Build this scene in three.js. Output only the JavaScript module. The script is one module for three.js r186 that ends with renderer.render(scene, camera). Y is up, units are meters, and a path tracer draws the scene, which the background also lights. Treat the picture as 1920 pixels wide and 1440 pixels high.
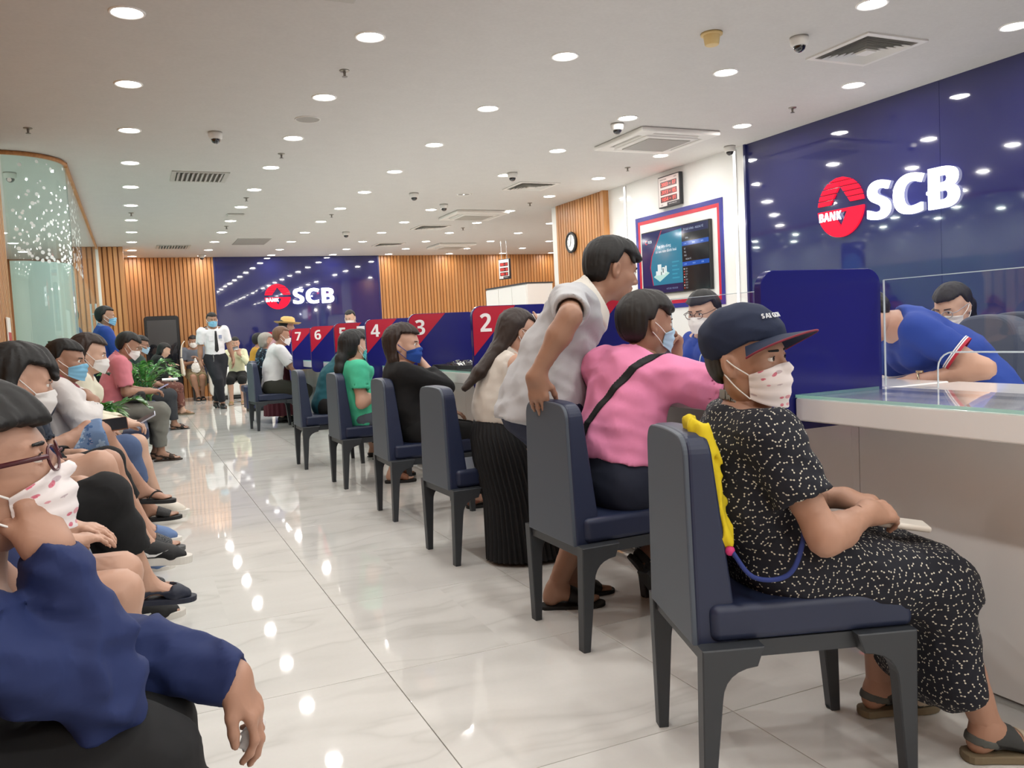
import * as THREE from 'three';
import { mergeGeometries, mergeVertices } from 'three/addons/utils/BufferGeometryUtils.js';
import { RoundedBoxGeometry } from 'three/addons/geometries/RoundedBoxGeometry.js';
import { ImprovedNoise } from 'three/addons/math/ImprovedNoise.js';
import { FontLoader } from 'three/addons/loaders/FontLoader.js';
import { RectAreaLightUniformsLib } from 'three/addons/lights/RectAreaLightUniformsLib.js';
import { TextGeometry } from 'three/addons/geometries/TextGeometry.js';

// ---------------------------------------------------------------- camera, exposure
// Plan: the hall runs along -z, its right wall lies at +x, the waiting bench along -x. Metres.
const scene = new THREE.Scene();
const camera = new THREE.PerspectiveCamera(49.317, 4 / 3, 0.05, 80);
{
  const yaw = 0.42151, pitch = 0.06504, roll = -0.04939;
  const fwd = new THREE.Vector3(Math.sin(yaw) * Math.cos(pitch), -Math.sin(pitch), -Math.cos(yaw) * Math.cos(pitch));
  const right = new THREE.Vector3(Math.cos(yaw), 0, Math.sin(yaw)), up = new THREE.Vector3().crossVectors(right, fwd);
  const r2 = right.clone().multiplyScalar(Math.cos(roll)).addScaledVector(up, Math.sin(roll));
  const u2 = up.clone().multiplyScalar(Math.cos(roll)).addScaledVector(right, -Math.sin(roll));
  camera.quaternion.setFromRotationMatrix(new THREE.Matrix4().makeBasis(r2, u2, fwd.clone().negate()));
  camera.position.set(0, 1.13, 0);
}
const renderer = new THREE.WebGLRenderer({ antialias: true });
renderer.toneMapping = THREE.LinearToneMapping;
renderer.toneMappingExposure = 1.0;
renderer.shadowMap.enabled = true;
RectAreaLightUniformsLib.init();
scene.background = new THREE.Color(0x050505);
const LAMP_NITS = 222, LAMP_GLOW = 22.0, LAMP_COLOR = new THREE.Color(1.0, 0.98, 0.945);

// ---------------------------------------------------------------- helpers
const CEIL = 3.02, ZBACK = -19.35, XR = 6.27;
let seed = 7;
const rnd = () => { seed = (seed + 0x6d2b79f5) | 0; let t = Math.imul(seed ^ (seed >>> 15), 1 | seed); t = (t + Math.imul(t ^ (t >>> 7), 61 | t)) ^ t; return ((t ^ (t >>> 14)) >>> 0) / 4294967296; };
const rr = (a, b) => a + (b - a) * rnd();
const N3 = new ImprovedNoise();
const fbm = (x, y, z, o = 4) => { let s = 0, a = 0.5; for (let i = 0; i < o; i++) { s += a * N3.noise(x, y, z); x *= 2.03; y *= 2.03; z *= 2.03; a *= 0.5; } return s; };
const used = new Map();
const numbered = (n) => { const k = used.get(n) || 0; used.set(n, k + 1); return k ? n + '_' + String(k).padStart(3, '0') : n; };
const hex = (h) => new THREE.Color(h);
function M(color, roughness = 0.6, extra = {}) {
  const { phys, ...rest } = extra;
  const cls = phys || rest.clearcoat || rest.transmission || rest.sheen || rest.attenuationColor ? THREE.MeshPhysicalMaterial : THREE.MeshStandardMaterial;
  return new cls({ color: typeof color === 'object' ? color : hex(color), roughness, ...rest });
}
function shade(o) { o.traverse((c) => { if (c.isMesh) { c.castShadow = true; c.receiveShadow = true; } }); return o; }
function tag(o, label, category, group, kind) {
  if (label) o.userData.label = label;
  if (category) o.userData.category = category;
  if (group) o.userData.group = group;
  if (kind) o.userData.kind = kind;
  return o;
}
function thing(name, label, category, pos = [0, 0, 0], turn = 0, group) {
  const g = new THREE.Group();
  g.name = numbered(name); g.position.set(...pos); g.rotation.y = turn;
  scene.add(g);
  return tag(g, label, category, group);
}
const merged = (gs) => {
  if (!Array.isArray(gs)) return gs;
  if (gs.length === 1) return gs[0];
  const list = gs.map((g) => { const n = g.index ? g.toNonIndexed() : g.clone(); for (const k of Object.keys(n.attributes)) if (!['position', 'normal', 'uv'].includes(k)) n.deleteAttribute(k); if (!n.attributes.uv) n.setAttribute('uv', new THREE.BufferAttribute(new Float32Array(n.attributes.position.count * 2), 2)); return n; });
  return mergeGeometries(list);
};
function part(name, gs, mat, parent, label) {
  const m = new THREE.Mesh(merged(gs), mat); m.name = name; m.castShadow = m.receiveShadow = true;
  if (label) m.userData.label = label;
  parent.add(m); return m;
}
function solo(name, gs, mat, label, category, group) {
  const m = new THREE.Mesh(merged(gs), mat); m.name = numbered(name); m.castShadow = m.receiveShadow = true;
  scene.add(m); return tag(m, label, category, group);
}
function struct(name, gs, mat) {
  const m = new THREE.Mesh(merged(gs), mat); m.name = numbered(name); m.castShadow = m.receiveShadow = true;
  scene.add(m); m.userData.kind = 'structure'; return m;
}
// box from its limits; uv in metres
function bx(x0, x1, y0, y1, z0, z1) {
  const g = new THREE.BoxGeometry(x1 - x0, y1 - y0, z1 - z0), w = x1 - x0, h = y1 - y0, d = z1 - z0, uv = g.attributes.uv;
  const S = [[d, h], [d, h], [w, d], [w, d], [w, h], [w, h]];
  for (let f = 0; f < 6; f++) for (let i = 0; i < 4; i++) { const k = f * 4 + i; uv.setXY(k, uv.getX(k) * S[f][0], uv.getY(k) * S[f][1]); }
  return g.translate((x0 + x1) / 2, (y0 + y1) / 2, (z0 + z1) / 2);
}
const rbx = (x0, x1, y0, y1, z0, z1, r = 0.01, seg = 2) => new RoundedBoxGeometry(x1 - x0, y1 - y0, z1 - z0, seg, r).translate((x0 + x1) / 2, (y0 + y1) / 2, (z0 + z1) / 2);
const cyl = (r0, r1, h, x, y, z, n = 20) => new THREE.CylinderGeometry(r1, r0, h, n).translate(x, y + h / 2, z);
function tube(pts, r, n = 24, k = 6) { return new THREE.TubeGeometry(new THREE.CatmullRomCurve3(pts.map((p) => new THREE.Vector3(...p))), n, r, k, false); }
const lathe = (pts, n = 24) => new THREE.LatheGeometry(pts.map((p) => new THREE.Vector2(...p)), n);
function canvasTex(w, h, draw, srgb = true) {
  const c = document.createElement('canvas'); c.width = w; c.height = h; draw(c.getContext('2d'), w, h);
  const t = new THREE.CanvasTexture(c); if (srgb) t.colorSpace = THREE.SRGBColorSpace; t.wrapS = t.wrapT = THREE.RepeatWrapping; return t;
}
function dataTex(w, h, fn, srgb = true) {
  const d = new Uint8Array(w * h * 4);
  for (let j = 0; j < h; j++) for (let i = 0; i < w; i++) { const c = fn(i / w, j / h), k = (j * w + i) * 4; d[k] = c[0]; d[k + 1] = c[1]; d[k + 2] = c[2]; d[k + 3] = 255; }
  const t = new THREE.DataTexture(d, w, h); if (srgb) t.colorSpace = THREE.SRGBColorSpace; t.wrapS = t.wrapT = THREE.RepeatWrapping; t.magFilter = THREE.LinearFilter; t.needsUpdate = true; return t;
}
const font = await new FontLoader().loadAsync('fonts/droid/droid_sans_bold.typeface.json');
const text = (s, size, depth = 0.004, bevel = 0) => { const g = new TextGeometry(s, { font, size, depth, curveSegments: 5, bevelEnabled: bevel > 0, bevelSize: bevel, bevelThickness: bevel * 0.5, bevelSegments: 1 }); g.computeBoundingBox(); return g; };
// ================================================================ THE ROOM
const clamp = (x, a, b) => Math.max(a, Math.min(b, x));
// ---- materials of the shell
const marbleTex = dataTex(1024, 1024, (u, v) => {
  // veins run across the hall; tileable enough, as each tile reads only a third of it
  const x = u * 2.4, y = v * 2.4;
  const warp = fbm(x * 1.1, y * 1.6, 3.1, 4) * 0.5;
  const n = fbm(x * 0.9 + warp, y * 5.5 + warp * 3, 7.7, 5);
  const vein = Math.pow(1 - Math.min(1, Math.abs(fbm(x * 0.7 + warp, y * 3.2 + warp * 2, 11.3, 4)) * 5.5), 4);
  const grain = (N3.noise(x * 90, y * 90, 1.5)) * 1.2;
  const k = n * 10 + grain;
  return [clamp(224 + k - vein * 12, 0, 255), clamp(222.5 + k - vein * 12, 0, 255), clamp(218 + k * 1.0 - vein * 12.5, 0, 255)];
});
const marble = M(0xffffff, 0.035, { map: marbleTex });
const grout = M(0x8d887f, 0.8);
const ceilTex = dataTex(256, 256, (u, v) => { const k = N3.noise(u * 40, v * 40, 2.2) * 3 + N3.noise(u * 6, v * 6, 4.2) * 2; return [204 + k, 202 + k, 198 + k]; });
const ceilingMat = M(0xffffff, 0.85, { map: ceilTex });
const woodTex = dataTex(256, 1024, (u, v) => {
  const g = fbm(u * 26, v * 2.2, 5.5, 4), f = N3.noise(u * 90, v * 6, 8.1), w = fbm(u * 5 + 3, v * 1.3, 1.1, 3);
  const k = g * 30 + f * 10 + w * 22; return [clamp(188 + k, 0, 255), clamp(134 + k * 0.9, 0, 255), clamp(82 + k * 0.7, 0, 255)];
});
const wood = [0, 1, 2].map((i) => { const t = woodTex.clone(); t.offset.set(i * 0.31, i * 0.17); t.needsUpdate = true; return M([0xffffff, 0xf2eae2, 0xfff6ea][i], 0.42, { map: t }); });
const woodBack = M(0x8a5526, 0.6);
const navyGloss = M(0x23265f, 0.05, { clearcoat: 1, clearcoatRoughness: 0.02 });
const whiteGloss = M(0xe9e9e6, 0.09, { clearcoat: 0.5, clearcoatRoughness: 0.05 });
const whiteWall = M(0xe6e4df, 0.7);
const whiteMatte = M(0xecebe8, 0.5);
const blackMat = M(0x17181a, 0.45), darkGrey = M(0x3a3c40, 0.5), steel = M(0xc7c9cb, 0.28, { metalness: 1 }), chrome = M(0xdcdfe2, 0.12, { metalness: 1 });

// ---- floor: a slab with 0.8 m polished tiles laid on it where the hall shows them
const floor = struct('floor', bx(-3.8, 10.6, -0.2, -0.012, ZBACK - 0.2, 5.4), grout);
{
  const T = 0.8, gap = 0.0026, variants = [];
  for (let v = 0; v < 8; v++) {
    const g = new RoundedBoxGeometry(T - gap, 0.0118, T - gap, 1, 0.0012), uv = g.attributes.uv, p = g.attributes.position, ou = rnd(), ov = rnd();
    for (let i = 0; i < p.count; i++) uv.setXY(i, (p.getX(i) / 2.4 + ou), (p.getZ(i) / 2.4 + ov));
    variants.push(g.translate(0, -0.006, 0));
  }
  const rest = [];
  for (let i = -5; i <= 12; i++) for (let j = 8; j >= -25; j--) {
    const cx = 0.699 - T / 2 + i * T, cz = -1.9 - T / 2 + j * T;
    const g = variants[Math.floor(rnd() * 8)];
    if (cx > -1.2 && cx < 2.4 && cz > -19.4 && cz < 0) { const m = part('floor_tile', g, marble, floor); m.position.set(cx, 0, cz); }
    else if (cx > -3.8 && cx < 10.5 && cz > -19.4 && cz < 5.2) rest.push(g.clone().translate(cx, 0, cz));
  }
  part('floor_tile_field', rest, marble, floor).userData.kind = 'stuff';
}
// ---- ceiling and outer walls
// the ceiling is open where ducts end in a vent; [x, z, half width, half depth]
const VENTS = [[4.96, -4.54, 0.25, 0.25], [4.96, -10.13, 0.25, 0.25], [4.97, -14.3, 0.25, 0.25], [4.97, -17.0, 0.25, 0.25], [0.81, -10.12, 0.255, 0.255], [0.82, -17.3, 0.255, 0.255], [0.97, -4.46, 0.255, 0.255], [5.06, -7.36, 0.42, 0.42], [5.15, -12.68, 0.4, 0.4], [6.43, -17.2, 0.38, 0.38]];
{
  const s = new THREE.Shape([[-3.8, -5.4], [10.6, -5.4], [10.6, -ZBACK + 0.2], [-3.8, -ZBACK + 0.2]].map((p) => new THREE.Vector2(...p)));
  for (const [x, z, a, b] of VENTS) s.holes.push(new THREE.Path([[x - a, -z - b], [x - a, -z + b], [x + a, -z + b], [x + a, -z - b]].map((p) => new THREE.Vector2(...p))));
  const c = struct('ceiling', new THREE.ExtrudeGeometry(s, { depth: 0.2, bevelEnabled: false }).rotateX(-Math.PI / 2).translate(0, CEIL, 0), ceilingMat);
  part('duct_cover', bx(-3.8, 10.6, CEIL + 0.2, CEIL + 0.24, ZBACK - 0.2, 5.4), M(0xb0aea9, 0.7), c);
}
struct('wall_front', bx(-3.8, 10.6, -0.2, CEIL + 0.1, 5.2, 5.4), whiteWall);
struct('wall_back', bx(-3.8, 10.6, -0.2, CEIL + 0.1, ZBACK - 0.2, ZBACK - 0.03), woodBack);
struct('wall_right', [bx(XR + 0.02, XR + 0.2, -0.2, CEIL + 0.1, -11.8, 5.4), bx(XR - 0.06, 10.6, -0.2, CEIL + 0.1, -11.98, -11.8)], whiteWall);
struct('wall_far_right', bx(10.4, 10.6, -0.2, CEIL + 0.1, ZBACK - 0.2, -11.8), woodBack);
struct('wall_left', bx(-1.25, -1.02, -0.2, CEIL + 0.1, -8.8, 5.4), woodBack);
struct('wall_office', [bx(-3.8, -3.6, -0.2, CEIL + 0.1, ZBACK - 0.2, -8.6), bx(-3.7, -1.2, -0.2, CEIL + 0.1, -8.8, -8.6)], whiteWall);

// ---- timber slats, each a piece of its wall
function slatRun(parent, along, a0, a1, fixed, face, pitch = 0.08, y0 = 0.0, y1 = CEIL) {
  // along: 'x' or 'z'; fixed: plane they stand on; face: +1/-1 side they project to
  const w = 0.062, d = 0.03, n = Math.max(1, Math.round((a1 - a0) / pitch)), q = (a1 - a0) / n, h = y1 - y0;
  const g = along === 'x' ? new THREE.BoxGeometry(w, h, d) : new THREE.BoxGeometry(d, h, w);
  for (let i = 0; i < n; i++) {
    const m = part('slat', g, wood[i % 3], parent), c = a0 + (i + 0.5) * q;
    if (along === 'x') m.position.set(c, (y0 + y1) / 2, fixed + face * d / 2); else m.position.set(fixed + face * d / 2, (y0 + y1) / 2, c);
  }
}
{
  const pb = scene.getObjectByName('wall_back');
  slatRun(pb, 'x', -0.06, 1.735, ZBACK - 0.03, 1);
  slatRun(pb, 'x', 5.36, 10.4, ZBACK - 0.03, 1);
  // timber pier beside the office glass
  const pier = struct('wall_pier', bx(-0.5, -0.09, -0.05, CEIL, ZBACK, -17.25), woodBack);
  slatRun(pier, 'x', -0.5, -0.06, -17.25, 1, 0.088);
  slatRun(pier, 'z', ZBACK + 0.02, -17.22, -0.09, 1);
  // left wall along the bench
  const wl = scene.getObjectByName('wall_left');
  slatRun(wl, 'z', -8.84, 5.1, -1.02, 1, 0.088);
  slatRun(wl, 'x', -1.25, -0.99, -8.8, -1, 0.085);
  // clock pier on the right
  const wc = struct('wall_clock', bx(XR - 0.06, XR + 0.1, -0.05, CEIL, -11.79, -10.36), woodBack);
  slatRun(wc, 'z', -11.79, -10.36, XR - 0.06, -1, 0.078);
  const end = struct('trim_1', bx(XR - 0.11, XR + 0.12, 0, CEIL, -10.36, -10.30), wood[0]);
  const wr = scene.getObjectByName('wall_right');
  slatRun(wr, 'x', XR + 0.2, 10.4, -11.98, -1);
}
// ---- blue glass claddings: sheets with fine joints
{
  const w = struct('wall_cladding_back', bx(1.735, 5.36, 0, CEIL, ZBACK - 0.03, ZBACK - 0.015), navyGloss);
  for (const [a, b] of [[1.735, 3.298], [3.302, 4.028], [4.032, 5.36]]) part('glass_panel', bx(a, b, 0.0, CEIL, ZBACK - 0.015, ZBACK + 0.002), navyGloss, w);
  part('edge_trim', [bx(1.70, 1.735, 0, CEIL, ZBACK - 0.03, ZBACK + 0.012), bx(5.36, 5.395, 0, CEIL, ZBACK - 0.03, ZBACK + 0.012)], M(0x24285f, 0.3), w);
  const r = struct('wall_cladding_right', bx(XR - 0.005, XR + 0.02, 0, CEIL, -7.37, 5.2), navyGloss);
  for (let z = -7.37; z < 5.1; z += 2.4) part('glass_panel', bx(XR - 0.02, XR - 0.005, 0, CEIL, z + 0.0015, Math.min(5.2, z + 2.4) - 0.0015), navyGloss, r);
  part('edge_trim', bx(XR - 0.045, XR + 0.02, 0, CEIL, -7.40, -7.37), M(0x23275e, 0.3), r);
  const t = struct('wall_panel', [bx(XR - 0.02, XR + 0.02, 0, CEIL, -10.3, -7.40)], whiteGloss);
  // light slots either side of the white screen wall
  for (const z of [-9.86, -7.57]) {
    const L = thing('wall_light_strip', z < -9 ? 'vertical white light strip between white wall and timber clock wall' : 'vertical white light strip at the blue wall side of the white wall', 'light', [XR - 0.02, 0, z]);
    part('diffuser', bx(-0.008, 0, 0.2, 2.99, -0.022, 0.022), new THREE.MeshStandardMaterial({ color: 0xffffff, emissive: 0xffffff, emissiveIntensity: 2.2 }), L);
    part('channel', [bx(-0.012, 0, 0.18, 3.0, -0.03, -0.022), bx(-0.012, 0, 0.18, 3.0, 0.022, 0.03)], M(0xd8d8d6, 0.4), L);
    for (const y of [0.9, 2.2]) { const p = new THREE.PointLight(0xfff6ec, 0.35); p.position.set(-0.06, y, 0); p.castShadow = true; L.add(p); }
  }
}
// ---- downlights
const glow = new THREE.MeshStandardMaterial({ color: 0xffffff, emissive: LAMP_COLOR, emissiveIntensity: LAMP_GLOW, roughness: 0.6 });
const ringMat = M(0xf3f2ee, 0.45);
const ringGeo = lathe([[0.078, 0.004], [0.082, -0.006], [0.092, -0.009], [0.098, -0.005], [0.099, 0.002]], 28).translate(0, CEIL, 0);
const diskGeo = lathe([[0.0001, -0.006], [0.05, -0.005], [0.078, -0.003], [0.08, 0.02], [0.0001, 0.02]], 24).translate(0, CEIL, 0);
function downlight(x, z, k = 1, label = 'round white LED downlight set in the ceiling', group = 'ceiling downlights in rows') {
  const L = thing('downlight', label, 'ceiling light', [x, 0, z], 0, group);
  part('ring', ringGeo, ringMat, L); part('diffuser', diskGeo, glow, L);
  const s = new THREE.RectAreaLight(LAMP_COLOR, LAMP_NITS * k, 0.11, 0.11);
  s.position.set(0, CEIL - 0.011, 0); s.rotation.x = -Math.PI / 2; s.castShadow = true; L.add(s);
}
{
  const xs = [0.1, 1.5, 2.893, 4.29, 5.61], zs = []; for (let z = -1.07; z > -18.2; z -= 1.4) zs.push(z);
  for (const z of [4.53, 3.13, 1.73, 0.33, ...zs]) for (const x of xs) { if (Math.abs(x - 4.29) < 0.1 && z < -11 && z > -13.2 && 0) continue; downlight(x, z); }
  for (const x of [7.05, 8.45, 9.85]) for (const z of zs) if (z < -12.2) downlight(x, z);
  for (const x of [0.1, 1.45, 2.893, 4.25, 5.55, 7.05, 8.45, 9.8]) downlight(x, -19.02, 0.55, 'round LED downlight close to the back wall washing it', 'downlights along the back wall');
  for (const x of [-1.75, -3.0]) for (let z = -9.6; z > -18.5; z -= 1.4) downlight(x, z, 1, 'round LED downlight inside the glazed office', 'downlights of the glazed office');
}
// ================================================================ SIGNS
const signWhite = new THREE.MeshStandardMaterial({ color: 0xffffff, emissive: 0xf4f6ff, emissiveIntensity: 2.6 });
const signRed = new THREE.MeshStandardMaterial({ color: 0xe01030, emissive: 0xe4072c, emissiveIntensity: 0.85 });
const signSide = M(0xd8dbe4, 0.4);
function poly(pts, depth) { const s = new THREE.Shape(pts.map((p) => new THREE.Vector2(...p))); return new THREE.ExtrudeGeometry(s, { depth, bevelEnabled: false, curveSegments: 6 }); }
function arcPts(R, a0, a1, n) { const o = []; for (let i = 0; i <= n; i++) { const a = a0 + (a1 - a0) * i / n; o.push([R * Math.cos(a), R * Math.sin(a)]); } return o; }
function bankSign(label, pos, turn) {
  const S = thing('bank_sign', label, 'sign', pos, turn);
  const R = 0.283, D = 0.02, stripe = [];
  // upper half: stripes cut by a rising arrow
  const ys = [[0.885, 0.99], [0.70, 0.85], [0.51, 0.66], [0.32, 0.47], [0.13, 0.28]];
  for (const [a, b] of ys) {
    const y0 = a * R, y1 = b * R, c0 = Math.sqrt(R * R - y0 * y0), c1 = Math.sqrt(Math.max(0, R * R - y1 * y1));
    const hw = (y) => clamp((0.72 * R - y) / (0.62 * R), 0, 1) * 0.46 * R, h0 = hw(y0), h1 = hw(y1);
    if (h0 < 0.001) stripe.push(poly([[-c0, y0], [c0, y0], [c1, y1], [-c1, y1]], D));
    else { stripe.push(poly([[-c0, y0], [-h0, y0], [-h1, y1], [-c1, y1]], D)); stripe.push(poly([[h0, y0], [c0, y0], [c1, y1], [h1, y1]], D)); }
  }
  part('striped_half', stripe, signRed, S);
  // lower half disc with a falling arrow, open to the left where the word stands
  const a0 = -0.06, th = Math.asin(a0), ap = [[0.30, -0.16], [0.02, -0.66], [-0.36, -0.16]].map(([x, y]) => [x * R, y * R]);
  const sh = new THREE.Shape(arcPts(R, Math.PI - th, 2 * Math.PI + th, 40).map((p) => new THREE.Vector2(...p)));
  sh.holes.push(new THREE.Path(ap.map((p) => new THREE.Vector2(...p))));
  part('lower_half', new THREE.ExtrudeGeometry(sh, { depth: D, bevelEnabled: false }), signRed, S);
  const bw = text('BANK', 0.082, 0.006); { const b = bw.boundingBox; bw.scale(0.36 * 1 / (b.max.x * 1.25), 1, 1).translate(-0.27, -0.115, D); }
  part('small_word', bw, signWhite, S);
  const scb = text('SCB', 0.5, 0.03, 0.008); scb.computeBoundingBox();
  { const b = scb.boundingBox; scb.translate(-b.min.x, -b.min.y, 0).scale(0.93 / (b.max.x - b.min.x), 0.35 / (b.max.y - b.min.y), 1).translate(0.335, -0.18, 0.004); }
  part('letters', scb, signWhite, S);
  const p = new THREE.PointLight(0xdfe4ff, 0.10); p.position.set(0.8, 0, 0.2); p.castShadow = true; S.add(p);
}
bankSign('large illuminated SCB letters with red arrow emblem on the blue wall behind the staff', [XR - 0.02, 2.14, -6.05], -Math.PI / 2);
bankSign('illuminated SCB letters with red arrow emblem on the blue back wall', [3.02, 2.125, ZBACK + 0.002], 0);

// ================================================================ CEILING FITTINGS
const louverMat = M(0xd6d4ce, 0.5, { side: THREE.DoubleSide });
const acWhite = M(0xdedcd6, 0.5), grilleGrey = M(0xb9b7b0, 0.5);
function cassette(label, x, z, s, turn = 0) {
  const A = thing('air_conditioner', label, 'air conditioner', [x, CEIL, z], turn), h = s / 2;
  const frame = new THREE.Shape([[-h, -h], [h, -h], [h, h], [-h, h]].map((p) => new THREE.Vector2(...p)));
  for (let k = 0; k < 4; k++) { const c = Math.cos(k * Math.PI / 2), q = Math.sin(k * Math.PI / 2); frame.holes.push(new THREE.Path([[-h * 0.62, h * 0.73], [h * 0.62, h * 0.73], [h * 0.62, h * 0.88], [-h * 0.62, h * 0.88]].map(([a, b]) => new THREE.Vector2(a * c - b * q, a * q + b * c)))); }
  const geos = [new THREE.ExtrudeGeometry(frame, { depth: 0.022, bevelEnabled: true, bevelSize: 0.012, bevelThickness: 0.012, bevelSegments: 2 }).rotateX(Math.PI / 2).translate(0, -0.0125, 0)];
  part('panel', geos, acWhite, A);
  const q = h * 0.56; const bev = rbx(-q - 0.06, q + 0.06, -0.062, -0.03, -q - 0.06, q + 0.06, 0.03, 3);
  part('centre_panel', bev, acWhite, A);
  const fins = [];  for (let i = -12; i <= 12; i++) { fins.push(bx(-q, q, -0.07, -0.062, i * q / 12.5 - 0.006, i * q / 12.5 + 0.006)); fins.push(bx(i * q / 12.5 - 0.004, i * q / 12.5 + 0.004, -0.068, -0.062, -q, q)); }
  part('intake_grille', fins, grilleGrey, A);
  for (let k = 0; k < 4; k++) {
    const v = part('louver', new THREE.BoxGeometry(h * 1.2, 0.005, 0.022).rotateX(0.6).translate(0, -0.03, h * 0.80), acWhite, A); v.rotation.y = k * Math.PI / 2;
  }
}
cassette('white ceiling cassette air conditioner above the near teller area', 5.06, -7.36, 0.90);
cassette('white ceiling cassette air conditioner in front of the clock wall', 5.15, -12.68, 0.86);
cassette('white ceiling cassette air conditioner near the far back corner', 6.43, -17.2, 0.82);
function squareVent(label, x, z, s = 0.58) {
  const A = thing('ceiling_vent', label, 'vent', [x, CEIL, z]), g = [];
  const ring = (r, w, y0, y1) => { g.push(bx(-r, r, y0, y1, -r, -r + w), bx(-r, r, y0, y1, r - w, r), bx(-r, -r + w, y0, y1, -r + w, r - w), bx(r - w, r, y0, y1, -r + w, r - w)); };
  ring(s / 2, 0.045, -0.012, 0); part('frame', g.splice(0), acWhite, A);
  for (let k = 1; k <= 5; k++) { const r = s / 2 - 0.045 - k * 0.036; const c = new THREE.CylinderGeometry((r - 0.022) * Math.SQRT2, (r + 0.008) * Math.SQRT2, 0.024, 4, 1, true).rotateY(Math.PI / 4).translate(0, -0.014, 0); part('louver', c, louverMat, A); }
  part('core', bx(-0.05, 0.05, -0.03, -0.004, -0.05, 0.05), acWhite, A);
}
squareVent('square four-way ceiling vent over the illuminated sign', 4.96, -4.54);
squareVent('square four-way ceiling vent before the clock wall', 4.96, -10.13);
squareVent('square four-way ceiling vent beyond the clock wall', 4.97, -14.3);
squareVent('square four-way ceiling vent nearest the timber back wall', 4.97, -17.0);
function barVent(label, x, z, w = 0.6, d = 0.6) {
  const A = thing('ceiling_grille', label, 'vent', [x, CEIL, z]);
  part('frame', [bx(-w / 2, w / 2, -0.01, 0, -d / 2, -d / 2 + 0.05), bx(-w / 2, w / 2, -0.01, 0, d / 2 - 0.05, d / 2), bx(-w / 2, -w / 2 + 0.05, -0.01, 0, -d / 2 + 0.05, d / 2 - 0.05), bx(w / 2 - 0.05, w / 2, -0.01, 0, -d / 2 + 0.05, d / 2 - 0.05)], grilleGrey, A);
  for (let i = 0; i < 10; i++) { const b = part('blade', new THREE.BoxGeometry(0.034, 0.004, d - 0.1), grilleGrey, A); b.position.set(-w / 2 + 0.075 + i * (w - 0.15) / 9, -0.012, 0); b.rotation.z = 0.6; }
}
barVent('grey bladed ceiling grille between downlight rows near the glass office', 0.81, -10.12);
barVent('grey bladed ceiling grille close to the timber back wall', 0.82, -17.3);
barVent('grey bladed ceiling grille over the waiting bench', 0.97, -4.46);
{
  const A = thing('ceiling_hatch', 'plain grey hatch in the ceiling before the blue back wall', 'ceiling panel', [2.155, CEIL, -16.43]);
  part('leaf', rbx(-0.295, 0.295, -0.01, 0.002, -0.51, 0.51, 0.003, 1), M(0x9b9993, 0.7), A); part('rim', [bx(-0.305, 0.305, -0.006, 0, 0.51, 0.52), bx(-0.305, 0.305, -0.006, 0, -0.52, -0.51)], acWhite, A);
  const B = thing('access_point', 'small flat white box on the ceiling between downlights', 'network device', [1.5, CEIL, -13.0]);
  part('casing', rbx(-0.12, 0.12, -0.03, 0, -0.10, 0.10, 0.014, 3), M(0xc9c7c0, 0.5), B);
}
const domeWhite = M(0xd9d7d1, 0.45), domeLens = M(0x0b0c0f, 0.06, { clearcoat: 1 });
for (const [x, z, l] of [[4.28, -4.48, 'by the square vent over the sign'], [4.31, -6.89, 'at the corner of the near air conditioner'], [6.12, -7.49, 'where white wall meets blue wall'], [0.8, -8.0, 'above the waiting bench'], [3.57, -10.87, 'between middle downlight rows'], [4.31, -11.75, 'at the air conditioner before the clock wall'], [4.32, -9.32, 'beside the vent before the clock wall'], [3.61, -15.0, 'deep in the hall over counters'], [1.44, -18.9, 'over the guard at the back wall'], [-1.05, -10.2, 'inside the glazed office']]) {
  const A = thing('dome_camera', 'white dome security camera ' + l, 'camera', [x, CEIL, z]);
  part('housing', lathe([[0.001, 0], [0.062, 0], [0.064, -0.02], [0.056, -0.055], [0.044, -0.062], [0.001, -0.062]], 20), domeWhite, A);
  part('lens_dome', new THREE.SphereGeometry(0.042, 16, 8, 0, Math.PI * 2, Math.PI / 2, Math.PI / 2).translate(0, -0.06, 0), domeLens, A);
}
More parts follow.
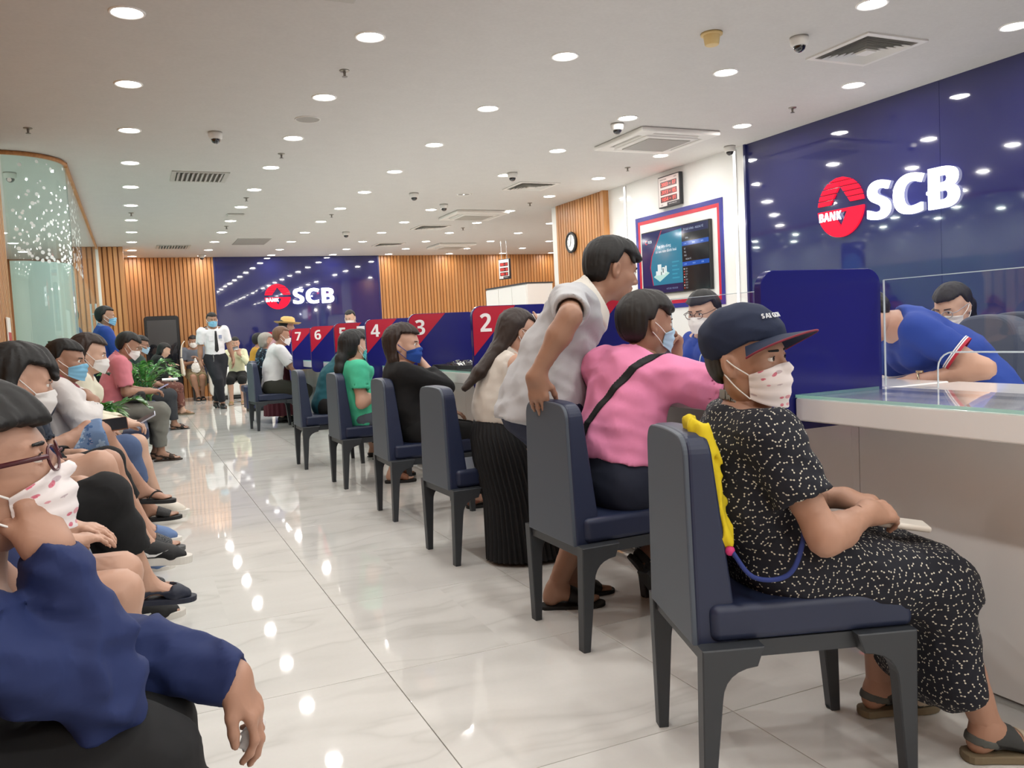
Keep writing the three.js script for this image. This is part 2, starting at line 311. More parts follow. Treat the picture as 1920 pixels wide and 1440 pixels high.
{
  const A = thing('smoke_detector', 'yellowed cup-shaped detector on the ceiling', 'detector', [3.63, CEIL, -4.59]);
  const y = M(0xd8bd82, 0.5);
  part('base', lathe([[0.001, 0], [0.072, 0], [0.072, -0.014], [0.056, -0.016]], 22), y, A); part('cup', lathe([[0.056, -0.014], [0.046, -0.075], [0.04, -0.08], [0.001, -0.08]], 22), y, A);
  for (const [x, z, l] of [[1.5, -7.36, 'round grey speaker disc in the ceiling over the aisle'], [4.3, -10.86, 'round grey speaker disc in the ceiling before the clock wall']]) {
    const B = thing('ceiling_speaker', l, 'speaker', [x, CEIL, z]); part('rim', lathe([[0.098, 0.001], [0.1, -0.008], [0.108, -0.008], [0.11, 0.001]], 26), acWhite, B); part('mesh_cover', lathe([[0.001, -0.006], [0.098, -0.005], [0.098, 0]], 26), M(0xa5a29c, 0.8), B);
  }
  for (const [x, z] of [[1.5, -5.98], [-0.68, -8.17], [1.5, -8.77], [5.62, -5.99], [5.61, -8.77], [1.48, -11.5], [0.1, -12.95], [1.5, -14.3], [5.6, -11.5], [5.61, -14.35], [8.4, -15.7], [2.9, -12.9]]) {
    const B = thing('sprinkler', 'small metal fire sprinkler head hanging from the ceiling', 'sprinkler', [x, CEIL, z], 0, 'fire sprinklers on the ceiling');
    part('plate', lathe([[0.001, 0], [0.036, 0], [0.034, -0.006], [0.012, -0.012]], 16), M(0x9a948b, 0.35, { metalness: 0.8 }), B); part('head', [cyl(0.008, 0.01, 0.03, 0, -0.04, 0, 10), cyl(0.02, 0.02, 0.003, 0, -0.046, 0, 12)], M(0x7c776f, 0.35, { metalness: 0.8 }), B);
  }
}

// ================================================================ SCREEN WALL
{
  const F = thing('screen_surround', 'square surround of blue and red stripes on the white wall', 'frame', [XR - 0.0225, 0, 0]);
  const zc = [-9.61, -7.80], yc = [1.30, 2.52];
  const band = (o, w, mat, name, t) => { const z0 = zc[0] + o, z1 = zc[1] - o, y0 = yc[0] + o, y1 = yc[1] - o; part(name, [bx(-t, 0, y1 - w, y1, z0, z1), bx(-t, 0, y0, y0 + w, z0, z1), bx(-t, 0, y0 + w, y1 - w, z0, z0 + w), bx(-t, 0, y0 + w, y1 - w, z1 - w, z1)], mat, F); };
  band(0, 0.055, M(0x2a2c86, 0.25), 'blue_stripe', 0.012); band(0.055, 0.045, M(0xc02037, 0.25), 'red_stripe', 0.010);
  part('white_panel', bx(-0.006, 0, yc[0] + 0.1, yc[1] - 0.1, zc[0] + 0.1, zc[1] - 0.1), whiteGloss, F);
  const tv = thing('television', 'wall television showing a blue bank advert beside an exchange rate table', 'television', [XR - 0.03, 0, 0]);
  part('bezel', rbx(-0.045, 0.0, 1.485, 2.305, -9.425, -7.99, 0.008, 2), blackMat, tv);
  const tex = canvasTex(1024, 576, (c, w, h) => {
    c.fillStyle = '#1b1f5e'; c.fillRect(0, 0, w, h);
    c.fillStyle = '#1c7f9e'; c.beginPath(); c.moveTo(300, 40); c.lineTo(640, 20); c.lineTo(640, 500); c.lineTo(170, 500); c.lineTo(130, 330); c.lineTo(160, 230); c.closePath(); c.fill();
    c.strokeStyle = '#b8243f'; c.lineWidth = 12; c.beginPath(); c.moveTo(330, 0); c.lineTo(160, 225); c.lineTo(130, 330); c.lineTo(170, 500); c.stroke();
    c.fillStyle = '#161b50'; c.fillRect(0, 500, 640, 76);
    c.fillStyle = '#d7e9f2'; c.font = 'bold 34px sans-serif'; c.fillText('Tay tiêu dùng', 250, 160); c.fillText('có sao nào đành hoá', 222, 205);
    c.font = 'bold 34px sans-serif'; c.fillText('SCB', 105, 100); c.strokeStyle = '#d3284a'; c.lineWidth = 7; c.beginPath(); c.arc(76, 88, 17, 0.4, 5.6); c.stroke();
    c.fillStyle = '#bfe6dd'; c.beginPath(); c.moveTo(180, 420); c.lineTo(330, 360); c.lineTo(440, 400); c.lineTo(280, 470); c.closePath(); c.fill();
    c.fillStyle = '#eaf4f2'; for (const [x, y, a, b] of [[250, 310, 60, 100], [320, 340, 45, 70], [370, 330, 25, 65], [220, 370, 30, 40]]) c.fillRect(x, y, a, b);
    c.fillStyle = '#35505a'; c.fillRect(330, 350, 14, 40); c.fillRect(300, 380, 12, 30);
    c.fillStyle = '#2f9ab8'; for (let i = 0; i < 5; i++) { c.fillRect(480, 300 + i * 36, 110 - (i % 2) * 30, 12); }
    c.fillStyle = '#8fa6c8'; c.font = '20px sans-serif'; c.fillText('HOTLINE 1900 6538', 380, 548);
    c.fillStyle = '#11131d'; c.fillRect(640, 0, 384, h); c.fillStyle = '#1a2150'; c.fillRect(640, 0, 384, 70);
    c.fillStyle = '#c6d2ea'; c.font = '26px sans-serif'; c.fillText('TY GIÁ VÀNG - NGOAI TÊ', 668, 46);
    c.fillStyle = '#1b55b8'; c.fillRect(640, 142, 384, 38); c.fillRect(640, 322, 384, 38);
    c.fillStyle = '#9fc3ff'; c.font = '18px sans-serif'; for (const y of [168, 348]) for (const [k, s] of [[0, 'LOAI'], [1, 'MUA'], [2, 'BÁN']]) c.fillText(s, 665 + k * 125, y);
    c.fillStyle = '#d9dde6'; c.fillText('VÀNG', 690, 120); c.fillText('NGOAI TÊ', 690, 305);
    const cur = ['SJC', 'PNJ', 'DOJI']; cur.forEach((s, i) => c.fillText(s, 668, 212 + i * 30));
    ['USD', 'USD', 'EUR', 'JPY', 'GBP', 'AUD', 'CAD', 'SGD'].forEach((s, i) => { c.fillStyle = i % 3 ? '#d84a4a' : '#e7e7e7'; c.beginPath(); c.arc(662, 384 + i * 24, 7, 0, 7); c.fill(); c.fillStyle = '#b9bfca'; c.fillText(s, 678, 390 + i * 24); });
  });
  const scr = new THREE.MeshStandardMaterial({ color: 0x111111, roughness: 0.08, emissive: 0xffffff, emissiveMap: tex, emissiveIntensity: 0.95 });
  const p = new THREE.PlaneGeometry(1.40, 0.79); part('screen', p, scr, tv).rotation.y = -Math.PI / 2; tv.children[1].position.set(-0.047, 1.895, -8.7075);
  // LED rate board above the screen
  const led = canvasTex(512, 448, (c, w, h) => {
    c.fillStyle = '#d9d6d3'; c.fillRect(0, 0, w, h); c.fillStyle = '#444'; c.font = 'bold 26px sans-serif'; c.fillText('KHÁCH HÀNG', 40, 46); c.fillText('QUÂY', 390, 40);
    for (const y of [70, 190, 300]) { c.fillStyle = '#4a0d12'; c.fillRect(50, y, 412, 86); }
    c.fillStyle = '#1d1d22'; c.fillRect(210, 398, 302, 50); c.fillStyle = '#c8c8c8'; c.font = 'bold 24px sans-serif'; c.fillText('NGÂN HÀNG SCB', 250, 432);
    c.fillStyle = '#55555c'; c.font = 'bold 30px sans-serif'; c.fillText('SCB', 50, 436);
  });
  const red = canvasTex(512, 448, (c, w, h) => { c.fillStyle = '#000'; c.fillRect(0, 0, w, h); c.fillStyle = '#ff4a3c'; c.font = 'bold 72px monospace'; [['3003', '07', 70], ['2013', '05', 190], ['1054', '01', 300]].forEach(([a, b, y]) => { c.fillText(a, 70, y + 68); c.fillText(b, 350, y + 68); c.fillRect(268, y + 40, 40, 8); }); });
  const ledMat = new THREE.MeshStandardMaterial({ map: led, roughness: 0.4, emissive: 0xffffff, emissiveMap: red, emissiveIntensity: 2.2 });
  function rateBoard(label, pos, turn, w, h) {
    const B = thing('queue_display', label, 'display', pos, turn);
    part('case', rbx(-w / 2 - 0.015, w / 2 + 0.015, -h / 2 - 0.015, h / 2 + 0.015, -0.05, 0, 0.008, 2), M(0x24252a, 0.4), B);
    part('screen', new THREE.PlaneGeometry(w, h).translate(0, 0, 0.002), ledMat, B);
    return B;
  }
  rateBoard('red LED queue display in black frame above the television', [XR - 0.08, 2.755, -8.76], -Math.PI / 2, 0.43, 0.36);
  { const p2 = new THREE.PointLight(0xff3020, 0.05); p2.position.set(XR - 0.2, 2.75, -8.76); p2.castShadow = true; scene.add(p2); }
  const B = rateBoard('small red LED queue display hanging on rods far down the hall', [7.3, 2.42, -16.4], -1.2, 0.30, 0.40);
  part('rod', [cyl(0.006, 0.006, 0.39, -0.08, 0.21, -0.02, 8), cyl(0.006, 0.006, 0.39, 0.08, 0.21, -0.02, 8)], steel, B);
  // clock
  const C = thing('wall_clock', 'round white wall clock with black rim on timber wall', 'clock', [XR - 0.09, 2.4, -11.27], -Math.PI / 2);
  part('rim', new THREE.TorusGeometry(0.142, 0.02, 10, 36).translate(0, 0, 0.03), blackMat, C); part('back', cyl(0.15, 0.15, 0.028, 0, 0, 0, 30).rotateX(Math.PI / 2), blackMat, C);
  const dial = canvasTex(256, 256, (c) => { c.fillStyle = '#eceeee'; c.fillRect(0, 0, 256, 256); c.fillStyle = '#222'; c.font = 'bold 24px sans-serif'; c.textAlign = 'center'; for (let i = 1; i <= 12; i++) { const a = i * Math.PI / 6; c.fillText(String(i), 128 + 98 * Math.sin(a), 136 - 98 * Math.cos(a)); } });
  part('dial', new THREE.CircleGeometry(0.136, 36).translate(0, 0, 0.0315), M(0xffffff, 0.4, { map: dial }), C);
  part('hand', new THREE.BoxGeometry(0.008, 0.075, 0.003).translate(0, 0.034, 0.036).rotateZ(2.6), blackMat, C); part('hand', new THREE.BoxGeometry(0.006, 0.11, 0.003).translate(0, 0.05, 0.039).rotateZ(-0.15), blackMat, C);
}

// ================================================================ COUNTERS
const counterWhite = M(0xf3f2f1, 0.16, { clearcoat: 0.4, clearcoatRoughness: 0.06 }), panelBlue = M(0x1d1f68, 0.14), panelRed = M(0xb01f33, 0.22), digitWhite = M(0xe9e7e6, 0.4);
const topGlass = M(0xffffff, 0.03, { transmission: 1, thickness: 0, phys: 1 }), glassEdge = M(0xc2efe4, 0.12, { transmission: 0.45, thickness: 0, phys: 1 });
const acrylic = M(0xffffff, 0.02, { transmission: 1, thickness: 0, ior: 1.49, phys: 1 }), acrylicEdge = M(0xd9e4ea, 0.2, { transmission: 0.25, thickness: 0, phys: 1 });
const PZ = (k) => -2.03 - 1.2 * k;
const rrect = (x0, y0, x1, y1, r) => { const s = new THREE.Shape(); s.moveTo(x0 + r, y0); s.lineTo(x1 - r, y0); s.absarc(x1 - r, y0 + r, r, -Math.PI / 2, 0); s.lineTo(x1, y1 - r); s.absarc(x1 - r, y1 - r, r, 0, Math.PI / 2); s.lineTo(x0 + r, y1); s.absarc(x0 + r, y1 - r, r, Math.PI / 2, Math.PI); s.lineTo(x0, y0 + r); s.absarc(x0 + r, y0 + r, r, Math.PI, Math.PI * 1.5); return s; };
const NUM = ['zero','one','two','three','four','five','six','seven','eight','nine'];
for (let k = 0; k <= 9; k++) {
  // divider panel
  const what = k === 0 ? 'plain navy divider panel with rounded corners beside the white counter' : k === 9 ? 'last navy and red divider panel at the far counter end' : `navy counter divider with red corner and the numeral ${NUM[k]}`;
  const P = thing('counter_divider', what, 'divider', [1.76, 0, PZ(k)], 0, 'counter dividers');
  part('panel', new THREE.ExtrudeGeometry(rrect(0, 0.77, 0.5, 1.27, 0.055), { depth: 0.026, bevelEnabled: true, bevelSize: 0.002, bevelThickness: 0.002, bevelSegments: 1, curveSegments: 8 }).translate(0, 0, -0.028), panelBlue, P);
  if (k > 0) {
    const t = new THREE.Shape(); t.moveTo(0.001, 0.99); t.lineTo(0.27, 1.269); t.lineTo(0.055, 1.269); t.absarc(0.055, 1.214, 0.054, Math.PI / 2, Math.PI); t.closePath();
    part('red_corner', new THREE.ExtrudeGeometry(t, { depth: 0.0015, bevelEnabled: false, curveSegments: 8 }), panelRed, P);
    const g = text(String(k), 0.104, 0.0015); g.translate(0.04, 1.125, 0.0016); part('number', g, digitWhite, P);
  }
  // counter unit on the near side of this divider
  const z1 = PZ(k - 1) - 0.03, z0 = PZ(k), near = k === 0;
  const U = thing('teller_counter', near ? 'large white teller counter with glass top beside the seated woman in cap' : k === 1 ? 'white teller counter before the woman in pink' : k === 9 ? 'white teller counter at the far end of the row' : `white teller counter between dividers ${NUM[k]} and ${NUM[k - 1]}`, 'counter', [0, 0, 0], 0, 'teller counters in a row');
  const ze = near ? -0.75 : z1;
  part('worktop', rbx(1.88, 2.62, 0.80, 0.872, z0 + 0.004, ze, 0.006, 1), counterWhite, U);
  part('glass_top', bx(1.882, 2.24, 0.8725, 0.882, z0 + 0.006, ze - 0.002), topGlass, U);
  part('glass_edge', [bx(1.8795, 1.882, 0.8725, 0.882, z0 + 0.006, ze - 0.002), bx(1.882, 2.24, 0.8725, 0.882, z0 + 0.004, z0 + 0.006)], glassEdge, U);
  part('front_panel', bx(2.15, 2.19, 0.035, 0.80, z0 + 0.002, ze - 0.0005), counterWhite, U); if (!near) part('joint_strip', bx(2.15, 2.19, 0.035, 0.765, ze, PZ(k - 1) - 0.001), counterWhite, U);
  part('plinth', bx(2.21, 2.24, 0, 0.035, z0 + 0.002, ze - 0.002), M(0x9c9a97, 0.4), U);
  part('side_panel', bx(2.19, 2.6, 0, 0.80, z0 + 0.002, z0 + 0.03), counterWhite, U);
  part('staff_desk', [rbx(2.6, 3.05, 0.72, 0.75, z0 + 0.01, ze - 0.005, 0.005, 1), bx(3.0, 3.04, 0, 0.72, z0 + 0.01, z0 + 0.05)], counterWhite, U);
  // clear screen standing on the counter
  const S = thing('acrylic_screen', near ? 'clear acrylic screen with pass opening on the near counter' : k === 9 ? 'clear acrylic screen at the far end of the counters' : `clear acrylic screen on the counter next to divider ${NUM[k]}`, 'screen', [2.262, 0, 0], 0, 'acrylic counter screens');
  const zs0 = z0 + 0.012, zs1 = ze - 0.05, m = z0 + 0.21, mm = Math.min(zs1 - 0.2, z0 + 0.98);
  const s = new THREE.Shape(); const y0 = 0.884, y1 = 1.232, hh = 0.995, r = 0.05;
  // shape coordinates: u runs along -z from zs1 (u = 0)
  const u = (z) => zs1 - z;
  s.moveTo(u(zs1), y0); s.lineTo(u(mm), y0); s.lineTo(u(mm), hh - r); s.absarc(u(mm) + r, hh - r, r, Math.PI, Math.PI / 2, true); s.lineTo(u(m) - r, hh); s.absarc(u(m) - r, hh - r, r, Math.PI / 2, 0, true); s.lineTo(u(m), y0); s.lineTo(u(zs0), y0); s.lineTo(u(zs0), y1); s.lineTo(u(zs1), y1); s.closePath();
  const g = new THREE.ExtrudeGeometry(s, { depth: 0.005, bevelEnabled: false, curveSegments: 8 }).rotateY(Math.PI / 2).translate(0, 0, zs1);
  part('pane', g, acrylic, S);
  const e = [[0, y1 - 0.002, zs1], [0, y1 - 0.002, zs0]], rim = [bx(-0.0005, 0.0055, y1 - 0.001, y1 + 0.0015, zs0, zs1), bx(-0.0005, 0.0055, y0, y1, zs0 - 0.003, zs0)];
  const arc = []; arc.push([0.0025, y0, m]); for (let i = 0; i <= 8; i++) { const a = i / 8 * Math.PI / 2; arc.push([0.0025, hh - r + r * Math.sin(a), m + r - r * Math.cos(a)]); } for (let i = 8; i >= 0; i--) { const a = i / 8 * Math.PI / 2; arc.push([0.0025, hh - r + r * Math.sin(a), mm - r + r * Math.cos(a)]); } arc.push([0.0025, y0, mm]);
  rim.push(tube(arc, 0.0026, 60, 5)); part('polished_edge', rim, acrylicEdge, S);
}
// notices fixed to dividers
for (const [k, x0, x1, y0, y1, l] of [[2, 0.275, 0.495, 0.80, 1.215, 'white notice sheet on divider two'], [5, 0.22, 0.47, 0.80, 1.235, 'white printed notice on divider five'], [7, 0.40, 0.49, 0.80, 1.2, 'narrow white notice on divider seven']]) {
  const t = canvasTex(256, 384, (c) => { c.fillStyle = '#e9eaec'; c.fillRect(0, 0, 256, 384); c.fillStyle = '#7d90b4'; c.fillRect(10, 40, 236, 10); c.fillStyle = '#a9b6cd'; for (let i = 0; i < 8; i++) c.fillRect(20, 80 + i * 18, 150 + (i * 37) % 70, 5); c.fillStyle = '#3f79b5'; c.fillRect(20, 250, 216, 14); c.fillRect(20, 272, 216, 14); });
  solo('notice', new THREE.BoxGeometry(x1 - x0, y1 - y0, 0.004).translate(1.76 + (x0 + x1) / 2, (y0 + y1) / 2, PZ(k) + 0.004), M(0xffffff, 0.5, { map: t }), l, 'notice');
}
// white cabinet beyond the counters
{
  const C = thing('white_cabinet', 'tall white cabinet with blue band behind the far counters', 'cabinet', [5.7, 0, -12.7]);
  part('body', rbx(0, 0.45, 0.08, 1.84, -0.9, 0.75, 0.006, 1), whiteMatte, C); part('plinth', bx(0.02, 0.44, 0, 0.08, -0.88, 0.73), darkGrey, C);
  for (let i = 0; i < 3; i++) { const d = part('door', bx(-0.018, 0, 0.1, 1.82, -0.89 + i * 0.55, -0.36 + i * 0.55), whiteMatte, C); part('handle', bx(-0.03, -0.018, 0.9, 1.02, -0.41 + i * 0.55, -0.40 + i * 0.55), steel, d); }
  part('top_band', bx(-0.02, 0.46, 1.84, 1.86, -0.91, 0.76), darkGrey, C);
}

// ================================================================ CHAIRS
const chairNavy = M(0x232c47, 0.42), chairGrey = M(0x4c5561, 0.5), chairLeg = M(0x33373c, 0.45);
const protoChair = (() => {
  const C = new THREE.Group();
  const legGeo = (front, sx) => { // profile in x-y with a curved bracket running inwards
    const s = new THREE.Shape(), t = 0.042, b = 0.021, top = 0.372;
    s.moveTo(0, 0); s.lineTo(b, 0); s.lineTo(t, 0.25); s.quadraticCurveTo(t + 0.004, 0.325, t + 0.085, 0.33); s.lineTo(t + 0.10, top); s.lineTo(0, top); s.closePath();
    const g = new THREE.ExtrudeGeometry(s, { depth: 0.036, bevelEnabled: true, bevelSize: 0.003, bevelThickness: 0.003, bevelSegments: 1, curveSegments: 6 });
    if (front) { g.scale(-1, 1, 1); const ix = g.index; if (ix) { const a = ix.array; for (let i = 0; i < a.length; i += 3) { const q = a[i]; a[i] = a[i + 2]; a[i + 2] = q; } } else { const p = g.attributes.position, n = g.attributes.normal, uvA = g.attributes.uv; for (let i = 0; i < p.count; i += 3) for (const at of [p, n, uvA]) { for (let c = 0; c < at.itemSize; c++) { const a = at.array[i * at.itemSize + c]; at.array[i * at.itemSize + c] = at.array[(i + 2) * at.itemSize + c]; at.array[(i + 2) * at.itemSize + c] = a; } } } }
    return g;
  };
  for (const f of [0, 1]) for (const s of [-1, 1]) {
    const m = part('leg', legGeo(f, s), chairLeg, C); m.position.set(f ? 0.262 : -0.262, 0, s > 0 ? 0.172 : -0.208); m.rotation.x = s * (f ? 0.02 : 0.055);
    part('foot_pad', cyl(0.012, 0.014, 0.006, f ? -0.016 : 0.016, -0.002, 0.018, 10), blackMat, m);
  }
  part('seat_rail', [bx(-0.255, 0.255, 0.332, 0.372, 0.162, 0.187), bx(-0.255, 0.255, 0.332, 0.372, -0.187, -0.162), bx(0.225, 0.255, 0.332, 0.372, -0.162, 0.162), bx(-0.255, -0.225, 0.332, 0.372, -0.162, 0.162)], chairLeg, C);
  part('seat', rbx(-0.23, 0.272, 0.372, 0.462, -0.196, 0.196, 0.022, 3), chairNavy, C);
  const bs = new THREE.Shape(), w = 0.176, v = 0.156, r = 0.05; bs.moveTo(-w, 0.372); bs.lineTo(w, 0.372); bs.lineTo(v, 0.855 - r); bs.quadraticCurveTo(v - 0.002, 0.852, v - r, 0.857); bs.quadraticCurveTo(0, 0.866, -v + r, 0.857); bs.quadraticCurveTo(-v + 0.002, 0.852, -v, 0.855 - r); bs.closePath();
  const back = new THREE.ExtrudeGeometry(bs, { depth: 0.034, bevelEnabled: true, bevelSize: 0.007, bevelThickness: 0.01, bevelSegments: 3, curveSegments: 8 }).rotateY(Math.PI / 2).translate(-0.252, 0, 0);
  { const p = back.attributes.position; for (let i = 0; i < p.count; i++) { const y = p.getY(i), k = (y - 0.372) / 0.5; if (p.getX(i) > -0.235) p.setX(i, p.getX(i) + 0.05 * (1 - k)); } back.computeVertexNormals(); }
  part('backrest', back, chairNavy, C);
  const rearS = new THREE.ExtrudeGeometry(bs, { depth: 0.008, bevelEnabled: true, bevelSize: 0.004, bevelThickness: 0.004, bevelSegments: 2, curveSegments: 8 }).rotateY(Math.PI / 2).translate(-0.268, 0, 0);
  part('back_panel', rearS, chairGrey, C, 'smooth grey outer back panel');
  return C;
})();
function chair(label, x, z, turn) {
  const c = protoChair.clone(); c.name = numbered('dining_chair'); c.position.set(x, 0, z); c.rotation.y = turn; scene.add(c);
  tag(c, label, 'chair', 'navy chairs along the counters'); return c;
}
chair('navy upholstered chair under the seated woman in dotted dress', 1.459, -1.676, -0.32);
chair('navy upholstered chair under the woman in pink shirt, held by standing man', 1.607, -2.705, 0.0);
chair('navy upholstered chair behind the woman in white sleeveless top', 1.60, -3.977, 0.03);
chair('navy upholstered chair under the woman in black jacket', 1.63, -5.085, -0.02);
chair('navy upholstered chair under the woman in green shirt', 1.62, -6.384, 0.02);
chair('navy upholstered chair under the person in teal coat', 1.546, -7.55, 0);
chair('navy upholstered chair with maroon trolley beside, under man in white shirt', 1.60, -11.2, 0.1);
chair('navy upholstered chair under the grey-haired woman', 1.75, -12.35, 0.05);
chair('navy chair by the back wall under man with white bags', 1.27, -18.55, -1.65);
// ================================================================ GLAZED OFFICE
{
  const glass = M(0xf1fbf9, 0.02, { transmission: 0.96, thickness: 0, ior: 1.5, phys: 1 }), film = M(0xe3f3f0, 0.55, { transmission: 0.55, thickness: 0, phys: 1 }), dotMat = M(0xf4fbfa, 0.6, { transmission: 0.2, thickness: 0, phys: 1 });
  const W = struct('wall_glass', [bx(-0.52, -0.48, CEIL - 0.05, CEIL, -17.2, -9.58)], wood[0]);
  const zs = [-9.58, -11.5, -13.4, -15.3, -17.18];
  for (let i = 0; i < 4; i++) { part('pane', bx(-0.506, -0.494, 0.03, CEIL - 0.04, zs[i + 1] + 0.003, zs[i] - 0.003), glass, W); part('frosted_film', bx(-0.511, -0.509, 0.03, 2.0, zs[i + 1] + 0.006, zs[i] - 0.006), film, W); }
  const arc = (r, y0, y1) => { const g = new THREE.CylinderGeometry(r, r, y1 - y0, 18, 1, true, 0, Math.PI / 2); return g.translate(-1.0, (y0 + y1) / 2, -9.58); };
  // the cylinder's quarter runs from +z to +x about (-1.0, -9.58): the rounded corner of the office
  part('curved_pane', [arc(0.5, 0.03, CEIL - 0.04), arc(0.494, 0.03, CEIL - 0.04)], M(0xf1fbf9, 0.02, { transmission: 0.96, thickness: 0, ior: 1.5, phys: 1, side: THREE.DoubleSide }), W);
  part('curved_film', arc(0.489, 0.03, 2.0), M(0xe3f3f0, 0.55, { transmission: 0.55, thickness: 0, phys: 1, side: THREE.DoubleSide }), W);
  const rail = new THREE.TorusGeometry(0.5, 0.022, 6, 20, Math.PI / 2).rotateX(Math.PI / 2).translate(-1.0, CEIL - 0.022, -9.58); part('top_rail', rail, wood[1], W);
  part('jamb', bx(-0.53, -0.47, 0, CEIL, -17.25, -17.18), M(0xd9d6cf, 0.4), W);
  // printed dots thinning out upwards
  const dots = []; for (let i = 0; i < 260; i++) { const t = Math.pow(rnd(), 1.7), y = 2.0 + t * 0.95, r = rr(0.008, 0.02); if (rnd() < 0.62) { const z = rr(-11.4, -9.7); dots.push(new THREE.CircleGeometry(r, 10).rotateY(Math.PI / 2).translate(-0.492, y, z)); } else { const a = rr(0.1, 1.45); dots.push(new THREE.CircleGeometry(r, 10).rotateY(a).translate(-1.0 + 0.503 * Math.sin(a), y, -9.58 + 0.503 * Math.cos(a))); } }
  part('printed_dots', dots, dotMat, W).userData.kind = 'stuff';
  const D = thing('door_handle', 'long vertical steel handle on the office glass door', 'handle', [-0.46, 0, -13.6]);
  part('bar', cyl(0.014, 0.014, 1.1, 0, 0.7, 0, 12), steel, D); part('mount', [cyl(0.01, 0.01, 0.04, 0, 0, 0, 8).rotateZ(Math.PI / 2).translate(0, 0.85, 0), cyl(0.01, 0.01, 0.04, 0, 0, 0, 8).rotateZ(Math.PI / 2).translate(0, 1.65, 0)], steel, D);
  // office wall screen and cupboard behind the glass
  const C = thing('office_cupboard', 'pale grey cupboard inside the glazed office', 'cupboard', [-3.58, 0, -12.2]);
  part('body', rbx(0, 0.45, 0, 2.1, -1.2, 1.2, 0.01, 1), M(0xcfd6d4, 0.5), C); for (let i = 0; i < 4; i++) { const d = part('door', bx(0.45, 0.468, 0.05, 2.05, -1.19 + i * 0.6, -0.61 + i * 0.6), M(0xd6dcda, 0.5), C); part('handle', bx(0.468, 0.48, 0.95, 1.15, -0.66 + i * 0.6, -0.645 + i * 0.6), steel, d); }
  const K = thing('light_poster', 'blue illuminated bank poster on the inside of the office glass', 'poster', [-0.56, 2.24, -12.38], Math.PI / 2);
  const kt = canvasTex(256, 256, (c) => { c.fillStyle = '#123a9c'; c.fillRect(0, 0, 256, 256); c.fillStyle = '#2f86e0'; c.beginPath(); c.ellipse(128, 210, 110, 110, 0, 0, 7); c.fill(); c.fillStyle = '#e6eefb'; c.font = 'bold 40px sans-serif'; c.fillText('SCB', 20, 52); });
  part('case', rbx(-0.29, 0.29, -0.28, 0.28, -0.03, 0.02, 0.006, 1), darkGrey, K); part('screen', new THREE.PlaneGeometry(0.54, 0.52).translate(0, 0, 0.022), new THREE.MeshStandardMaterial({ color: 0x111111, emissive: 0xffffff, emissiveMap: kt, emissiveIntensity: 1.4 }), K);
  const N = thing('wall_notice', 'small red and white safety notice on the timber wall', 'sign', [-0.985, 1.32, -8.45]);
  part('board', rbx(0, 0.012, -0.13, 0.13, -0.1, 0.1, 0.003, 1), M(0xe7e2da, 0.5), N); part('red_field', bx(0.012, 0.014, -0.11, 0.0, -0.08, 0.08), M(0xb5232c, 0.5), N);
}
// ================================================================ BENCHES AND SEATS
const benchNavy = M(0x27304c, 0.36);
function bench(label, x0, x1, z0, z1, h = 0.43, seg = 0.6) {
  const B = thing('waiting_bench', label, 'bench', [0, 0, 0]); const n = Math.max(1, Math.round((z1 - z0) / seg)), q = (z1 - z0) / n;
  for (let i = 0; i < n; i++) part('seat_cushion', rbx(x0, x1, h - 0.12, h, z0 + i * q + 0.004, z0 + (i + 1) * q - 0.004, 0.035, 3), benchNavy, B);
  part('base', rbx(x0 + 0.03, x1 - 0.02, 0.05, h - 0.11, z0 + 0.02, z1 - 0.02, 0.01, 1), benchNavy, B); part('plinth', bx(x0 + 0.06, x1 - 0.06, 0, 0.06, z0 + 0.05, z1 - 0.05), blackMat, B);
}
bench('long navy padded bench along the timber wall under the waiting customers', -0.74, -0.2, -6.25, -0.75);
bench('short navy padded bench under the man in pink', -0.45, 0.07, -9.85, -8.05);
bench('navy padded seat behind the leafy plant', -0.3, 0.22, -12.65, -11.95, 0.43, 0.7);
bench('navy padded seat under the woman in black hood', -0.02, 0.46, -15.1, -14.4, 0.42, 0.7);
bench('navy padded seat under the person in mustard shirt', 1.58, 2.02, -14.62, -14.18, 0.43, 0.5);
{
  const S = thing('stool', 'white stool on thin chrome legs under the woman holding a phone', 'stool', [1.74, 0, -16.5]);
  part('seat', rbx(-0.2, 0.2, 0.39, 0.44, -0.2, 0.2, 0.02, 2), whiteMatte, S); for (const x of [-0.17, 0.17]) for (const z of [-0.17, 0.17]) part('leg', cyl(0.011, 0.011, 0.39, x, 0, z, 10), chrome, S); for (const z of [0.1725, -0.1725]) part('foot_rail', bx(-0.17, 0.17, 0.03, 0.045, z - 0.0075, z + 0.0075), chrome, S);
  const P = thing('reception_plinth', 'low white rounded reception plinth with dark base at the back', 'plinth', [1.95, 0, -18.0]);
  part('body', rbx(-0.62, 0.62, 0.07, 0.66, -0.3, 0.3, 0.12, 5), whiteGloss, P); part('base', rbx(-0.56, 0.56, 0, 0.07, -0.26, 0.26, 0.03, 2), blackMat, P);
  const K = thing('kiosk', 'tall black display kiosk with dark screen against the timber back wall', 'kiosk', [0.56, 0, -18.95]);
  const sh = rrect(-0.33, 0.02, 0.33, 1.76, 0.06); part('housing', new THREE.ExtrudeGeometry(sh, { depth: 0.07, bevelEnabled: true, bevelSize: 0.008, bevelThickness: 0.008, bevelSegments: 2 }), M(0x121316, 0.25), K); part('screen', bx(-0.28, 0.28, 0.22, 1.68, 0.078, 0.081), M(0x1a1c22, 0.05, { clearcoat: 1 }), K); part('foot', rbx(-0.3, 0.3, 0, 0.02, -0.1, 0.3, 0.008, 1), blackMat, K);
}
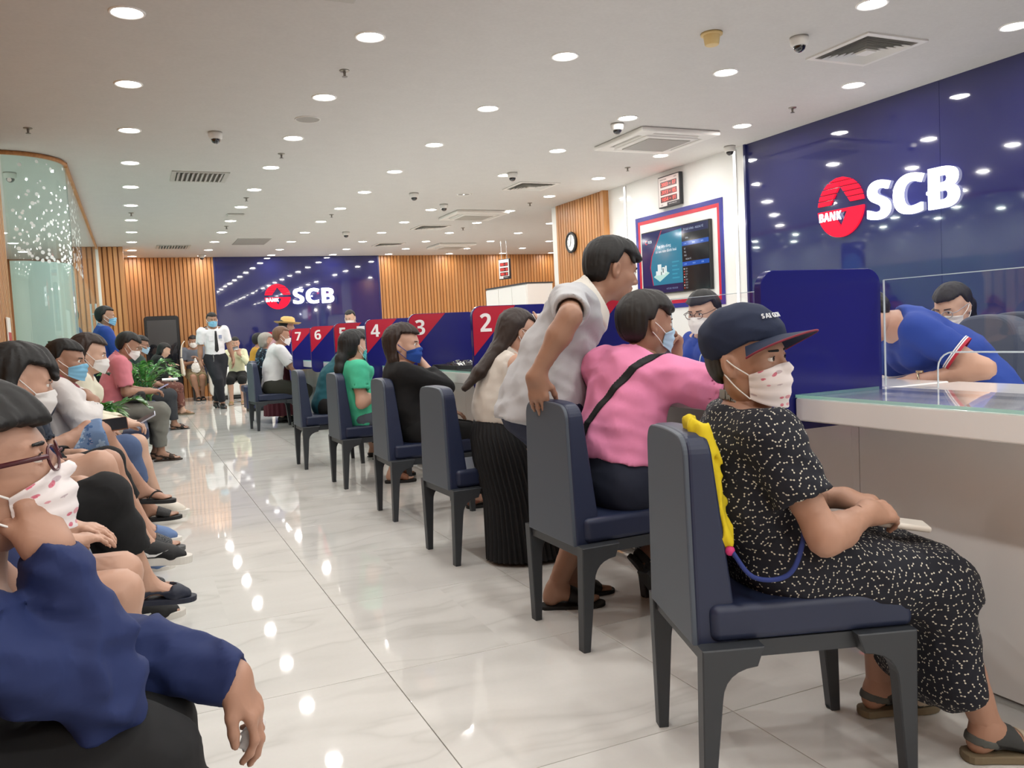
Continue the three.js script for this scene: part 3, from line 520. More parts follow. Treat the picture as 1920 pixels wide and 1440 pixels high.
// ================================================================ PLANTS
{
  const leafG = (() => { const P = [], ix = [], n = 6; for (let i = 0; i <= n; i++) { const t = i / n, w = 0.5 * Math.sin(Math.PI * Math.pow(t, 0.75)) * 0.42, y = 0.06 * Math.sin(t * 2.4); for (const [s, d] of [[-1, 0.04], [0, 0], [1, 0.04]]) P.push(t, y + d * w * 3 - t * t * 0.12, s * w); } for (let i = 0; i < n; i++) for (let k = 0; k < 2; k++) { const q = i * 3 + k; ix.push(q, q + 1, q + 3, q + 1, q + 4, q + 3); } const g = new THREE.BufferGeometry(); g.setAttribute('position', new THREE.Float32BufferAttribute(P, 3)); g.setIndex(ix); g.computeVertexNormals(); return g; })();
  const greens = [0x3d7d36, 0x4e963f, 0x2f6a2a, 0x72b04e].map((c) => M(c, 0.35, { side: THREE.DoubleSide, transmission: 0.15, thickness: 0, phys: 1 })), darks = [0x24452a, 0x2d5433, 0x1c3a22].map((c) => M(c, 0.3, { side: THREE.DoubleSide, phys: 1 })), stemM = M(0x4d6b2e, 0.6);
  const potM = M(0xe4e2dd, 0.4);
  function plant(label, x, z, stems, len, leafL, mats, spread, up, potH) {
    const T = thing('potted_plant', label, 'plant', [x, 0, z]);
    part('pot', lathe([[0.001, 0], [0.13, 0], [0.16, potH * 0.5], [0.175, potH], [0.16, potH], [0.15, potH - 0.03], [0.001, potH - 0.03]], 26), potM, T); part('soil', cyl(0.15, 0.15, 0.01, 0, potH - 0.035, 0, 20), M(0x3a2a20, 0.95), T);
    for (let k = 0; k < stems; k++) {
      const a = k / stems * 2 * Math.PI + rr(-0.3, 0.3), L = len * rr(0.75, 1.1), out = spread * rr(0.5, 1.15), b = [0.06 * Math.cos(a), potH - 0.03, 0.06 * Math.sin(a)], c = [out * 0.35 * Math.cos(a), potH + L * 0.6 * up, out * 0.35 * Math.sin(a)], e = [out * Math.cos(a), potH + L * 0.82 * up, out * Math.sin(a)], e2 = [out * 1.35 * Math.cos(a), potH + L * 0.8 * up - 0.06, out * 1.35 * Math.sin(a)];
      const cv = new THREE.CatmullRomCurve3([b, c, e, e2].map((p) => new THREE.Vector3(...p))); const st = part('stem', new THREE.TubeGeometry(cv, 14, 0.006, 5), stemM, T);
      const n = Math.round(L / 0.042); for (let i = 3; i <= n; i++) for (const s of [-1, 1]) { const t = i / n, p = cv.getPoint(t), d = cv.getTangent(t), side = new THREE.Vector3().crossVectors(d, new THREE.Vector3(0, 1, 0)).normalize().multiplyScalar(s), dir = side.multiplyScalar(0.85).addScaledVector(d, 0.6).add(new THREE.Vector3(0, rr(-0.1, 0.35), 0)).normalize(), m = part('leaf', leafG, mats[Math.floor(rnd() * mats.length)], st), sc = leafL * (0.65 + 0.5 * Math.sin(Math.PI * t)) * rr(0.85, 1.15); m.position.copy(p); m.quaternion.setFromUnitVectors(new THREE.Vector3(1, 0, 0), dir); m.rotateX(rr(-0.5, 0.5)); m.scale.setScalar(sc); }
    }
  }
  plant('dark glossy-leaved plant against the glass corner behind the bench', -0.62, -7.75, 9, 0.85, 0.11, darks, 0.26, 0.95, 0.5);
  plant('leafy green plant between the bench and the man in pink', -0.28, -7.05, 8, 0.62, 0.095, greens, 0.3, 0.75, 0.34);
  plant('big bright green fern-like plant beside the man in pink', 0.08, -10.55, 15, 0.85, 0.085, greens, 0.36, 0.85, 0.36);
}
// ================================================================ OFFICE CHAIRS
{
  const fab = M(0x40495c, 0.7), plastic = M(0x2a2d33, 0.5);
  const proto = new THREE.Group();
  part('seat', rbx(-0.22, 0.24, 0.43, 0.5, -0.24, 0.24, 0.035, 3), fab, proto);
  const bs = new THREE.Shape(); bs.moveTo(-0.2, 0.5); bs.lineTo(0.2, 0.5); bs.quadraticCurveTo(0.25, 0.8, 0.225, 0.97); bs.quadraticCurveTo(0.21, 1.06, 0.1, 1.07); bs.quadraticCurveTo(0, 1.08, -0.1, 1.07); bs.quadraticCurveTo(-0.21, 1.06, -0.225, 0.97); bs.quadraticCurveTo(-0.25, 0.8, -0.2, 0.5);
  part('backrest', new THREE.ExtrudeGeometry(bs, { depth: 0.05, bevelEnabled: true, bevelSize: 0.018, bevelThickness: 0.018, bevelSegments: 3 }).rotateY(Math.PI / 2).rotateZ(0.08).translate(-0.22, 0, 0), fab, proto);
  part('gas_post', cyl(0.025, 0.025, 0.32, 0, 0.1, 0, 14), steel, proto);
  for (let k = 0; k < 5; k++) { const a = k * 1.2566, m = part('base_arm', bx(0, 0.28, 0.075, 0.105, -0.02, 0.02), plastic, proto); m.rotation.y = a; part('caster', cyl(0.03, 0.03, 0.04, 0, -0.02, 0, 12).rotateX(Math.PI / 2).translate(0.265, 0.03, 0), blackMat, m); }
  for (const s of [-1, 1]) part('armrest', [rbx(-0.12, 0.14, 0.64, 0.67, s * 0.26 - 0.025, s * 0.26 + 0.025, 0.01, 2), bx(0, 0.03, 0.47, 0.64, s * 0.26 - 0.012, s * 0.26 + 0.012)], plastic, proto);
  for (const [x, z, t, l] of [[3.2, -2.61, 2.75, 'empty grey-blue office chair between the two staff women in blue'], [4.0, -2.99, 2.9, 'grey-blue office chair under the staff woman with tied hair'], [3.2, -4.08, 3.14, 'grey-blue office chair under the staff woman with round glasses'], [3.5, -4.85, 3.0, 'empty grey-blue office chair before the white screen wall']]) { const c = proto.clone(); c.name = numbered('office_chair'); c.position.set(x, 0, z); c.rotation.y = t; scene.add(c); tag(c, l, 'office chair', 'staff office chairs'); }
}
// ---------------------------------------------------------------- worn extras
function capHat(word) {
  return (c) => {
    const m = cloth(0x18243f, 0.85), dome = ell([-0.014, 0.05, 0], [0.112, 0.09, 0.091]), f = (x, y, z) => Math.max(dome(x, y, z), 0.046 - y - (x < 0.04 ? Math.min(0.07, (0.04 - x) * 0.48) : 0)), [lo, hi] = boundsOf([c.hc], 0.17 * c.hs);
    const cap = part('cap', surface(inFrame(wrinkle(f, 0.0025, 14), c.hc, c.hax, c.hs), lo, hi, 0.0045), m, c.G);
    // brim: curved sheet with thickness
    const P = [], ix = [], nu = 22, nv = 8; for (let l = 0; l < 2; l++) for (let j = 0; j <= nv; j++) for (let i = 0; i <= nu; i++) { const a = (i / nu * 2 - 1), th = a * 1.12, rr0 = 0.098, w = 0.078 * Math.pow(Math.cos(a * 1.35), 0.6), r = rr0 + w * j / nv, x = -0.008 + r * Math.cos(th) * 1.03, z = r * Math.sin(th) * 0.92; P.push(...c.H([x, 0.046 + 0.010 * Math.cos(a * 1.4) - 0.03 * a * a * (0.4 + j / nv) + 0.006 * j / nv - l * 0.004, z])); }
    const st = (nu + 1) * (nv + 1), q = (l, i, j) => l * st + j * (nu + 1) + i; for (let j = 0; j < nv; j++) for (let i = 0; i < nu; i++) { ix.push(q(0, i, j), q(0, i + 1, j), q(0, i, j + 1), q(0, i + 1, j), q(0, i + 1, j + 1), q(0, i, j + 1)); ix.push(q(1, i, j), q(1, i, j + 1), q(1, i + 1, j), q(1, i + 1, j), q(1, i, j + 1), q(1, i + 1, j + 1)); }
    const g = new THREE.BufferGeometry(); g.setAttribute('position', new THREE.Float32BufferAttribute(P, 3)); g.setIndex(ix); g.computeVertexNormals(); part('brim', g, m, cap);
    const e = []; for (let i = 0; i <= nu; i++) e.push([0, 1, 2].map((k) => (P[q(0, i, nv) * 3 + k] + P[q(1, i, nv) * 3 + k]) / 2)); part('piping', tube(e, 0.0026, 40, 6), M(0x7c2636, 0.8), cap);
    // lettering round the front-right of the crown
    const L = [...word].map((ch, i) => { const th = 0.62 - i * 0.125, y = 0.098, rx = 0.112 * Math.sqrt(1 - ((y - 0.05) / 0.09) ** 2), g2 = text(ch, 0.0125, 0.0016); const n = [Math.cos(th), 0.55, Math.sin(th) * 1.1], nn = v3.norm(n), p = [-0.012 + rx * Math.cos(th) + 0.0035 * nn[0], y, rx * 0.82 * Math.sin(th) + 0.0035 * nn[2]]; const X = v3.norm([Math.sin(th), 0, -Math.cos(th)]), Y = v3.cross(nn, X); const w = (a) => v3.norm([0, 1, 2].map((k) => c.hax[0][k] * a[0] + c.hax[1][k] * a[1] + c.hax[2][k] * a[2])); return g2.applyMatrix4(new THREE.Matrix4().makeBasis(new THREE.Vector3(...w(X)), new THREE.Vector3(...w(Y)), new THREE.Vector3(...w(nn))).setPosition(...c.H(p))); });
    part('lettering', L, M(0xdfe3e8, 0.7), cap);
  };
}
// narrow bag strap lying over the back, following the shirt
function strapBag(color = 0x17181b, from = 'L', to = 'R') {
  return (c) => {
    const A = v3.add(v3.add(c.sh[to], c.up2, 0.05), c.lat, to === 'R' ? -0.06 : 0.06), B = v3.add(v3.add(c.pel, c.latH, from === 'R' ? 0.15 : -0.15), [0, 0.05, 0]), n = v3.norm(v3.cross(v3.sub(B, A), c.fwd)), f0 = c.topField; if (!f0) return;
    const mid = v3.mix(A, B, 0.5), f = (x, y, z) => { const d = f0(x, y, z), w = Math.abs((x - mid[0]) * n[0] + (y - mid[1]) * n[1] + (z - mid[2]) * n[2]) - 0.014; return Math.max(d - 0.006, w, -(d + 0.004), y - (c.nk[1] + 0.03)); };
    const [lo, hi] = boundsOf([c.pel, c.nk, c.sh.R, c.sh.L], 0.16); part('bag_strap', surface(f, lo, hi, 0.0042), M(color, 0.7), c.G);
  };
}
function buttons() { return (c) => { const a = c.arm.R, d = v3.norm(v3.sub(a.wr, a.el)), g = []; const out = v3.norm(v3.cross(d, [0.3, 0.2, 1])); for (let i = 0; i < 3; i++) g.push(new THREE.SphereGeometry(0.007, 8, 6).translate(...v3.add(v3.add(v3.mix(a.el, a.wr, 0.4 + i * 0.1), [0, 0, 1], 0.052), d, 0))); part('cuff_buttons', g, M(0xc9a36b, 0.3, { metalness: 0.7 }), c.G); }; }
function bracelet(k) { return (c) => { const a = c.arm[k], d = v3.norm(v3.sub(a.wr, a.el)), p = v3.mix(a.el, a.wr, 0.93), t = new THREE.TorusGeometry(0.034, 0.005, 6, 18); t.applyQuaternion(new THREE.Quaternion().setFromUnitVectors(new THREE.Vector3(0, 0, 1), new THREE.Vector3(...d))).translate(...p); part('bracelet', t, blackMat, c.G); }; }
function watch(k) { return (c) => { const a = c.arm[k], d = v3.norm(v3.sub(a.wr, a.el)), p = v3.mix(a.el, a.wr, 0.95), q = new THREE.Quaternion().setFromUnitVectors(new THREE.Vector3(0, 0, 1), new THREE.Vector3(...d)); part('watch', [new THREE.TorusGeometry(0.031, 0.004, 6, 18).applyQuaternion(q).translate(...p), new THREE.CylinderGeometry(0.014, 0.014, 0.008, 14).translate(...v3.add(p, [0, 0.033, 0]))], M(0xc9b899, 0.25, { metalness: 0.9 }), c.G); }; }
function swoosh(k) { return (c) => { for (const kk of ['R', 'L']) { const a = c.leg[kk], s = c.s, sd = 1, P = (x, y, z) => v3.add(v3.add(v3.add(a.an, a.f, x * s), a.up, y * s), a.side, z * s); const z = 0.0465 * (kk === 'R' ? 1 : 1); const pts = [[0.0, -0.03], [0.012, -0.052], [0.04, -0.052], [0.09, -0.026], [0.045, -0.043], [0.02, -0.042]]; const sh = new THREE.Shape(pts.map((p) => new THREE.Vector2(p[0] * s, p[1] * s))), g = new THREE.ExtrudeGeometry(sh, { depth: 0.003, bevelEnabled: false }); g.applyMatrix4(new THREE.Matrix4().makeBasis(new THREE.Vector3(...a.f), new THREE.Vector3(...a.up), new THREE.Vector3(...a.side)).setPosition(...v3.add(a.an, a.side, 0.042 * s))); part('swoosh_mark', g, M(0xe4e4e2, 0.5), c.G); } }; }
function strawHat() { return (c) => { const g = lathe([[0.001, 0.135], [0.05, 0.132], [0.082, 0.115], [0.092, 0.075], [0.096, 0.045], [0.14, 0.038], [0.165, 0.052], [0.17, 0.056], [0.165, 0.048], [0.14, 0.032], [0.09, 0.038], [0.088, 0.07]], 28); g.scale(1.1, 1, 1).applyMatrix4(new THREE.Matrix4().makeBasis(new THREE.Vector3(...c.hax[0]), new THREE.Vector3(...c.hax[1]), new THREE.Vector3(...c.hax[2])).setPosition(...c.hc)); part('straw_hat', g, M(0xd8b774, 0.85, { side: THREE.DoubleSide }), c.G); }; }
function tieAndMarks() {
  return (c) => {
    const f = c.topField, front = (y, z) => { let x = 0.35; for (let i = 0; i < 120; i++) { if (f(x, y, z) < 0) break; x -= 0.004; } return x; }, ny = c.nk[1];
    const P = [], ix = [], rows = 12; for (let j = 0; j <= rows; j++) { const t = j / rows, y = ny - 0.02 - t * 0.40, w = (t < 0.08 ? 0.018 : 0.014 + 0.022 * t) * (j === rows ? 0.1 : 1); for (const z of [-w, w]) { const x = front(y, z * 0.5) + 0.007; P.push(x, y, z + 0.0); } } for (let j = 0; j < rows; j++) { const q = j * 2; ix.push(q, q + 1, q + 2, q + 1, q + 3, q + 2); }
    const g = new THREE.BufferGeometry(); g.setAttribute('position', new THREE.Float32BufferAttribute(P, 3)); g.setIndex(ix); g.computeVertexNormals(); part('tie', g, M(0x14151a, 0.6, { side: THREE.DoubleSide }), c.G);
    const e = []; for (const k of ['R', 'L']) { const b = v3.add(v3.mix(c.sh[k], c.nk, 0.25), [0, 0.062, 0]); e.push(rbx(-0.025, 0.025, -0.006, 0.006, -0.05, 0.05, 0.005, 1).rotateX(k === 'R' ? 0.35 : -0.35).translate(...b)); } part('epaulettes', e, M(0x1b1c22, 0.7), c.G);
    for (const z of [0.08, -0.08]) { const x = front(ny - 0.17, z); part('chest_pocket', rbx(-0.003, 0.004, -0.05, 0.05, -0.042, 0.042, 0.003, 1).translate(x + 0.003, ny - 0.17, z), cloth(0xdedee3, 0.8), c.G); }
    { const x = front(ny - 0.13, -0.07); part('badge', rbx(-0.002, 0.003, -0.03, 0.03, -0.025, 0.025, 0.002, 1).translate(x + 0.012, ny - 0.15, -0.075), M(0x8f97b5, 0.5), c.G); }
    part('key_clip', tube([[c.pel[0] + 0.145, c.pel[1] + 0.07, 0.07], [c.pel[0] + 0.155, c.pel[1] + 0.0, 0.065], [c.pel[0] + 0.15, c.pel[1] - 0.06, 0.07]], 0.005, 10, 6), chrome, c.G);
    part('belt', lathe([[0.128, -0.018], [0.132, -0.018], [0.132, 0.018], [0.128, 0.018]], 30).scale(0.98, 1, 1.24).translate(c.pel[0] + 0.002, c.pel[1] + 0.09, 0), blackMat, c.G);
  };
}
function cuffs(cols) { return (c) => { for (const k of ['R', 'L']) { const a = c.arm[k], d = v3.norm(v3.sub(a.el, a.sh)), q = new THREE.Quaternion().setFromUnitVectors(new THREE.Vector3(0, 1, 0), new THREE.Vector3(...d)); [[0.585, 0], [0.56, 0], [0.61, 1]].forEach(([t, ci]) => { const p = v3.mix(a.sh, a.el, t), g = new THREE.CylinderGeometry(0.0715 * c.s, 0.071 * c.s, ci ? 0.012 : 0.0045, 28, 1, true).applyQuaternion(q).translate(...p); part('cuff_stripe', g, M(cols[ci], 0.8, { side: THREE.DoubleSide }), c.G); }); } }; }
function chestLogo() { return (c) => { const g = text('SCB', 0.026, 0.002), f = c.topField, Z = v3.norm(v3.add(v3.mul(c.fwd, 0.5), c.lat, -0.85)), base = v3.add(c.mid, c.up2, 0.07); let p = v3.add(base, Z, 0.3); for (let i = 0; i < 140; i++) { if (f(...p) < 0.002) break; p = v3.add(p, Z, -0.002); } const Y = c.up2, X = v3.norm(v3.cross(Y, Z)); part('chest_word', g.applyMatrix4(new THREE.Matrix4().makeBasis(new THREE.Vector3(...X), new THREE.Vector3(...Y), new THREE.Vector3(...Z)).setPosition(...v3.add(p, Z, 0.004))), M(0xe6e8f0, 0.6), c.G); }; }
function lanyard(col = 0x8f8f8c) { return (c) => { const b = v3.add(c.nk, c.up2, 0.03), f = cone(v3.add(c.nk, c.up2, -0.05), v3.add(c.nk, c.up2, 0.12), 0.066 * c.s, 0.06 * c.s), i1 = cone(v3.add(c.nk, c.up2, -0.05), v3.add(c.nk, c.up2, 0.12), 0.062 * c.s, 0.056 * c.s), n = v3.norm(v3.add(c.up2, c.fwd, 0.5)), [lo, hi] = boundsOf([b], 0.1); part('lanyard', surface((x, y, z) => Math.max(f(x, y, z), -i1(x, y, z), Math.abs((x - b[0]) * n[0] + (y - b[1]) * n[1] + (z - b[2]) * n[2]) - 0.011), lo, hi, 0.004), M(col, 0.7), c.G); }; }
function sideStripe() { return (c) => { const a = c.leg.R, pts = []; for (let i = 0; i <= 6; i++) { const t = 0.25 + i / 6 * 0.7; pts.push(v3.add(v3.mix(a.hip, a.kn, t), v3.norm([-0.25, 0, 1]), (0.088 - 0.031 * t) * c.s + 0.036)); } part('side_stripe', tube(pts, 0.004, 20, 5), M(0xdcdcd8, 0.8), c.G); }; }
// ================================================================ PEOPLE: implicit surfaces meshed with surface nets
const v3 = { add: (a, b, k = 1) => [a[0] + b[0] * k, a[1] + b[1] * k, a[2] + b[2] * k], sub: (a, b) => [a[0] - b[0], a[1] - b[1], a[2] - b[2]], mul: (a, k) => [a[0] * k, a[1] * k, a[2] * k], dot: (a, b) => a[0] * b[0] + a[1] * b[1] + a[2] * b[2], cross: (a, b) => [a[1] * b[2] - a[2] * b[1], a[2] * b[0] - a[0] * b[2], a[0] * b[1] - a[1] * b[0]], len: (a) => Math.hypot(a[0], a[1], a[2]), norm: (a) => { const l = Math.hypot(a[0], a[1], a[2]) || 1; return [a[0] / l, a[1] / l, a[2] / l]; }, mix: (a, b, t) => [a[0] + (b[0] - a[0]) * t, a[1] + (b[1] - a[1]) * t, a[2] + (b[2] - a[2]) * t] };
const smin = (a, b, k) => { const h = Math.max(k - Math.abs(a - b), 0) / k; return Math.min(a, b) - h * h * k * 0.25; };
const smax = (a, b, k) => -smin(-a, -b, k);
const cone = (a, b, ra, rb) => { const [a0, a1, a2] = a, bx_ = b[0] - a0, by = b[1] - a1, bz = b[2] - a2, L = bx_ * bx_ + by * by + bz * bz || 1e-9, rd = rb - ra; return (x, y, z) => { x -= a0; y -= a1; z -= a2; let t = (x * bx_ + y * by + z * bz) / L; t = t < 0 ? 0 : t > 1 ? 1 : t; x -= t * bx_; y -= t * by; z -= t * bz; return Math.sqrt(x * x + y * y + z * z) - (ra + rd * t); }; };
// bone with elliptic section: lateral axis lat, radii [lateral, depth] at both ends
const ebone = (a, b, lat, ra, rb) => {
  const d = v3.sub(b, a), L = v3.dot(d, d) || 1e-9, ax = v3.norm(d), l = v3.norm(v3.sub(lat, v3.mul(ax, v3.dot(lat, ax)))), dp = v3.cross(ax, l);
  const [ax0, ax1, ax2] = ax, [l0, l1, l2] = l, [p0, p1, p2] = dp, [d0, d1, d2] = d, [a0, a1, a2] = a, r0 = ra[0], r1 = ra[1], q0 = rb[0] - r0, q1 = rb[1] - r1;
  return (x, y, z) => {
    x -= a0; y -= a1; z -= a2; let t = (x * d0 + y * d1 + z * d2) / L; t = t < 0 ? 0 : t > 1 ? 1 : t;
    x -= t * d0; y -= t * d1; z -= t * d2; const rl = r0 + q0 * t, rd = r1 + q1 * t, rm = rl < rd ? rl : rd;
    const vl = (x * l0 + y * l1 + z * l2) / rl, vd = (x * p0 + y * p1 + z * p2) / rd, va = (x * ax0 + y * ax1 + z * ax2) / rm;
    const k0 = Math.sqrt(vl * vl + vd * vd + va * va); if (k0 < 1e-6) return -rm;
    const e = vl / rl, f = vd / rd, g = va / rm; return k0 * (k0 - 1) / Math.sqrt(e * e + f * f + g * g);
  };
};
const ell = (c, r, ax = [[1, 0, 0], [0, 1, 0], [0, 0, 1]]) => {
  const [c0, c1, c2] = c, [a, b, d] = ax, [r0, r1, r2] = r, rm = Math.min(r0, r1, r2);
  return (x, y, z) => { x -= c0; y -= c1; z -= c2; const u = (x * a[0] + y * a[1] + z * a[2]) / r0, v = (x * b[0] + y * b[1] + z * b[2]) / r1, w = (x * d[0] + y * d[1] + z * d[2]) / r2; const k0 = Math.sqrt(u * u + v * v + w * w); if (k0 < 1e-6) return -rm; const e = u / r0, f = v / r1, g = w / r2; return k0 * (k0 - 1) / Math.sqrt(e * e + f * f + g * g); };
};
const blend = (list, k0 = 0.03) => { const f = list.map((e) => Array.isArray(e) ? e[0] : e), ks = list.map((e) => Array.isArray(e) ? e[1] : k0), n = f.length; return (x, y, z) => { let d = f[0](x, y, z); for (let i = 1; i < n; i++) { const b = f[i](x, y, z), k = ks[i]; let h = d - b; h = h < 0 ? k + h : k - h; d = d < b ? d : b; if (h > 0) d -= h * h * 0.25 / k; } return d; }; };
const planeCut = (f, c, n) => (x, y, z) => Math.max(f(x, y, z), (x - c[0]) * n[0] + (y - c[1]) * n[1] + (z - c[2]) * n[2]); // keeps the side n points away from
function surface(fn, lo, hi, cell) {
  const nx = Math.ceil((hi[0] - lo[0]) / cell) + 2, ny = Math.ceil((hi[1] - lo[1]) / cell) + 2, nz = Math.ceil((hi[2] - lo[2]) / cell) + 2;
  const val = new Float32Array(nx * ny * nz), B = 6, at = (i, j, k) => (k * ny + j) * nx + i, reach = B * cell * 0.87 * 1.3;
  for (let k0 = 0; k0 < nz; k0 += B) for (let j0 = 0; j0 < ny; j0 += B) for (let i0 = 0; i0 < nx; i0 += B) {
    const c = fn(lo[0] + (i0 + B / 2 - 0.5) * cell, lo[1] + (j0 + B / 2 - 0.5) * cell, lo[2] + (k0 + B / 2 - 0.5) * cell), far = Math.abs(c) > reach;
    for (let k = k0; k < Math.min(nz, k0 + B); k++) for (let j = j0; j < Math.min(ny, j0 + B); j++) for (let i = i0; i < Math.min(nx, i0 + B); i++) val[at(i, j, k)] = far ? c : fn(lo[0] + i * cell, lo[1] + j * cell, lo[2] + k * cell);
  }
  const id = new Int32Array(nx * ny * nz).fill(-1), pos = [], ix = [], c = new Float64Array(8), off = [0, 1, nx, nx + 1, nx * ny, nx * ny + 1, nx * ny + nx, nx * ny + nx + 1];
  for (let k = 0; k < nz - 1; k++) for (let j = 0; j < ny - 1; j++) for (let i = 0; i < nx - 1; i++) {
    const b0 = at(i, j, k); let mask = 0;
    for (let n = 0; n < 8; n++) { const q = val[b0 + off[n]]; c[n] = q; if (q < 0) mask |= 1 << n; }
    if (mask === 0 || mask === 255) continue;
    let sx = 0, sy = 0, sz = 0, m = 0;
    for (let n = 0; n < 8; n++) for (let e = 1; e < 8; e <<= 1) { const o = n | e; if (o === n || (c[n] < 0) === (c[o] < 0)) continue; const t = c[n] / (c[n] - c[o]); sx += (n & 1) + (e === 1 ? t : 0); sy += ((n >> 1) & 1) + (e === 2 ? t : 0); sz += (n >> 2) + (e === 4 ? t : 0); m++; }
    id[b0] = pos.length / 3; pos.push(lo[0] + (i + sx / m) * cell, lo[1] + (j + sy / m) * cell, lo[2] + (k + sz / m) * cell);
  }
  for (let k = 1; k < nz - 1; k++) for (let j = 1; j < ny - 1; j++) for (let i = 1; i < nx - 1; i++) {
    const a = val[at(i, j, k)] < 0;
    const quad = (p, q, r, s, flip) => { if (p < 0 || q < 0 || r < 0 || s < 0) return; if (flip) ix.push(p, q, r, p, r, s); else ix.push(p, r, q, p, s, r); };
    if (a !== (val[at(i + 1, j, k)] < 0)) quad(id[at(i, j - 1, k - 1)], id[at(i, j, k - 1)], id[at(i, j, k)], id[at(i, j - 1, k)], a);
    if (a !== (val[at(i, j + 1, k)] < 0)) quad(id[at(i - 1, j, k - 1)], id[at(i - 1, j, k)], id[at(i, j, k)], id[at(i, j, k - 1)], a);
    if (a !== (val[at(i, j, k + 1)] < 0)) quad(id[at(i - 1, j - 1, k)], id[at(i, j - 1, k)], id[at(i, j, k)], id[at(i - 1, j, k)], a);
  }
  const g = new THREE.BufferGeometry(); g.setAttribute('position', new THREE.Float32BufferAttribute(pos, 3)); g.setIndex(ix); g.computeVertexNormals(); return g;
}
const boundsOf = (pts, r) => { const lo = [1e9, 1e9, 1e9], hi = [-1e9, -1e9, -1e9]; for (const p of pts) for (let i = 0; i < 3; i++) { lo[i] = Math.min(lo[i], p[i] - r); hi[i] = Math.max(hi[i], p[i] + r); } return [lo, hi]; };
const joinIx = (gs) => { gs = gs.filter((g) => g.index.count); for (const g of gs) for (const k of Object.keys(g.attributes)) if (!['position', 'normal'].includes(k)) g.deleteAttribute(k); return gs.length > 1 ? mergeGeometries(gs) : gs[0]; };
// uv by the side a face looks to, in metres (for printed cloth)
function boxUV(g, scale = 1) {
  const n = g.toNonIndexed(), p = n.attributes.position, q = n.attributes.normal, uv = new Float32Array(p.count * 2);
  for (let i = 0; i < p.count; i += 3) {
    let s = [0, 0, 0]; for (let k = 0; k < 3; k++) { s[0] += Math.abs(q.getX(i + k)); s[1] += Math.abs(q.getY(i + k)); s[2] += Math.abs(q.getZ(i + k)); }
    const a = s[0] > s[1] && s[0] > s[2] ? 0 : s[1] > s[2] ? 1 : 2;
    for (let k = 0; k < 3; k++) { const x = p.getX(i + k), y = p.getY(i + k), z = p.getZ(i + k); uv[(i + k) * 2] = (a === 0 ? z + 0.37 : x) * scale; uv[(i + k) * 2 + 1] = (a === 1 ? z + 0.21 : y) * scale; }
  }
  n.setAttribute('uv', new THREE.BufferAttribute(uv, 2)); return n;
}
// two-bone reach
function reach(root, target, l1, l2, pole) {
  let d = v3.sub(target, root), L = v3.len(d); const m = (l1 + l2) * 0.995; if (L > m) { target = v3.add(root, d, m / L); d = v3.sub(target, root); L = m; }
  L = Math.max(L, Math.abs(l1 - l2) + 0.02); const u = v3.norm(d), c = clamp((l1 * l1 + L * L - l2 * l2) / (2 * l1 * L), -1, 1), h = v3.norm(v3.sub(pole, v3.mul(u, v3.dot(pole, u))));
  return { mid: v3.add(v3.add(root, u, l1 * c), h, l1 * Math.sqrt(1 - c * c)), end: target };
}
const frameYPR = (yaw, pitch, roll) => { const m = new THREE.Matrix4().makeRotationFromEuler(new THREE.Euler(roll, yaw, -pitch, 'YZX')).elements; return [[m[0], m[1], m[2]], [m[4], m[5], m[6]], [m[8], m[9], m[10]]]; };
const inFrame = (f, o, ax, s = 1) => { const [a, b, c] = ax, i = 1 / s; return (x, y, z) => { x -= o[0]; y -= o[1]; z -= o[2]; return f((x * a[0] + y * a[1] + z * a[2]) * i, (x * b[0] + y * b[1] + z * b[2]) * i, (x * c[0] + y * c[1] + z * c[2]) * i) * s; }; };
const outOf = (o, ax, s, p) => [0, 1, 2].map((i) => o[i] + s * (ax[0][i] * p[0] + ax[1][i] * p[1] + ax[2][i] * p[2]));

// ---- head, in its own frame: x forward, y up, z to the right; eyes at y = 0
const headShape = (() => {
  const sk = [[ell([-0.012, 0.026, 0], [0.096, 0.082, 0.075]), 0.02], [ell([0.018, -0.04, 0], [0.066, 0.07, 0.060]), 0.03], [ell([0.052, -0.088, 0], [0.026, 0.022, 0.028]), 0.035], [ell([0.045, -0.028, 0.036], [0.033, 0.026, 0.026]), 0.025], [ell([0.045, -0.028, -0.036], [0.033, 0.026, 0.026]), 0.025], [ell([0.066, 0.017, 0], [0.017, 0.011, 0.046]), 0.02], [ell([-0.005, -0.06, 0.046], [0.03, 0.03, 0.02]), 0.03], [ell([-0.005, -0.06, -0.046], [0.03, 0.03, 0.02]), 0.03],
    [cone([0.078, 0.008, 0], [0.1, -0.03, 0], 0.007, 0.0115), 0.014], [ell([0.09, -0.036, 0.011], [0.011, 0.008, 0.008]), 0.008], [ell([0.09, -0.036, -0.011], [0.011, 0.008, 0.008]), 0.008],
    [ell([0.081, -0.058, 0], [0.012, 0.006, 0.021]), 0.008], [ell([0.079, -0.0665, 0], [0.012, 0.0065, 0.018]), 0.006]];
  const base = blend(sk), ear = (s) => { const e = ell([-0.012, -0.01, s * 0.079], [0.018, 0.031, 0.011], frameYPR(s * 0.35, -0.2, 0)), h = ell([-0.004, -0.006, s * 0.088], [0.009, 0.018, 0.008]); return (x, y, z) => smax(e(x, y, z), -h(x, y, z), 0.006); };
  const eR = ear(1), eL = ear(-1);
  return (x, y, z) => {
    let d = base(x, y, z);
    for (const s of [1, -1]) { const q = Math.hypot((x - 0.089) / 1, (y + 0.001) * 1.25, (z - s * 0.031) * 0.75) - 0.0125; d = smax(d, -q, 0.012); }
    for (const s of [1, -1]) { const q = Math.hypot(x - 0.0725, y + 0.001, z - s * 0.031), up = Math.max(q - 0.0138, 0.0042 - y - 0.001), lo = Math.max(q - 0.0134, y + 0.0062); d = smin(smin(d, up, 0.004), lo, 0.004); }
    return smin(smin(d, eR(x, y, z), 0.012), eL(x, y, z), 0.012);
  };
})();
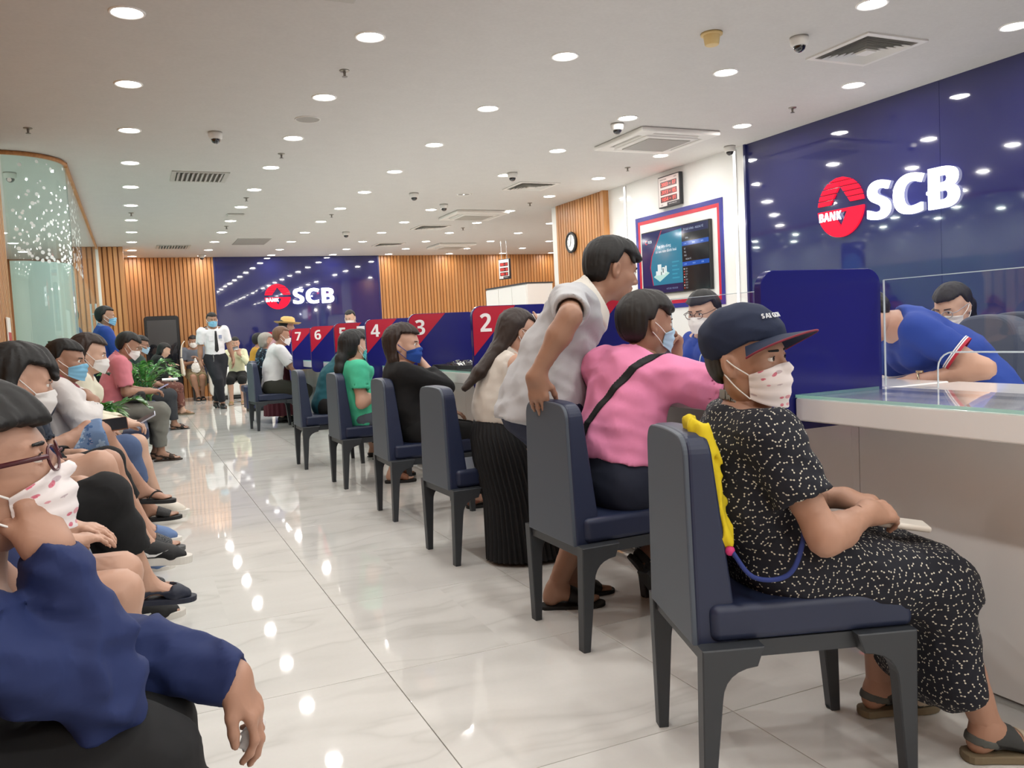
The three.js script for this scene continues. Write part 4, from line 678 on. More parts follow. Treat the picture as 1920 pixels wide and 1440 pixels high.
// ---- hand, in its own frame: x along the fingers, y out of the back of the hand, z towards the thumb (mirrored for the other hand)
function handShape(curl, spread = 0.05, thumb = [0.5, 0.4]) {
  const fs = [], palm = [[ebone([0.005, 0, 0], [0.078, 0.0, 0.002], [0, 0, 1], [0.027, 0.0165], [0.037, 0.0125]), 0.02], [ell([0.03, -0.007, 0.024], [0.032, 0.014, 0.016]), 0.02], [ell([0.035, -0.008, -0.02], [0.034, 0.012, 0.014]), 0.02]];
  const F = [[0.027, 0.083, [0.040, 0.025, 0.021], 0.0088], [0.0085, 0.087, [0.045, 0.029, 0.022], 0.0091], [-0.010, 0.083, [0.041, 0.027, 0.021], 0.0086], [-0.0265, 0.074, [0.032, 0.02, 0.019], 0.0075]];
  F.forEach(([z, x, L, r], i) => {
    const c = Array.isArray(curl) ? curl[i] : curl, sp = (1.3 - i) * spread; let p = [x - 0.008, 0.001, z], a = 0, rad = r; const ch = [];
    [0.75, 1.15, 0.8].forEach((w, k) => { a += c * w; const d = [Math.cos(a) * Math.cos(sp), -Math.sin(a), Math.sin(sp) * Math.cos(a)], q = v3.add(p, d, L[k]); ch.push([cone(p, q, rad, rad * 0.9), 0.006]); p = q; rad *= 0.9; });
    fs.push(blend(ch));
  });
  { const [out, bend] = thumb; let p = [0.022, -0.008, 0.028]; const d1 = v3.norm([Math.cos(out) * 0.9, -0.25 - bend * 0.3, Math.sin(out)]), q = v3.add(p, d1, 0.038), d2 = v3.norm([Math.cos(out - bend), -0.3 - bend * 0.35, Math.sin(out - bend) * 0.8]), r = v3.add(q, d2, 0.028), s = v3.add(r, v3.norm([Math.cos(out - bend * 1.5), -0.3 - bend * 0.5, Math.sin(out - bend * 1.6) * 0.6]), 0.022); fs.push(blend([[cone(p, q, 0.0135, 0.0105), 0.006], [cone(q, r, 0.0105, 0.0098), 0.006], [cone(r, s, 0.0098, 0.008), 0.006]])); }
  const pf = blend(palm);
  return (x, y, z) => { let d = pf(x, y, z), m = 1e9; for (const f of fs) m = Math.min(m, f(x, y, z)); return smin(d, m, 0.012); };
}
const SKIN = [0xb38973, 0xc59c86, 0xa27a64, 0xcda791];
const skinMats = SKIN.map((c) => M(c, 0.52, { sheen: 0.12, sheenRoughness: 0.6, sheenColor: hex(0xe8c4b0) }));
const hairMats = { black: M(0x0b0a09, 0.6), brown: M(0x281911, 0.58), dark: M(0x1a1511, 0.58), grey: M(0x9b968d, 0.5), greyblack: M(0x33302d, 0.48), tan: M(0x6b4b35, 0.5) };
const eyeTex = canvasTex(64, 32, (c) => { c.fillStyle = '#e9e3dc'; c.fillRect(0, 0, 64, 32); c.fillStyle = '#2a1a12'; c.beginPath(); c.ellipse(32, 16, 5.4, 5.4, 0, 0, 7); c.fill(); c.fillStyle = '#080605'; c.beginPath(); c.ellipse(32, 16, 2.4, 2.4, 0, 0, 7); c.fill(); });
const eyeMat = M(0xffffff, 0.12, { map: eyeTex });
const strapMat = M(0xf0efec, 0.7);
const cloth = (c, rough = 0.85, extra = {}) => M(c, rough, { sheen: 0.2, sheenRoughness: 0.7, sheenColor: typeof c === 'number' ? hex(c) : c, ...extra });
const wrinkle = (f, amp, fr = 11, sx = 1, sy = 1, sz = 1) => amp ? (x, y, z) => { const d0 = f(x, y, z); if (d0 > 0.05 || d0 < -0.05) return d0; const n = N3.noise(x * fr * sx + 3.3, y * fr * sy, z * fr * sz + 7.1), m = N3.noise(x * fr * 2.1 * sx, y * fr * 2.1 * sy + 5, z * fr * 2.1 * sz); const k = N3.noise(x * fr * 0.6 * sx + 9.1, y * fr * 1.7 * sy + x * fr * 0.8, z * fr * 0.6 * sz + 2.2); return d0 + amp * (Math.abs(n) * 2 - 0.75 + m * 0.5 + Math.abs(k) * 1.6); } : f;

const peopleStats = [];
function person(o) {
  const t0 = Date.now(), s = (o.h || 1.58) / 1.58, fem = o.male ? 0 : 1, lod = o.lod || 1, cell = 0.012 * lod;
  const G = thing('person', o.label, 'person', o.pos, o.turn || 0, o.group), skin = skinMats[o.skin ?? 0];
  // ---- skeleton
  const pel = o.pelvis || [0, 0.54, 0], hy = o.hipYaw || 0, latH = [Math.sin(hy), 0, Math.cos(hy)];
  const dirOf = (a, side) => v3.norm([Math.sin(a), Math.cos(a), Math.sin(side || 0)]), l1 = o.lean ?? 0.1, l2 = o.lean2 ?? l1 + 0.05, sd = o.side || 0;
  const tk = o.trunk || 1, mid = v3.add(pel, dirOf(l1, sd * 0.5), 0.22 * s * tk), nk = v3.add(mid, dirOf(l2, sd), 0.27 * s * tk), up2 = dirOf(l2, sd), tw = o.twist || 0;
  let lat = [Math.sin(tw), 0, Math.cos(tw)]; lat = v3.norm(v3.sub(lat, v3.mul(up2, v3.dot(lat, up2) * 0.9)));
  const fwd = v3.norm(v3.cross(up2, lat)), shw = (o.male ? 0.178 : 0.155) * s * (o.broad || 1), shr = o.shrug || [0, 0];
  const sh = { R: v3.add(v3.add(v3.add(nk, lat, shw), up2, (-0.042 + shr[0]) * s), fwd, o.shFwd ?? 0.01), L: v3.add(v3.add(v3.add(nk, lat, -shw), up2, (-0.042 + shr[1]) * s), fwd, o.shFwd ?? 0.01) };
  const hax = frameYPR(...(o.head || [0, 0.1, 0])), hs = s * (o.headScale || 1), nkTop = v3.add(nk, up2, (o.neckUp ?? 0.045) * s), hc = v3.add(v3.add(nkTop, hax[1], 0.098 * hs), hax[0], (o.headFwd ?? 0.028) * hs);
  const hip = { R: v3.add(v3.add(pel, latH, 0.082 * s), [0, -0.02, 0]), L: v3.add(v3.add(pel, latH, -0.082 * s), [0, -0.02, 0]) };
  const arm = {}, leg = {}, UA = 0.272 * s, FA = 0.235 * s, TH = 0.395 * s, SH = 0.385 * s;
  for (const k of ['R', 'L']) {
    const sg = k === 'R' ? 1 : -1, a = o['arm' + k] || {}, w = a.w || v3.add(hip[k], [0.26 * s, 0.12, sg * 0.02]);
    const r = reach(sh[k], w, UA, FA, a.pole || [-0.4, -0.7, sg * 0.5]);
    arm[k] = { sh: sh[k], el: r.mid, wr: r.end, dir: v3.norm(a.dir || v3.sub(r.end, r.mid)), back: a.back || [0, 1, 0], curl: a.curl ?? 0.35, thumb: a.thumb, spread: a.spread, none: a.none, sg };
    const l = o['leg' + k] || {}, q = reach(hip[k], l.a || [pel[0] + 0.42 * s, 0.075, pel[2] + sg * 0.1], TH, SH, l.pole || [1, 0.7, sg * 0.1]);
    const ty = l.toe ?? -sg * 0.12, tp = l.tp || 0; leg[k] = { hip: hip[k], kn: q.mid, an: q.end, f: [Math.cos(ty) * Math.cos(tp), -Math.sin(tp), -Math.sin(ty) * Math.cos(tp)], sg, roll: l.roll || 0 };
    leg[k].side = v3.norm(v3.cross(leg[k].f, [0, 1, 0])); leg[k].up = v3.cross(leg[k].side, leg[k].f);
  }
  const W = o.build || 1;
  // ---- naked figure
  const chestC = v3.add(mid, up2, 0.16 * s), torso = (e, ew = e) => {
    const L = [[ebone(v3.add(pel, [0, -0.01, 0]), mid, latH, [0.15 * s * W + ew, 0.108 * s * W + e], [0.122 * s * W + ew, 0.095 * s * W + e]), 0.05], [ebone(mid, v3.add(nk, up2, -0.09 * s), lat, [0.122 * s * W + ew, 0.095 * s * W + e], [(o.male ? 0.152 : 0.138) * s * W + ew, 0.098 * s * W + e]), 0.06], [cone(v3.add(sh.R, lat, -0.03), v3.add(nk, up2, -0.02), 0.054 * s + e, 0.052 * s + e), 0.05], [cone(v3.add(sh.L, lat, 0.03), v3.add(nk, up2, -0.02), 0.054 * s + e, 0.052 * s + e), 0.05]];
    if (fem && !o.flat) for (const q of [1, -1]) L.push([ell(v3.add(v3.add(chestC, lat, q * 0.066 * s), fwd, 0.075 * s), [0.055 * s + e, 0.055 * s + e, 0.055 * s + e]), 0.04]);
    if (o.belly) L.push([ell(v3.add(v3.add(mid, up2, -0.06), fwd, 0.05), [0.11 * o.belly + e, 0.12 + e, 0.12 * o.belly + e]), 0.06]);
    return L;
  };
  const armPr = (k, e, from = 0, to = 2, e2 = e) => { const a = arm[k], L = []; if (from < 1) L.push([cone(a.sh, v3.mix(a.sh, a.el, Math.min(1, to)), 0.047 * s * W + e, (0.047 - 0.009 * Math.min(1, to)) * s * W + e), 0.04]); if (to > 1) { const fm = v3.mix(a.el, a.wr, 0.3 * (to - 1)); L.push([cone(a.el, fm, 0.038 * s * W + e, 0.040 * s * W + e2), 0.03]); L.push([cone(fm, v3.mix(a.el, a.wr, to - 1), 0.040 * s * W + e2, (0.040 - 0.0135 * (to - 1)) * s * W + e2), 0.03]); } return L; };
  const legPr = (k, e, to = 2, e2 = e) => { const a = leg[k], L = [[cone(a.hip, v3.mix(a.hip, a.kn, Math.min(1, to)), 0.088 * s * W + e, (0.088 - 0.031 * Math.min(1, to)) * s * W + e), 0.05]]; if (to > 1) { const cm = v3.add(v3.mix(a.kn, a.an, 0.33), v3.norm(v3.sub(v3.mix(a.hip, a.an, 0.5), a.kn)), 0.012 * s), end = v3.mix(a.kn, a.an, to - 1); L.push([cone(a.kn, cm, 0.056 * s * W + e, 0.053 * s * W + e2), 0.04]); L.push([cone(cm, end, 0.053 * s * W + e2, (to > 1.8 ? 0.035 : 0.047) * s * W + e2), 0.03]); } return L; };
  const footPr = (k) => { const a = leg[k], P = (x, y, z) => v3.add(v3.add(v3.add(a.an, a.f, x * s), a.up, y * s), a.side, z * s), g = -a.sg; const L = [[ell(P(-0.022, -0.04, 0), [0.032 * s, 0.034 * s, 0.029 * s], [a.f, a.up, a.side]), 0.03], [ebone(P(0.0, -0.015, 0), P(0.105, -0.052, 0.004 * g), a.side, [0.031 * s, 0.034 * s], [0.041 * s, 0.020 * s]), 0.03]]; [0.026, 0.011, -0.003, -0.015, -0.026].forEach((z, i) => { const x0 = 0.105 - i * 0.004, len = [0.052, 0.05, 0.045, 0.038, 0.03][i]; L.push([cone(P(x0, -0.056, z * g), P(x0 + len, -0.06, z * g * 1.08), [0.0135, 0.0105, 0.0098, 0.009, 0.0085][i] * s, [0.0115, 0.0085, 0.008, 0.0075, 0.007][i] * s), 0.006]); }); return L; };
  const neck = [cone(v3.add(nk, up2, -0.03 * s), v3.add(hc, hax[1], -0.045 * hs), 0.054 * s * (o.neckR || 1), 0.05 * hs * (o.neckR || 1)), 0.04];
  const body = [...torso(0), neck, ...armPr('R', 0), ...armPr('L', 0), ...legPr('R', 0), ...legPr('L', 0)];
  const allPts = [pel, mid, nk, hc, ...['R', 'L'].flatMap((k) => [arm[k].sh, arm[k].el, arm[k].wr, leg[k].kn, leg[k].an])];
  const geos = [], [blo, bhi] = boundsOf(allPts.filter((p) => p !== hc), 0.17 * s * Math.max(1, W));
  geos.push(surface(blend(body), blo, bhi, cell * 1.4));
  const hd = inFrame(headShape, hc, hax, hs), headF = (x, y, z) => smin(hd(x, y, z), neck[0](x, y, z), 0.03), [hlo, hhi] = boundsOf([hc], 0.145 * hs);
  geos.push(surface(planeCut(headF, v3.add(hc, hax[1], -0.135 * hs), v3.mul(hax[1], -1)), hlo, hhi, (o.headCell || 0.0045) * lod));
  const handW = {};
  for (const k of ['R', 'L']) {
    const a = arm[k]; if (a.none) continue;
    const X = a.dir, Y0 = v3.norm(v3.sub(a.back, v3.mul(X, v3.dot(a.back, X)))), Zr = v3.cross(X, Y0); // right-handed frame; thumb of the right hand lies at -Zr when the back is up
    const T = v3.mul(Zr, a.sg > 0 ? -1 : 1), ax = [X, Y0, T], org = v3.add(a.wr, X, -0.004), f = inFrame(handShape(a.curl, a.spread, a.thumb), org, ax, s * 0.97), tip = v3.add(org, X, 0.09 * s), [lo, hi] = boundsOf([tip], 0.125 * s);
    const fa = cone(v3.mix(a.el, a.wr, 0.6), a.wr, 0.0325 * s * W, 0.0262 * s * W), fw = (x, y, z) => smin(f(x, y, z), fa(x, y, z), 0.03); handW[k] = { f, tip, org, ax }; geos.push(surface(fw, lo, hi, 0.0042 * lod));
  }
  const shoes = o.shoes || {};
  for (const k of ['R', 'L']) { const a = leg[k], c = v3.add(v3.add(a.an, a.f, 0.055 * s), a.up, -0.03 * s), [lo, hi] = boundsOf([c], 0.14 * s), ank = cone(v3.mix(a.kn, a.an, 0.7), a.an, 0.037 * s, 0.034 * s), F = blend([...footPr(k), [ank, 0.03]]); geos.push(surface(F, lo, hi, 0.0065 * lod)); }
  part('body', joinIx(geos), skin, G);
  // ---- eyes and brows
  if (!o.noFace) {
    const q = new THREE.Quaternion().setFromRotationMatrix(new THREE.Matrix4().makeBasis(new THREE.Vector3(...hax[0]), new THREE.Vector3(...hax[1]), new THREE.Vector3(...hax[2])));
    for (const z of [0.031, -0.031]) { const e = part('eye', new THREE.SphereGeometry(0.0115 * hs, 16, 12), eyeMat, G); e.position.set(...outOf(hc, hax, hs, [0.0727, -0.001, z])); e.quaternion.copy(q); e.rotateY((o.gaze || 0)); }
    const br = [], lid = []; for (const z of [1, -1]) { br.push(cone([0.087, 0.017, z * 0.015], [0.079, 0.019, z * 0.046], 0.0036, 0.0026)); lid.push(cone([0.0815, 0.0035, z * 0.021], [0.0855, 0.0048, z * 0.031], 0.0013, 0.0016)); lid.push(cone([0.0855, 0.0048, z * 0.031], [0.0805, 0.0032, z * 0.042], 0.0016, 0.0013)); }
    const [lo, hi] = boundsOf([outOf(hc, hax, hs, [0.083, 0.012, 0])], 0.052 * hs);
    for (const i of [0, 1]) part('eyebrow', surface(inFrame(br[i], hc, hax, hs), lo, hi, 0.0026 * Math.sqrt(lod)), hairMats.black, G), part('eyelashes', surface(inFrame(blend([lid[i * 2], lid[i * 2 + 1]], 0.002), hc, hax, hs), lo, hi, 0.0026 * Math.sqrt(lod)), hairMats.black, G);
  }
  const ctx = { G, o, s, hs, lod, cell, pel, mid, nk, up2, lat, latH, fwd, sh, hc, hax, hip, arm, leg, torso, armPr, legPr, footPr, neck, allPts, handW, hd, H: (p) => outOf(hc, hax, hs, p), bnd: boundsOf };
  for (const f of o.wear || []) f(ctx);
  peopleStats.push([o.label.slice(0, 30), Date.now() - t0]);
  return ctx;
}
// ---------------------------------------------------------------- hair and headgear
const strand = (f, amp = 0.004) => (x, y, z) => { const d0 = f(x, y, z); return d0 > 0.04 || d0 < -0.04 ? d0 : d0 + amp * (N3.noise(x * 75, y * 9, z * 75) + 0.5 * N3.noise(x * 160, y * 14, z * 160)); };
function hair(kind, color = 'black', opt = {}) {
  return (c) => {
    const { hs } = c, th = opt.thick || 0.014, cap = ell([-0.014, 0.03, 0], [0.096 + th, 0.082 + th, 0.075 + th * 0.85]), sht = kind === 'short' || kind === 'crop', back = ell([-0.05, sht ? -0.018 : -0.03, 0], [(sht ? 0.05 : 0.055) + th * 0.5, sht ? 0.052 : 0.062, 0.064 + th * 0.35]);
    const hl = opt.line ?? 0.055; // hairline height at the forehead
    let f;
    const faceCut = (x, y, z) => { // positive inside the face region that stays bare
      const front = x - (0.012 + Math.max(0, y) * 0.35), low = hl - y + Math.max(0, Math.abs(z) - 0.035) * 0.25; const fringe = Math.min(front + 0.028, low); return fringe; };
    const earCut = (x, y, z) => Math.min(0.03 - Math.abs(x + 0.006), -(y - 0.012));
    if (kind === 'short' || kind === 'crop') {
      const nape = kind === 'crop' ? -0.04 : -0.058;
      f = (x, y, z) => { let d = smin(cap(x, y, z), back(x, y, z), 0.03); d = smax(d, faceCut(x, y, z), 0.012); d = smax(d, Math.min(0.026 - Math.abs(x + 0.012), 0.012 - y), 0.012); return Math.max(d, nape - y - (x < -0.05 ? 0.02 : 0)); };
      if (opt.fringe) { const fr = blend([[cone([0.035, 0.095, 0.01], [0.084, 0.058, 0.028], 0.02, 0.009), 0.03], [cone([0.035, 0.095, -0.01], [0.084, 0.058, -0.028], 0.02, 0.009), 0.03], [cone([0.03, 0.085, 0.04], [0.058, 0.035, 0.066], 0.018, 0.008), 0.03], [cone([0.03, 0.085, -0.04], [0.058, 0.035, -0.066], 0.018, 0.008), 0.03], [cone([0.04, 0.09, 0.0], [0.088, 0.06, 0.0], 0.02, 0.01), 0.03]]), g = f; f = (x, y, z) => smin(g(x, y, z), fr(x, y, z), 0.02); }
    } else {
      const side = (q) => { const L = opt.len ?? 0.11; return blend([[ebone([0.02, 0.05, q * 0.072], [0.0, -L * 0.6, q * 0.083], [1, 0, 0], [0.045, 0.02], [0.055, 0.022]), 0.03], [ebone([0.0, -L * 0.6, q * 0.083], [-0.01, -L, q * 0.075], [1, 0, 0], [0.055, 0.022], [0.04, 0.016]), 0.03]]); };
      const sR = side(1), sL = side(-1), bk = ebone([-0.06, 0.03, 0], [-0.06, -(opt.len ?? 0.11), 0], [0, 0, 1], [0.08, 0.055], [0.078, 0.045]);
      const bun = kind === 'tied', g0 = (x, y, z) => { let d = smin(cap(x, y, z), back(x, y, z), 0.03); if (!bun) { d = smin(d, sR(x, y, z), 0.02); d = smin(d, sL(x, y, z), 0.02); d = smin(d, bk(x, y, z), 0.03); } return d; };
      f = (x, y, z) => { let d = smax(g0(x, y, z), faceCut(x, y, z), 0.012); if (bun) { d = smax(d, Math.min(0.022 - Math.abs(x + 0.008), 0.006 - y), 0.012); d = Math.max(d, -0.085 - y); } else d = smax(d, Math.min(x - 0.028, 0.04 - y), 0.012); return d; };
      if (opt.fringe) { const fr = blend([[cone([0.04, 0.1, 0.0], [0.1, 0.03, 0.028], 0.022, 0.011), 0.02], [cone([0.04, 0.1, 0.0], [0.1, 0.03, -0.028], 0.022, 0.011), 0.02], [cone([0.04, 0.1, 0.0], [0.103, 0.028, 0], 0.022, 0.011), 0.02]]), g = f; f = (x, y, z) => smin(g(x, y, z), fr(x, y, z), 0.015); }
    }
    const f1 = f, am = opt.rough ?? 0.0035, flow = (x, y, z) => { const d0 = f1(x, y, z); if (d0 > 0.03 || d0 < -0.03) return d0; const ph = Math.atan2(z, x + 0.055), rd = Math.hypot(z, x + 0.055); return d0 + am * Math.min(1, rd * 30) * (N3.noise(ph * 7, y * 7 + rd * 5, 3.1) + 0.7 * N3.noise(ph * 17, y * 9 - rd * 6, 8.4)); };
    const ps = [outOf(c.hc, c.hax, hs, [0, 0, 0])]; let F = inFrame(flow, c.hc, c.hax, hs);
    if (opt.tail) { const L = []; for (let i = 0; i < opt.tail.length - 1; i++) { const [p, r] = opt.tail[i], [q, r2] = opt.tail[i + 1]; L.push([ebone(c.H(p), c.H(q), c.hax[2], [r * (opt.wide || 1), r], [r2 * (opt.wide || 1), r2]), 0.02]); ps.push(c.H(q)); } const tl = blend(L), g = F; F = (x, y, z) => smin(g(x, y, z), tl(x, y, z), 0.03); }
    const lo = [1e9, 1e9, 1e9], hi = [-1e9, -1e9, -1e9]; ps.forEach((p, i) => { const r = i ? 0.1 : 0.16 + (kind === 'long' || kind === 'bob' ? Math.max(0, (opt.len ?? 0.11) - 0.1) : 0); for (let k = 0; k < 3; k++) { lo[k] = Math.min(lo[k], p[k] - r); hi[k] = Math.max(hi[k], p[k] + r); } });
    part('hair', surface(strand(F, opt.tail ? 0.003 : 0.001), lo, hi, 0.0054 * c.lod), hairMats[color], c.G);
  };
}
const maskMats = { white: M(0xe6e3e0, 0.8), blue: M(0x7fb9d8, 0.8), pale: M(0xa9cbe0, 0.8), teal: M(0x4fb3b8, 0.8), royal: M(0x1e4a9c, 0.85), pink: M(0xe052a8, 0.8) };
const printTex = canvasTex(256, 256, (c) => { c.fillStyle = '#ece4e3'; c.fillRect(0, 0, 256, 256); const r = ['#c9596f', '#d98c98', '#b9a7ad']; let k = 5; const q = () => (k = (k * 16807) % 2147483647) / 2147483647; for (let i = 0; i < 22; i++) { const x = q() * 256, y = q() * 256; c.fillStyle = r[i % 3]; c.globalAlpha = 0.75; c.beginPath(); c.ellipse(x, y, 5 + q() * 9, 4 + q() * 7, q() * 3, 0, 7); c.fill(); c.fillRect(x - 2, y, 12 * q(), 3 + 8 * q()); } });
maskMats.print = M(0xffffff, 0.8, { map: printTex });
function mask(kind, color, opt = {}) {
  return (c) => {
    const { hs } = c, nu = 28, nv = 16, pts = [], uv = [], ix = [], low = opt.low || 0;
    const inside = (th, y) => { let r = 0.03; for (let i = 0; i < 60; i++) { if (headShape(r * Math.cos(th), y, r * Math.sin(th)) > 0) break; r += 0.0022; } return r; };
    for (let layer = 0; layer < 2; layer++) for (let j = 0; j <= nv; j++) for (let i = 0; i <= nu; i++) {
      const u = i / nu * 2 - 1, v = j / nv, tm = kind === 'beak' ? 1.05 : 1.12, th = u * tm, edge = Math.abs(u);
      const top = -0.012 - 0.022 * Math.pow(edge, 1.3) - low, bot = -0.112 - (opt.big || 0) + 0.03 * Math.pow(edge, 1.6) - low * 0.5, y = top + (bot - top) * v;
      let r = Math.max(inside(th, Math.max(y, -0.098)), inside(th * 0.8, Math.max(y, -0.098)) - 0.004);
      const bulge = kind === 'beak' ? 0.122 - Math.abs(v - 0.45) * 0.035 : 0.112 - Math.abs(v - 0.42) * 0.03, wide = Math.pow(Math.max(0, 1 - edge), kind === 'beak' ? 0.8 : 0.9);
      r = Math.max(r + 0.004, bulge * wide + 0.062 * (1 - wide) + 0.012 * (1 - wide));
      if (kind === 'surgical') r += 0.0018 * Math.sin(v * 20) * (1 - edge * 0.6); r += layer * -0.0022;
      pts.push(...c.H([r * Math.cos(th), y, r * Math.sin(th)])); uv.push(u * 0.5 + 0.5, 1 - v);
    }
    const st = (nu + 1) * (nv + 1), q = (l, i, j) => l * st + j * (nu + 1) + i;
    for (let j = 0; j < nv; j++) for (let i = 0; i < nu; i++) { ix.push(q(0, i, j), q(0, i, j + 1), q(0, i + 1, j), q(0, i + 1, j), q(0, i, j + 1), q(0, i + 1, j + 1)); ix.push(q(1, i, j), q(1, i + 1, j), q(1, i, j + 1), q(1, i + 1, j), q(1, i + 1, j + 1), q(1, i, j + 1)); }
    for (let i = 0; i < nu; i++) ix.push(q(0, i, 0), q(0, i + 1, 0), q(1, i, 0), q(0, i + 1, 0), q(1, i + 1, 0), q(1, i, 0), q(0, i, nv), q(1, i, nv), q(0, i + 1, nv), q(0, i + 1, nv), q(1, i, nv), q(1, i + 1, nv));
    const g = new THREE.BufferGeometry(); g.setAttribute('position', new THREE.Float32BufferAttribute(pts, 3)); g.setAttribute('uv', new THREE.Float32BufferAttribute(uv, 2)); g.setIndex(ix); g.computeVertexNormals();
    const m = part('face_mask', g, maskMats[color], c.G), P = (k) => [pts[k * 3], pts[k * 3 + 1], pts[k * 3 + 2]], str = [];
    for (const [i, sg] of [[0, -1], [nu, 1]]) for (const [j, ye] of [[0, 0.012], [nv, -0.03]]) { const a = P(q(0, i, j)), e = c.H([-0.022, ye, sg * 0.085]), b = v3.add(v3.mix(a, e, 0.5), c.hax[2], sg * 0.007 * hs); str.push(tube([a, b, e], 0.0018 * hs * Math.sqrt(c.lod), 8, 5)); }
    for (const q2 of str) part('ear_loop', q2, opt.strap || strapMat, m);
  };
}
const lensMat = M(0xffffff, 0.02, { transmission: 1, thickness: 0, phys: 1 });
function glasses(color = 0x3a1f24, opt = {}) {
  return (c) => {
    const g = [], r = 0.0022; for (const z of [1, -1]) { const pts = []; for (let i = 0; i <= 20; i++) { const a = i / 20 * 2 * Math.PI; pts.push(c.H([0.102 - Math.abs(Math.cos(a) * 0.022 + 0.032) * 0.16, -0.006 + 0.018 * Math.sin(a), z * (0.033 + 0.0245 * Math.cos(a))])); } g.push(tube(pts, r, 30, 5)); g.push(tube([c.H([0.093, 0.0, z * 0.058]), c.H([0.085, 0.002, z * 0.074]), c.H([0.03, 0.006, z * 0.082]), c.H([-0.02, 0.008, z * 0.087]), c.H([-0.035, -0.012, z * 0.085])], opt.temple || r, 14, 5)); }
    g.push(tube([c.H([0.1, -0.002, 0.009]), c.H([0.106, 0.001, 0]), c.H([0.1, -0.002, -0.009])], r, 6, 5));
    const m = part('glasses', g, M(color, 0.3), c.G); const lens = []; for (const z of [1, -1]) { const l = new THREE.CircleGeometry(0.5, 20).scale(0.046, 0.034, 1).rotateY(Math.PI / 2); const mm = new THREE.Matrix4().makeBasis(new THREE.Vector3(...c.hax[0]), new THREE.Vector3(...c.hax[1]), new THREE.Vector3(...c.hax[2])).setPosition(...c.H([0.097, -0.006, z * 0.033])); lens.push(l.rotateY(z * -0.15).applyMatrix4(mm)); }
    for (const l of lens) part('lens', l, lensMat, m);
  };
}
// ---------------------------------------------------------------- garments
function top(name, mat, q = {}) {
  return (c) => {
    const { s, lat, up2, pel, nk, o } = c, e = q.fit ?? 0.014, sl = q.sleeve ?? 0.55, L = [...c.torso(e, q.wide ?? e)], sleeves = [], holes = [];
    const down = v3.norm(v3.sub(c.pel, c.mid)), hemC = v3.add(pel, down, q.hem ?? 0.06);
    if (q.skirtPart) { const hem2 = v3.add(pel, down, (q.hem ?? 0.06) + 0.02); L.push([ebone(v3.add(pel, down, -0.06), hem2, c.latH, [0.155 * s + e + (q.flare || 0.01), 0.115 * s + e + (q.flare || 0.01)], [0.16 * s + e + (q.flare || 0.01) * 1.4, 0.12 * s + e + (q.flare || 0.01) * 1.4]), 0.05]); }
    let f = blend(L);
    f = planeCut(f, hemC, q.hemN || down);
    if (sl > 0) for (const k of ['R', 'L']) {
      const a = c.arm[k], pr = c.armPr(k, (q.se ?? e) + 0.002, 0, Math.min(2, sl + 0.12), q.cuff ?? (q.se ?? e)), end = sl <= 1 ? v3.mix(a.sh, a.el, sl) : v3.mix(a.el, a.wr, sl - 1), n = v3.norm(sl <= 1 ? v3.sub(a.el, a.sh) : v3.sub(a.wr, a.el));
      const bl = blend(pr), rEnd = (sl <= 1 ? 0.047 - 0.009 * sl : 0.040 - 0.0135 * (sl - 1)) * s * (o.build || 1) + (q.se ?? e) + 0.002, rIn = Math.max(rEnd - 0.017, (sl <= 1 ? 0.047 - 0.009 * sl : 0.040 - 0.0135 * (sl - 1)) * s * (o.build || 1) + 0.002), inn = cone(v3.add(end, n, -0.02), v3.add(end, n, 0.08), rIn, rIn), B = v3.add(end, n, 0.0);
      const cutF = sl <= 1 ? bl : blend(pr.slice(1)), whole = sl <= 1 ? null : pr[0][0]; sleeves.push((x, y, z) => { const d = Math.max(cutF(x, y, z), (x - B[0]) * n[0] + (y - B[1]) * n[1] + (z - B[2]) * n[2]); return whole ? smin(d, whole(x, y, z), 0.03) : d; }); holes.push(inn);
    }
    const wr = q.wrinkle ?? 0.004;
    const nkC = v3.add(v3.add(nk, up2, (q.neck ?? 0.012)), c.fwd, 0.0), nn = v3.norm(v3.add(up2, c.fwd, q.vneck ?? 0.35)), hole = cone(v3.add(nk, up2, -0.06), v3.add(v3.add(nk, up2, 0.12), c.fwd, 0.03), (q.neckHole ?? 0.06) * s, (q.neckHole ?? 0.06) * s);
    const ar = q.armhole ? ['R', 'L'].map((k) => [c.sh[k], v3.norm(v3.add(v3.mul(lat, k === 'R' ? 1 : -1), up2, 0.25))]) : [];
    f = planeCut(f, nkC, nn);
    let g = (x, y, z) => { let d = f(x, y, z); for (const [p, n] of ar) d = Math.max(d, (x - p[0]) * n[0] + (y - p[1]) * n[1] + (z - p[2]) * n[2] + (q.armholeIn ?? 0.012)); for (const sf of sleeves) d = smin(d, sf(x, y, z), 0.025); return Math.max(d, -hole(x, y, z)); };
    g = wrinkle(g, wr, q.freq ?? 10);
    if (holes.length && (q.se ?? e) > 0.013) { const g1 = g; g = (x, y, z) => { let d = g1(x, y, z); for (const h of holes) d = Math.max(d, -h(x, y, z)); return d; }; }
    const pts = [pel, hemC, c.mid, nk, c.sh.R, c.sh.L]; if (sl > 0) for (const k of ['R', 'L']) { pts.push(v3.mix(c.arm[k].sh, c.arm[k].el, Math.min(1, sl))); if (sl > 1) pts.push(c.arm[k].el, c.arm[k].wr); }
    const [lo, hi] = boundsOf(pts, 0.2 * s); let geo = surface(g, lo, hi, (q.cell ?? 0.0098) * c.lod); if (q.uv) geo = boxUV(geo, q.uv);
    c[name] = part(name, geo, mat, c.G); c.topField = g; return c[name];
  };
}
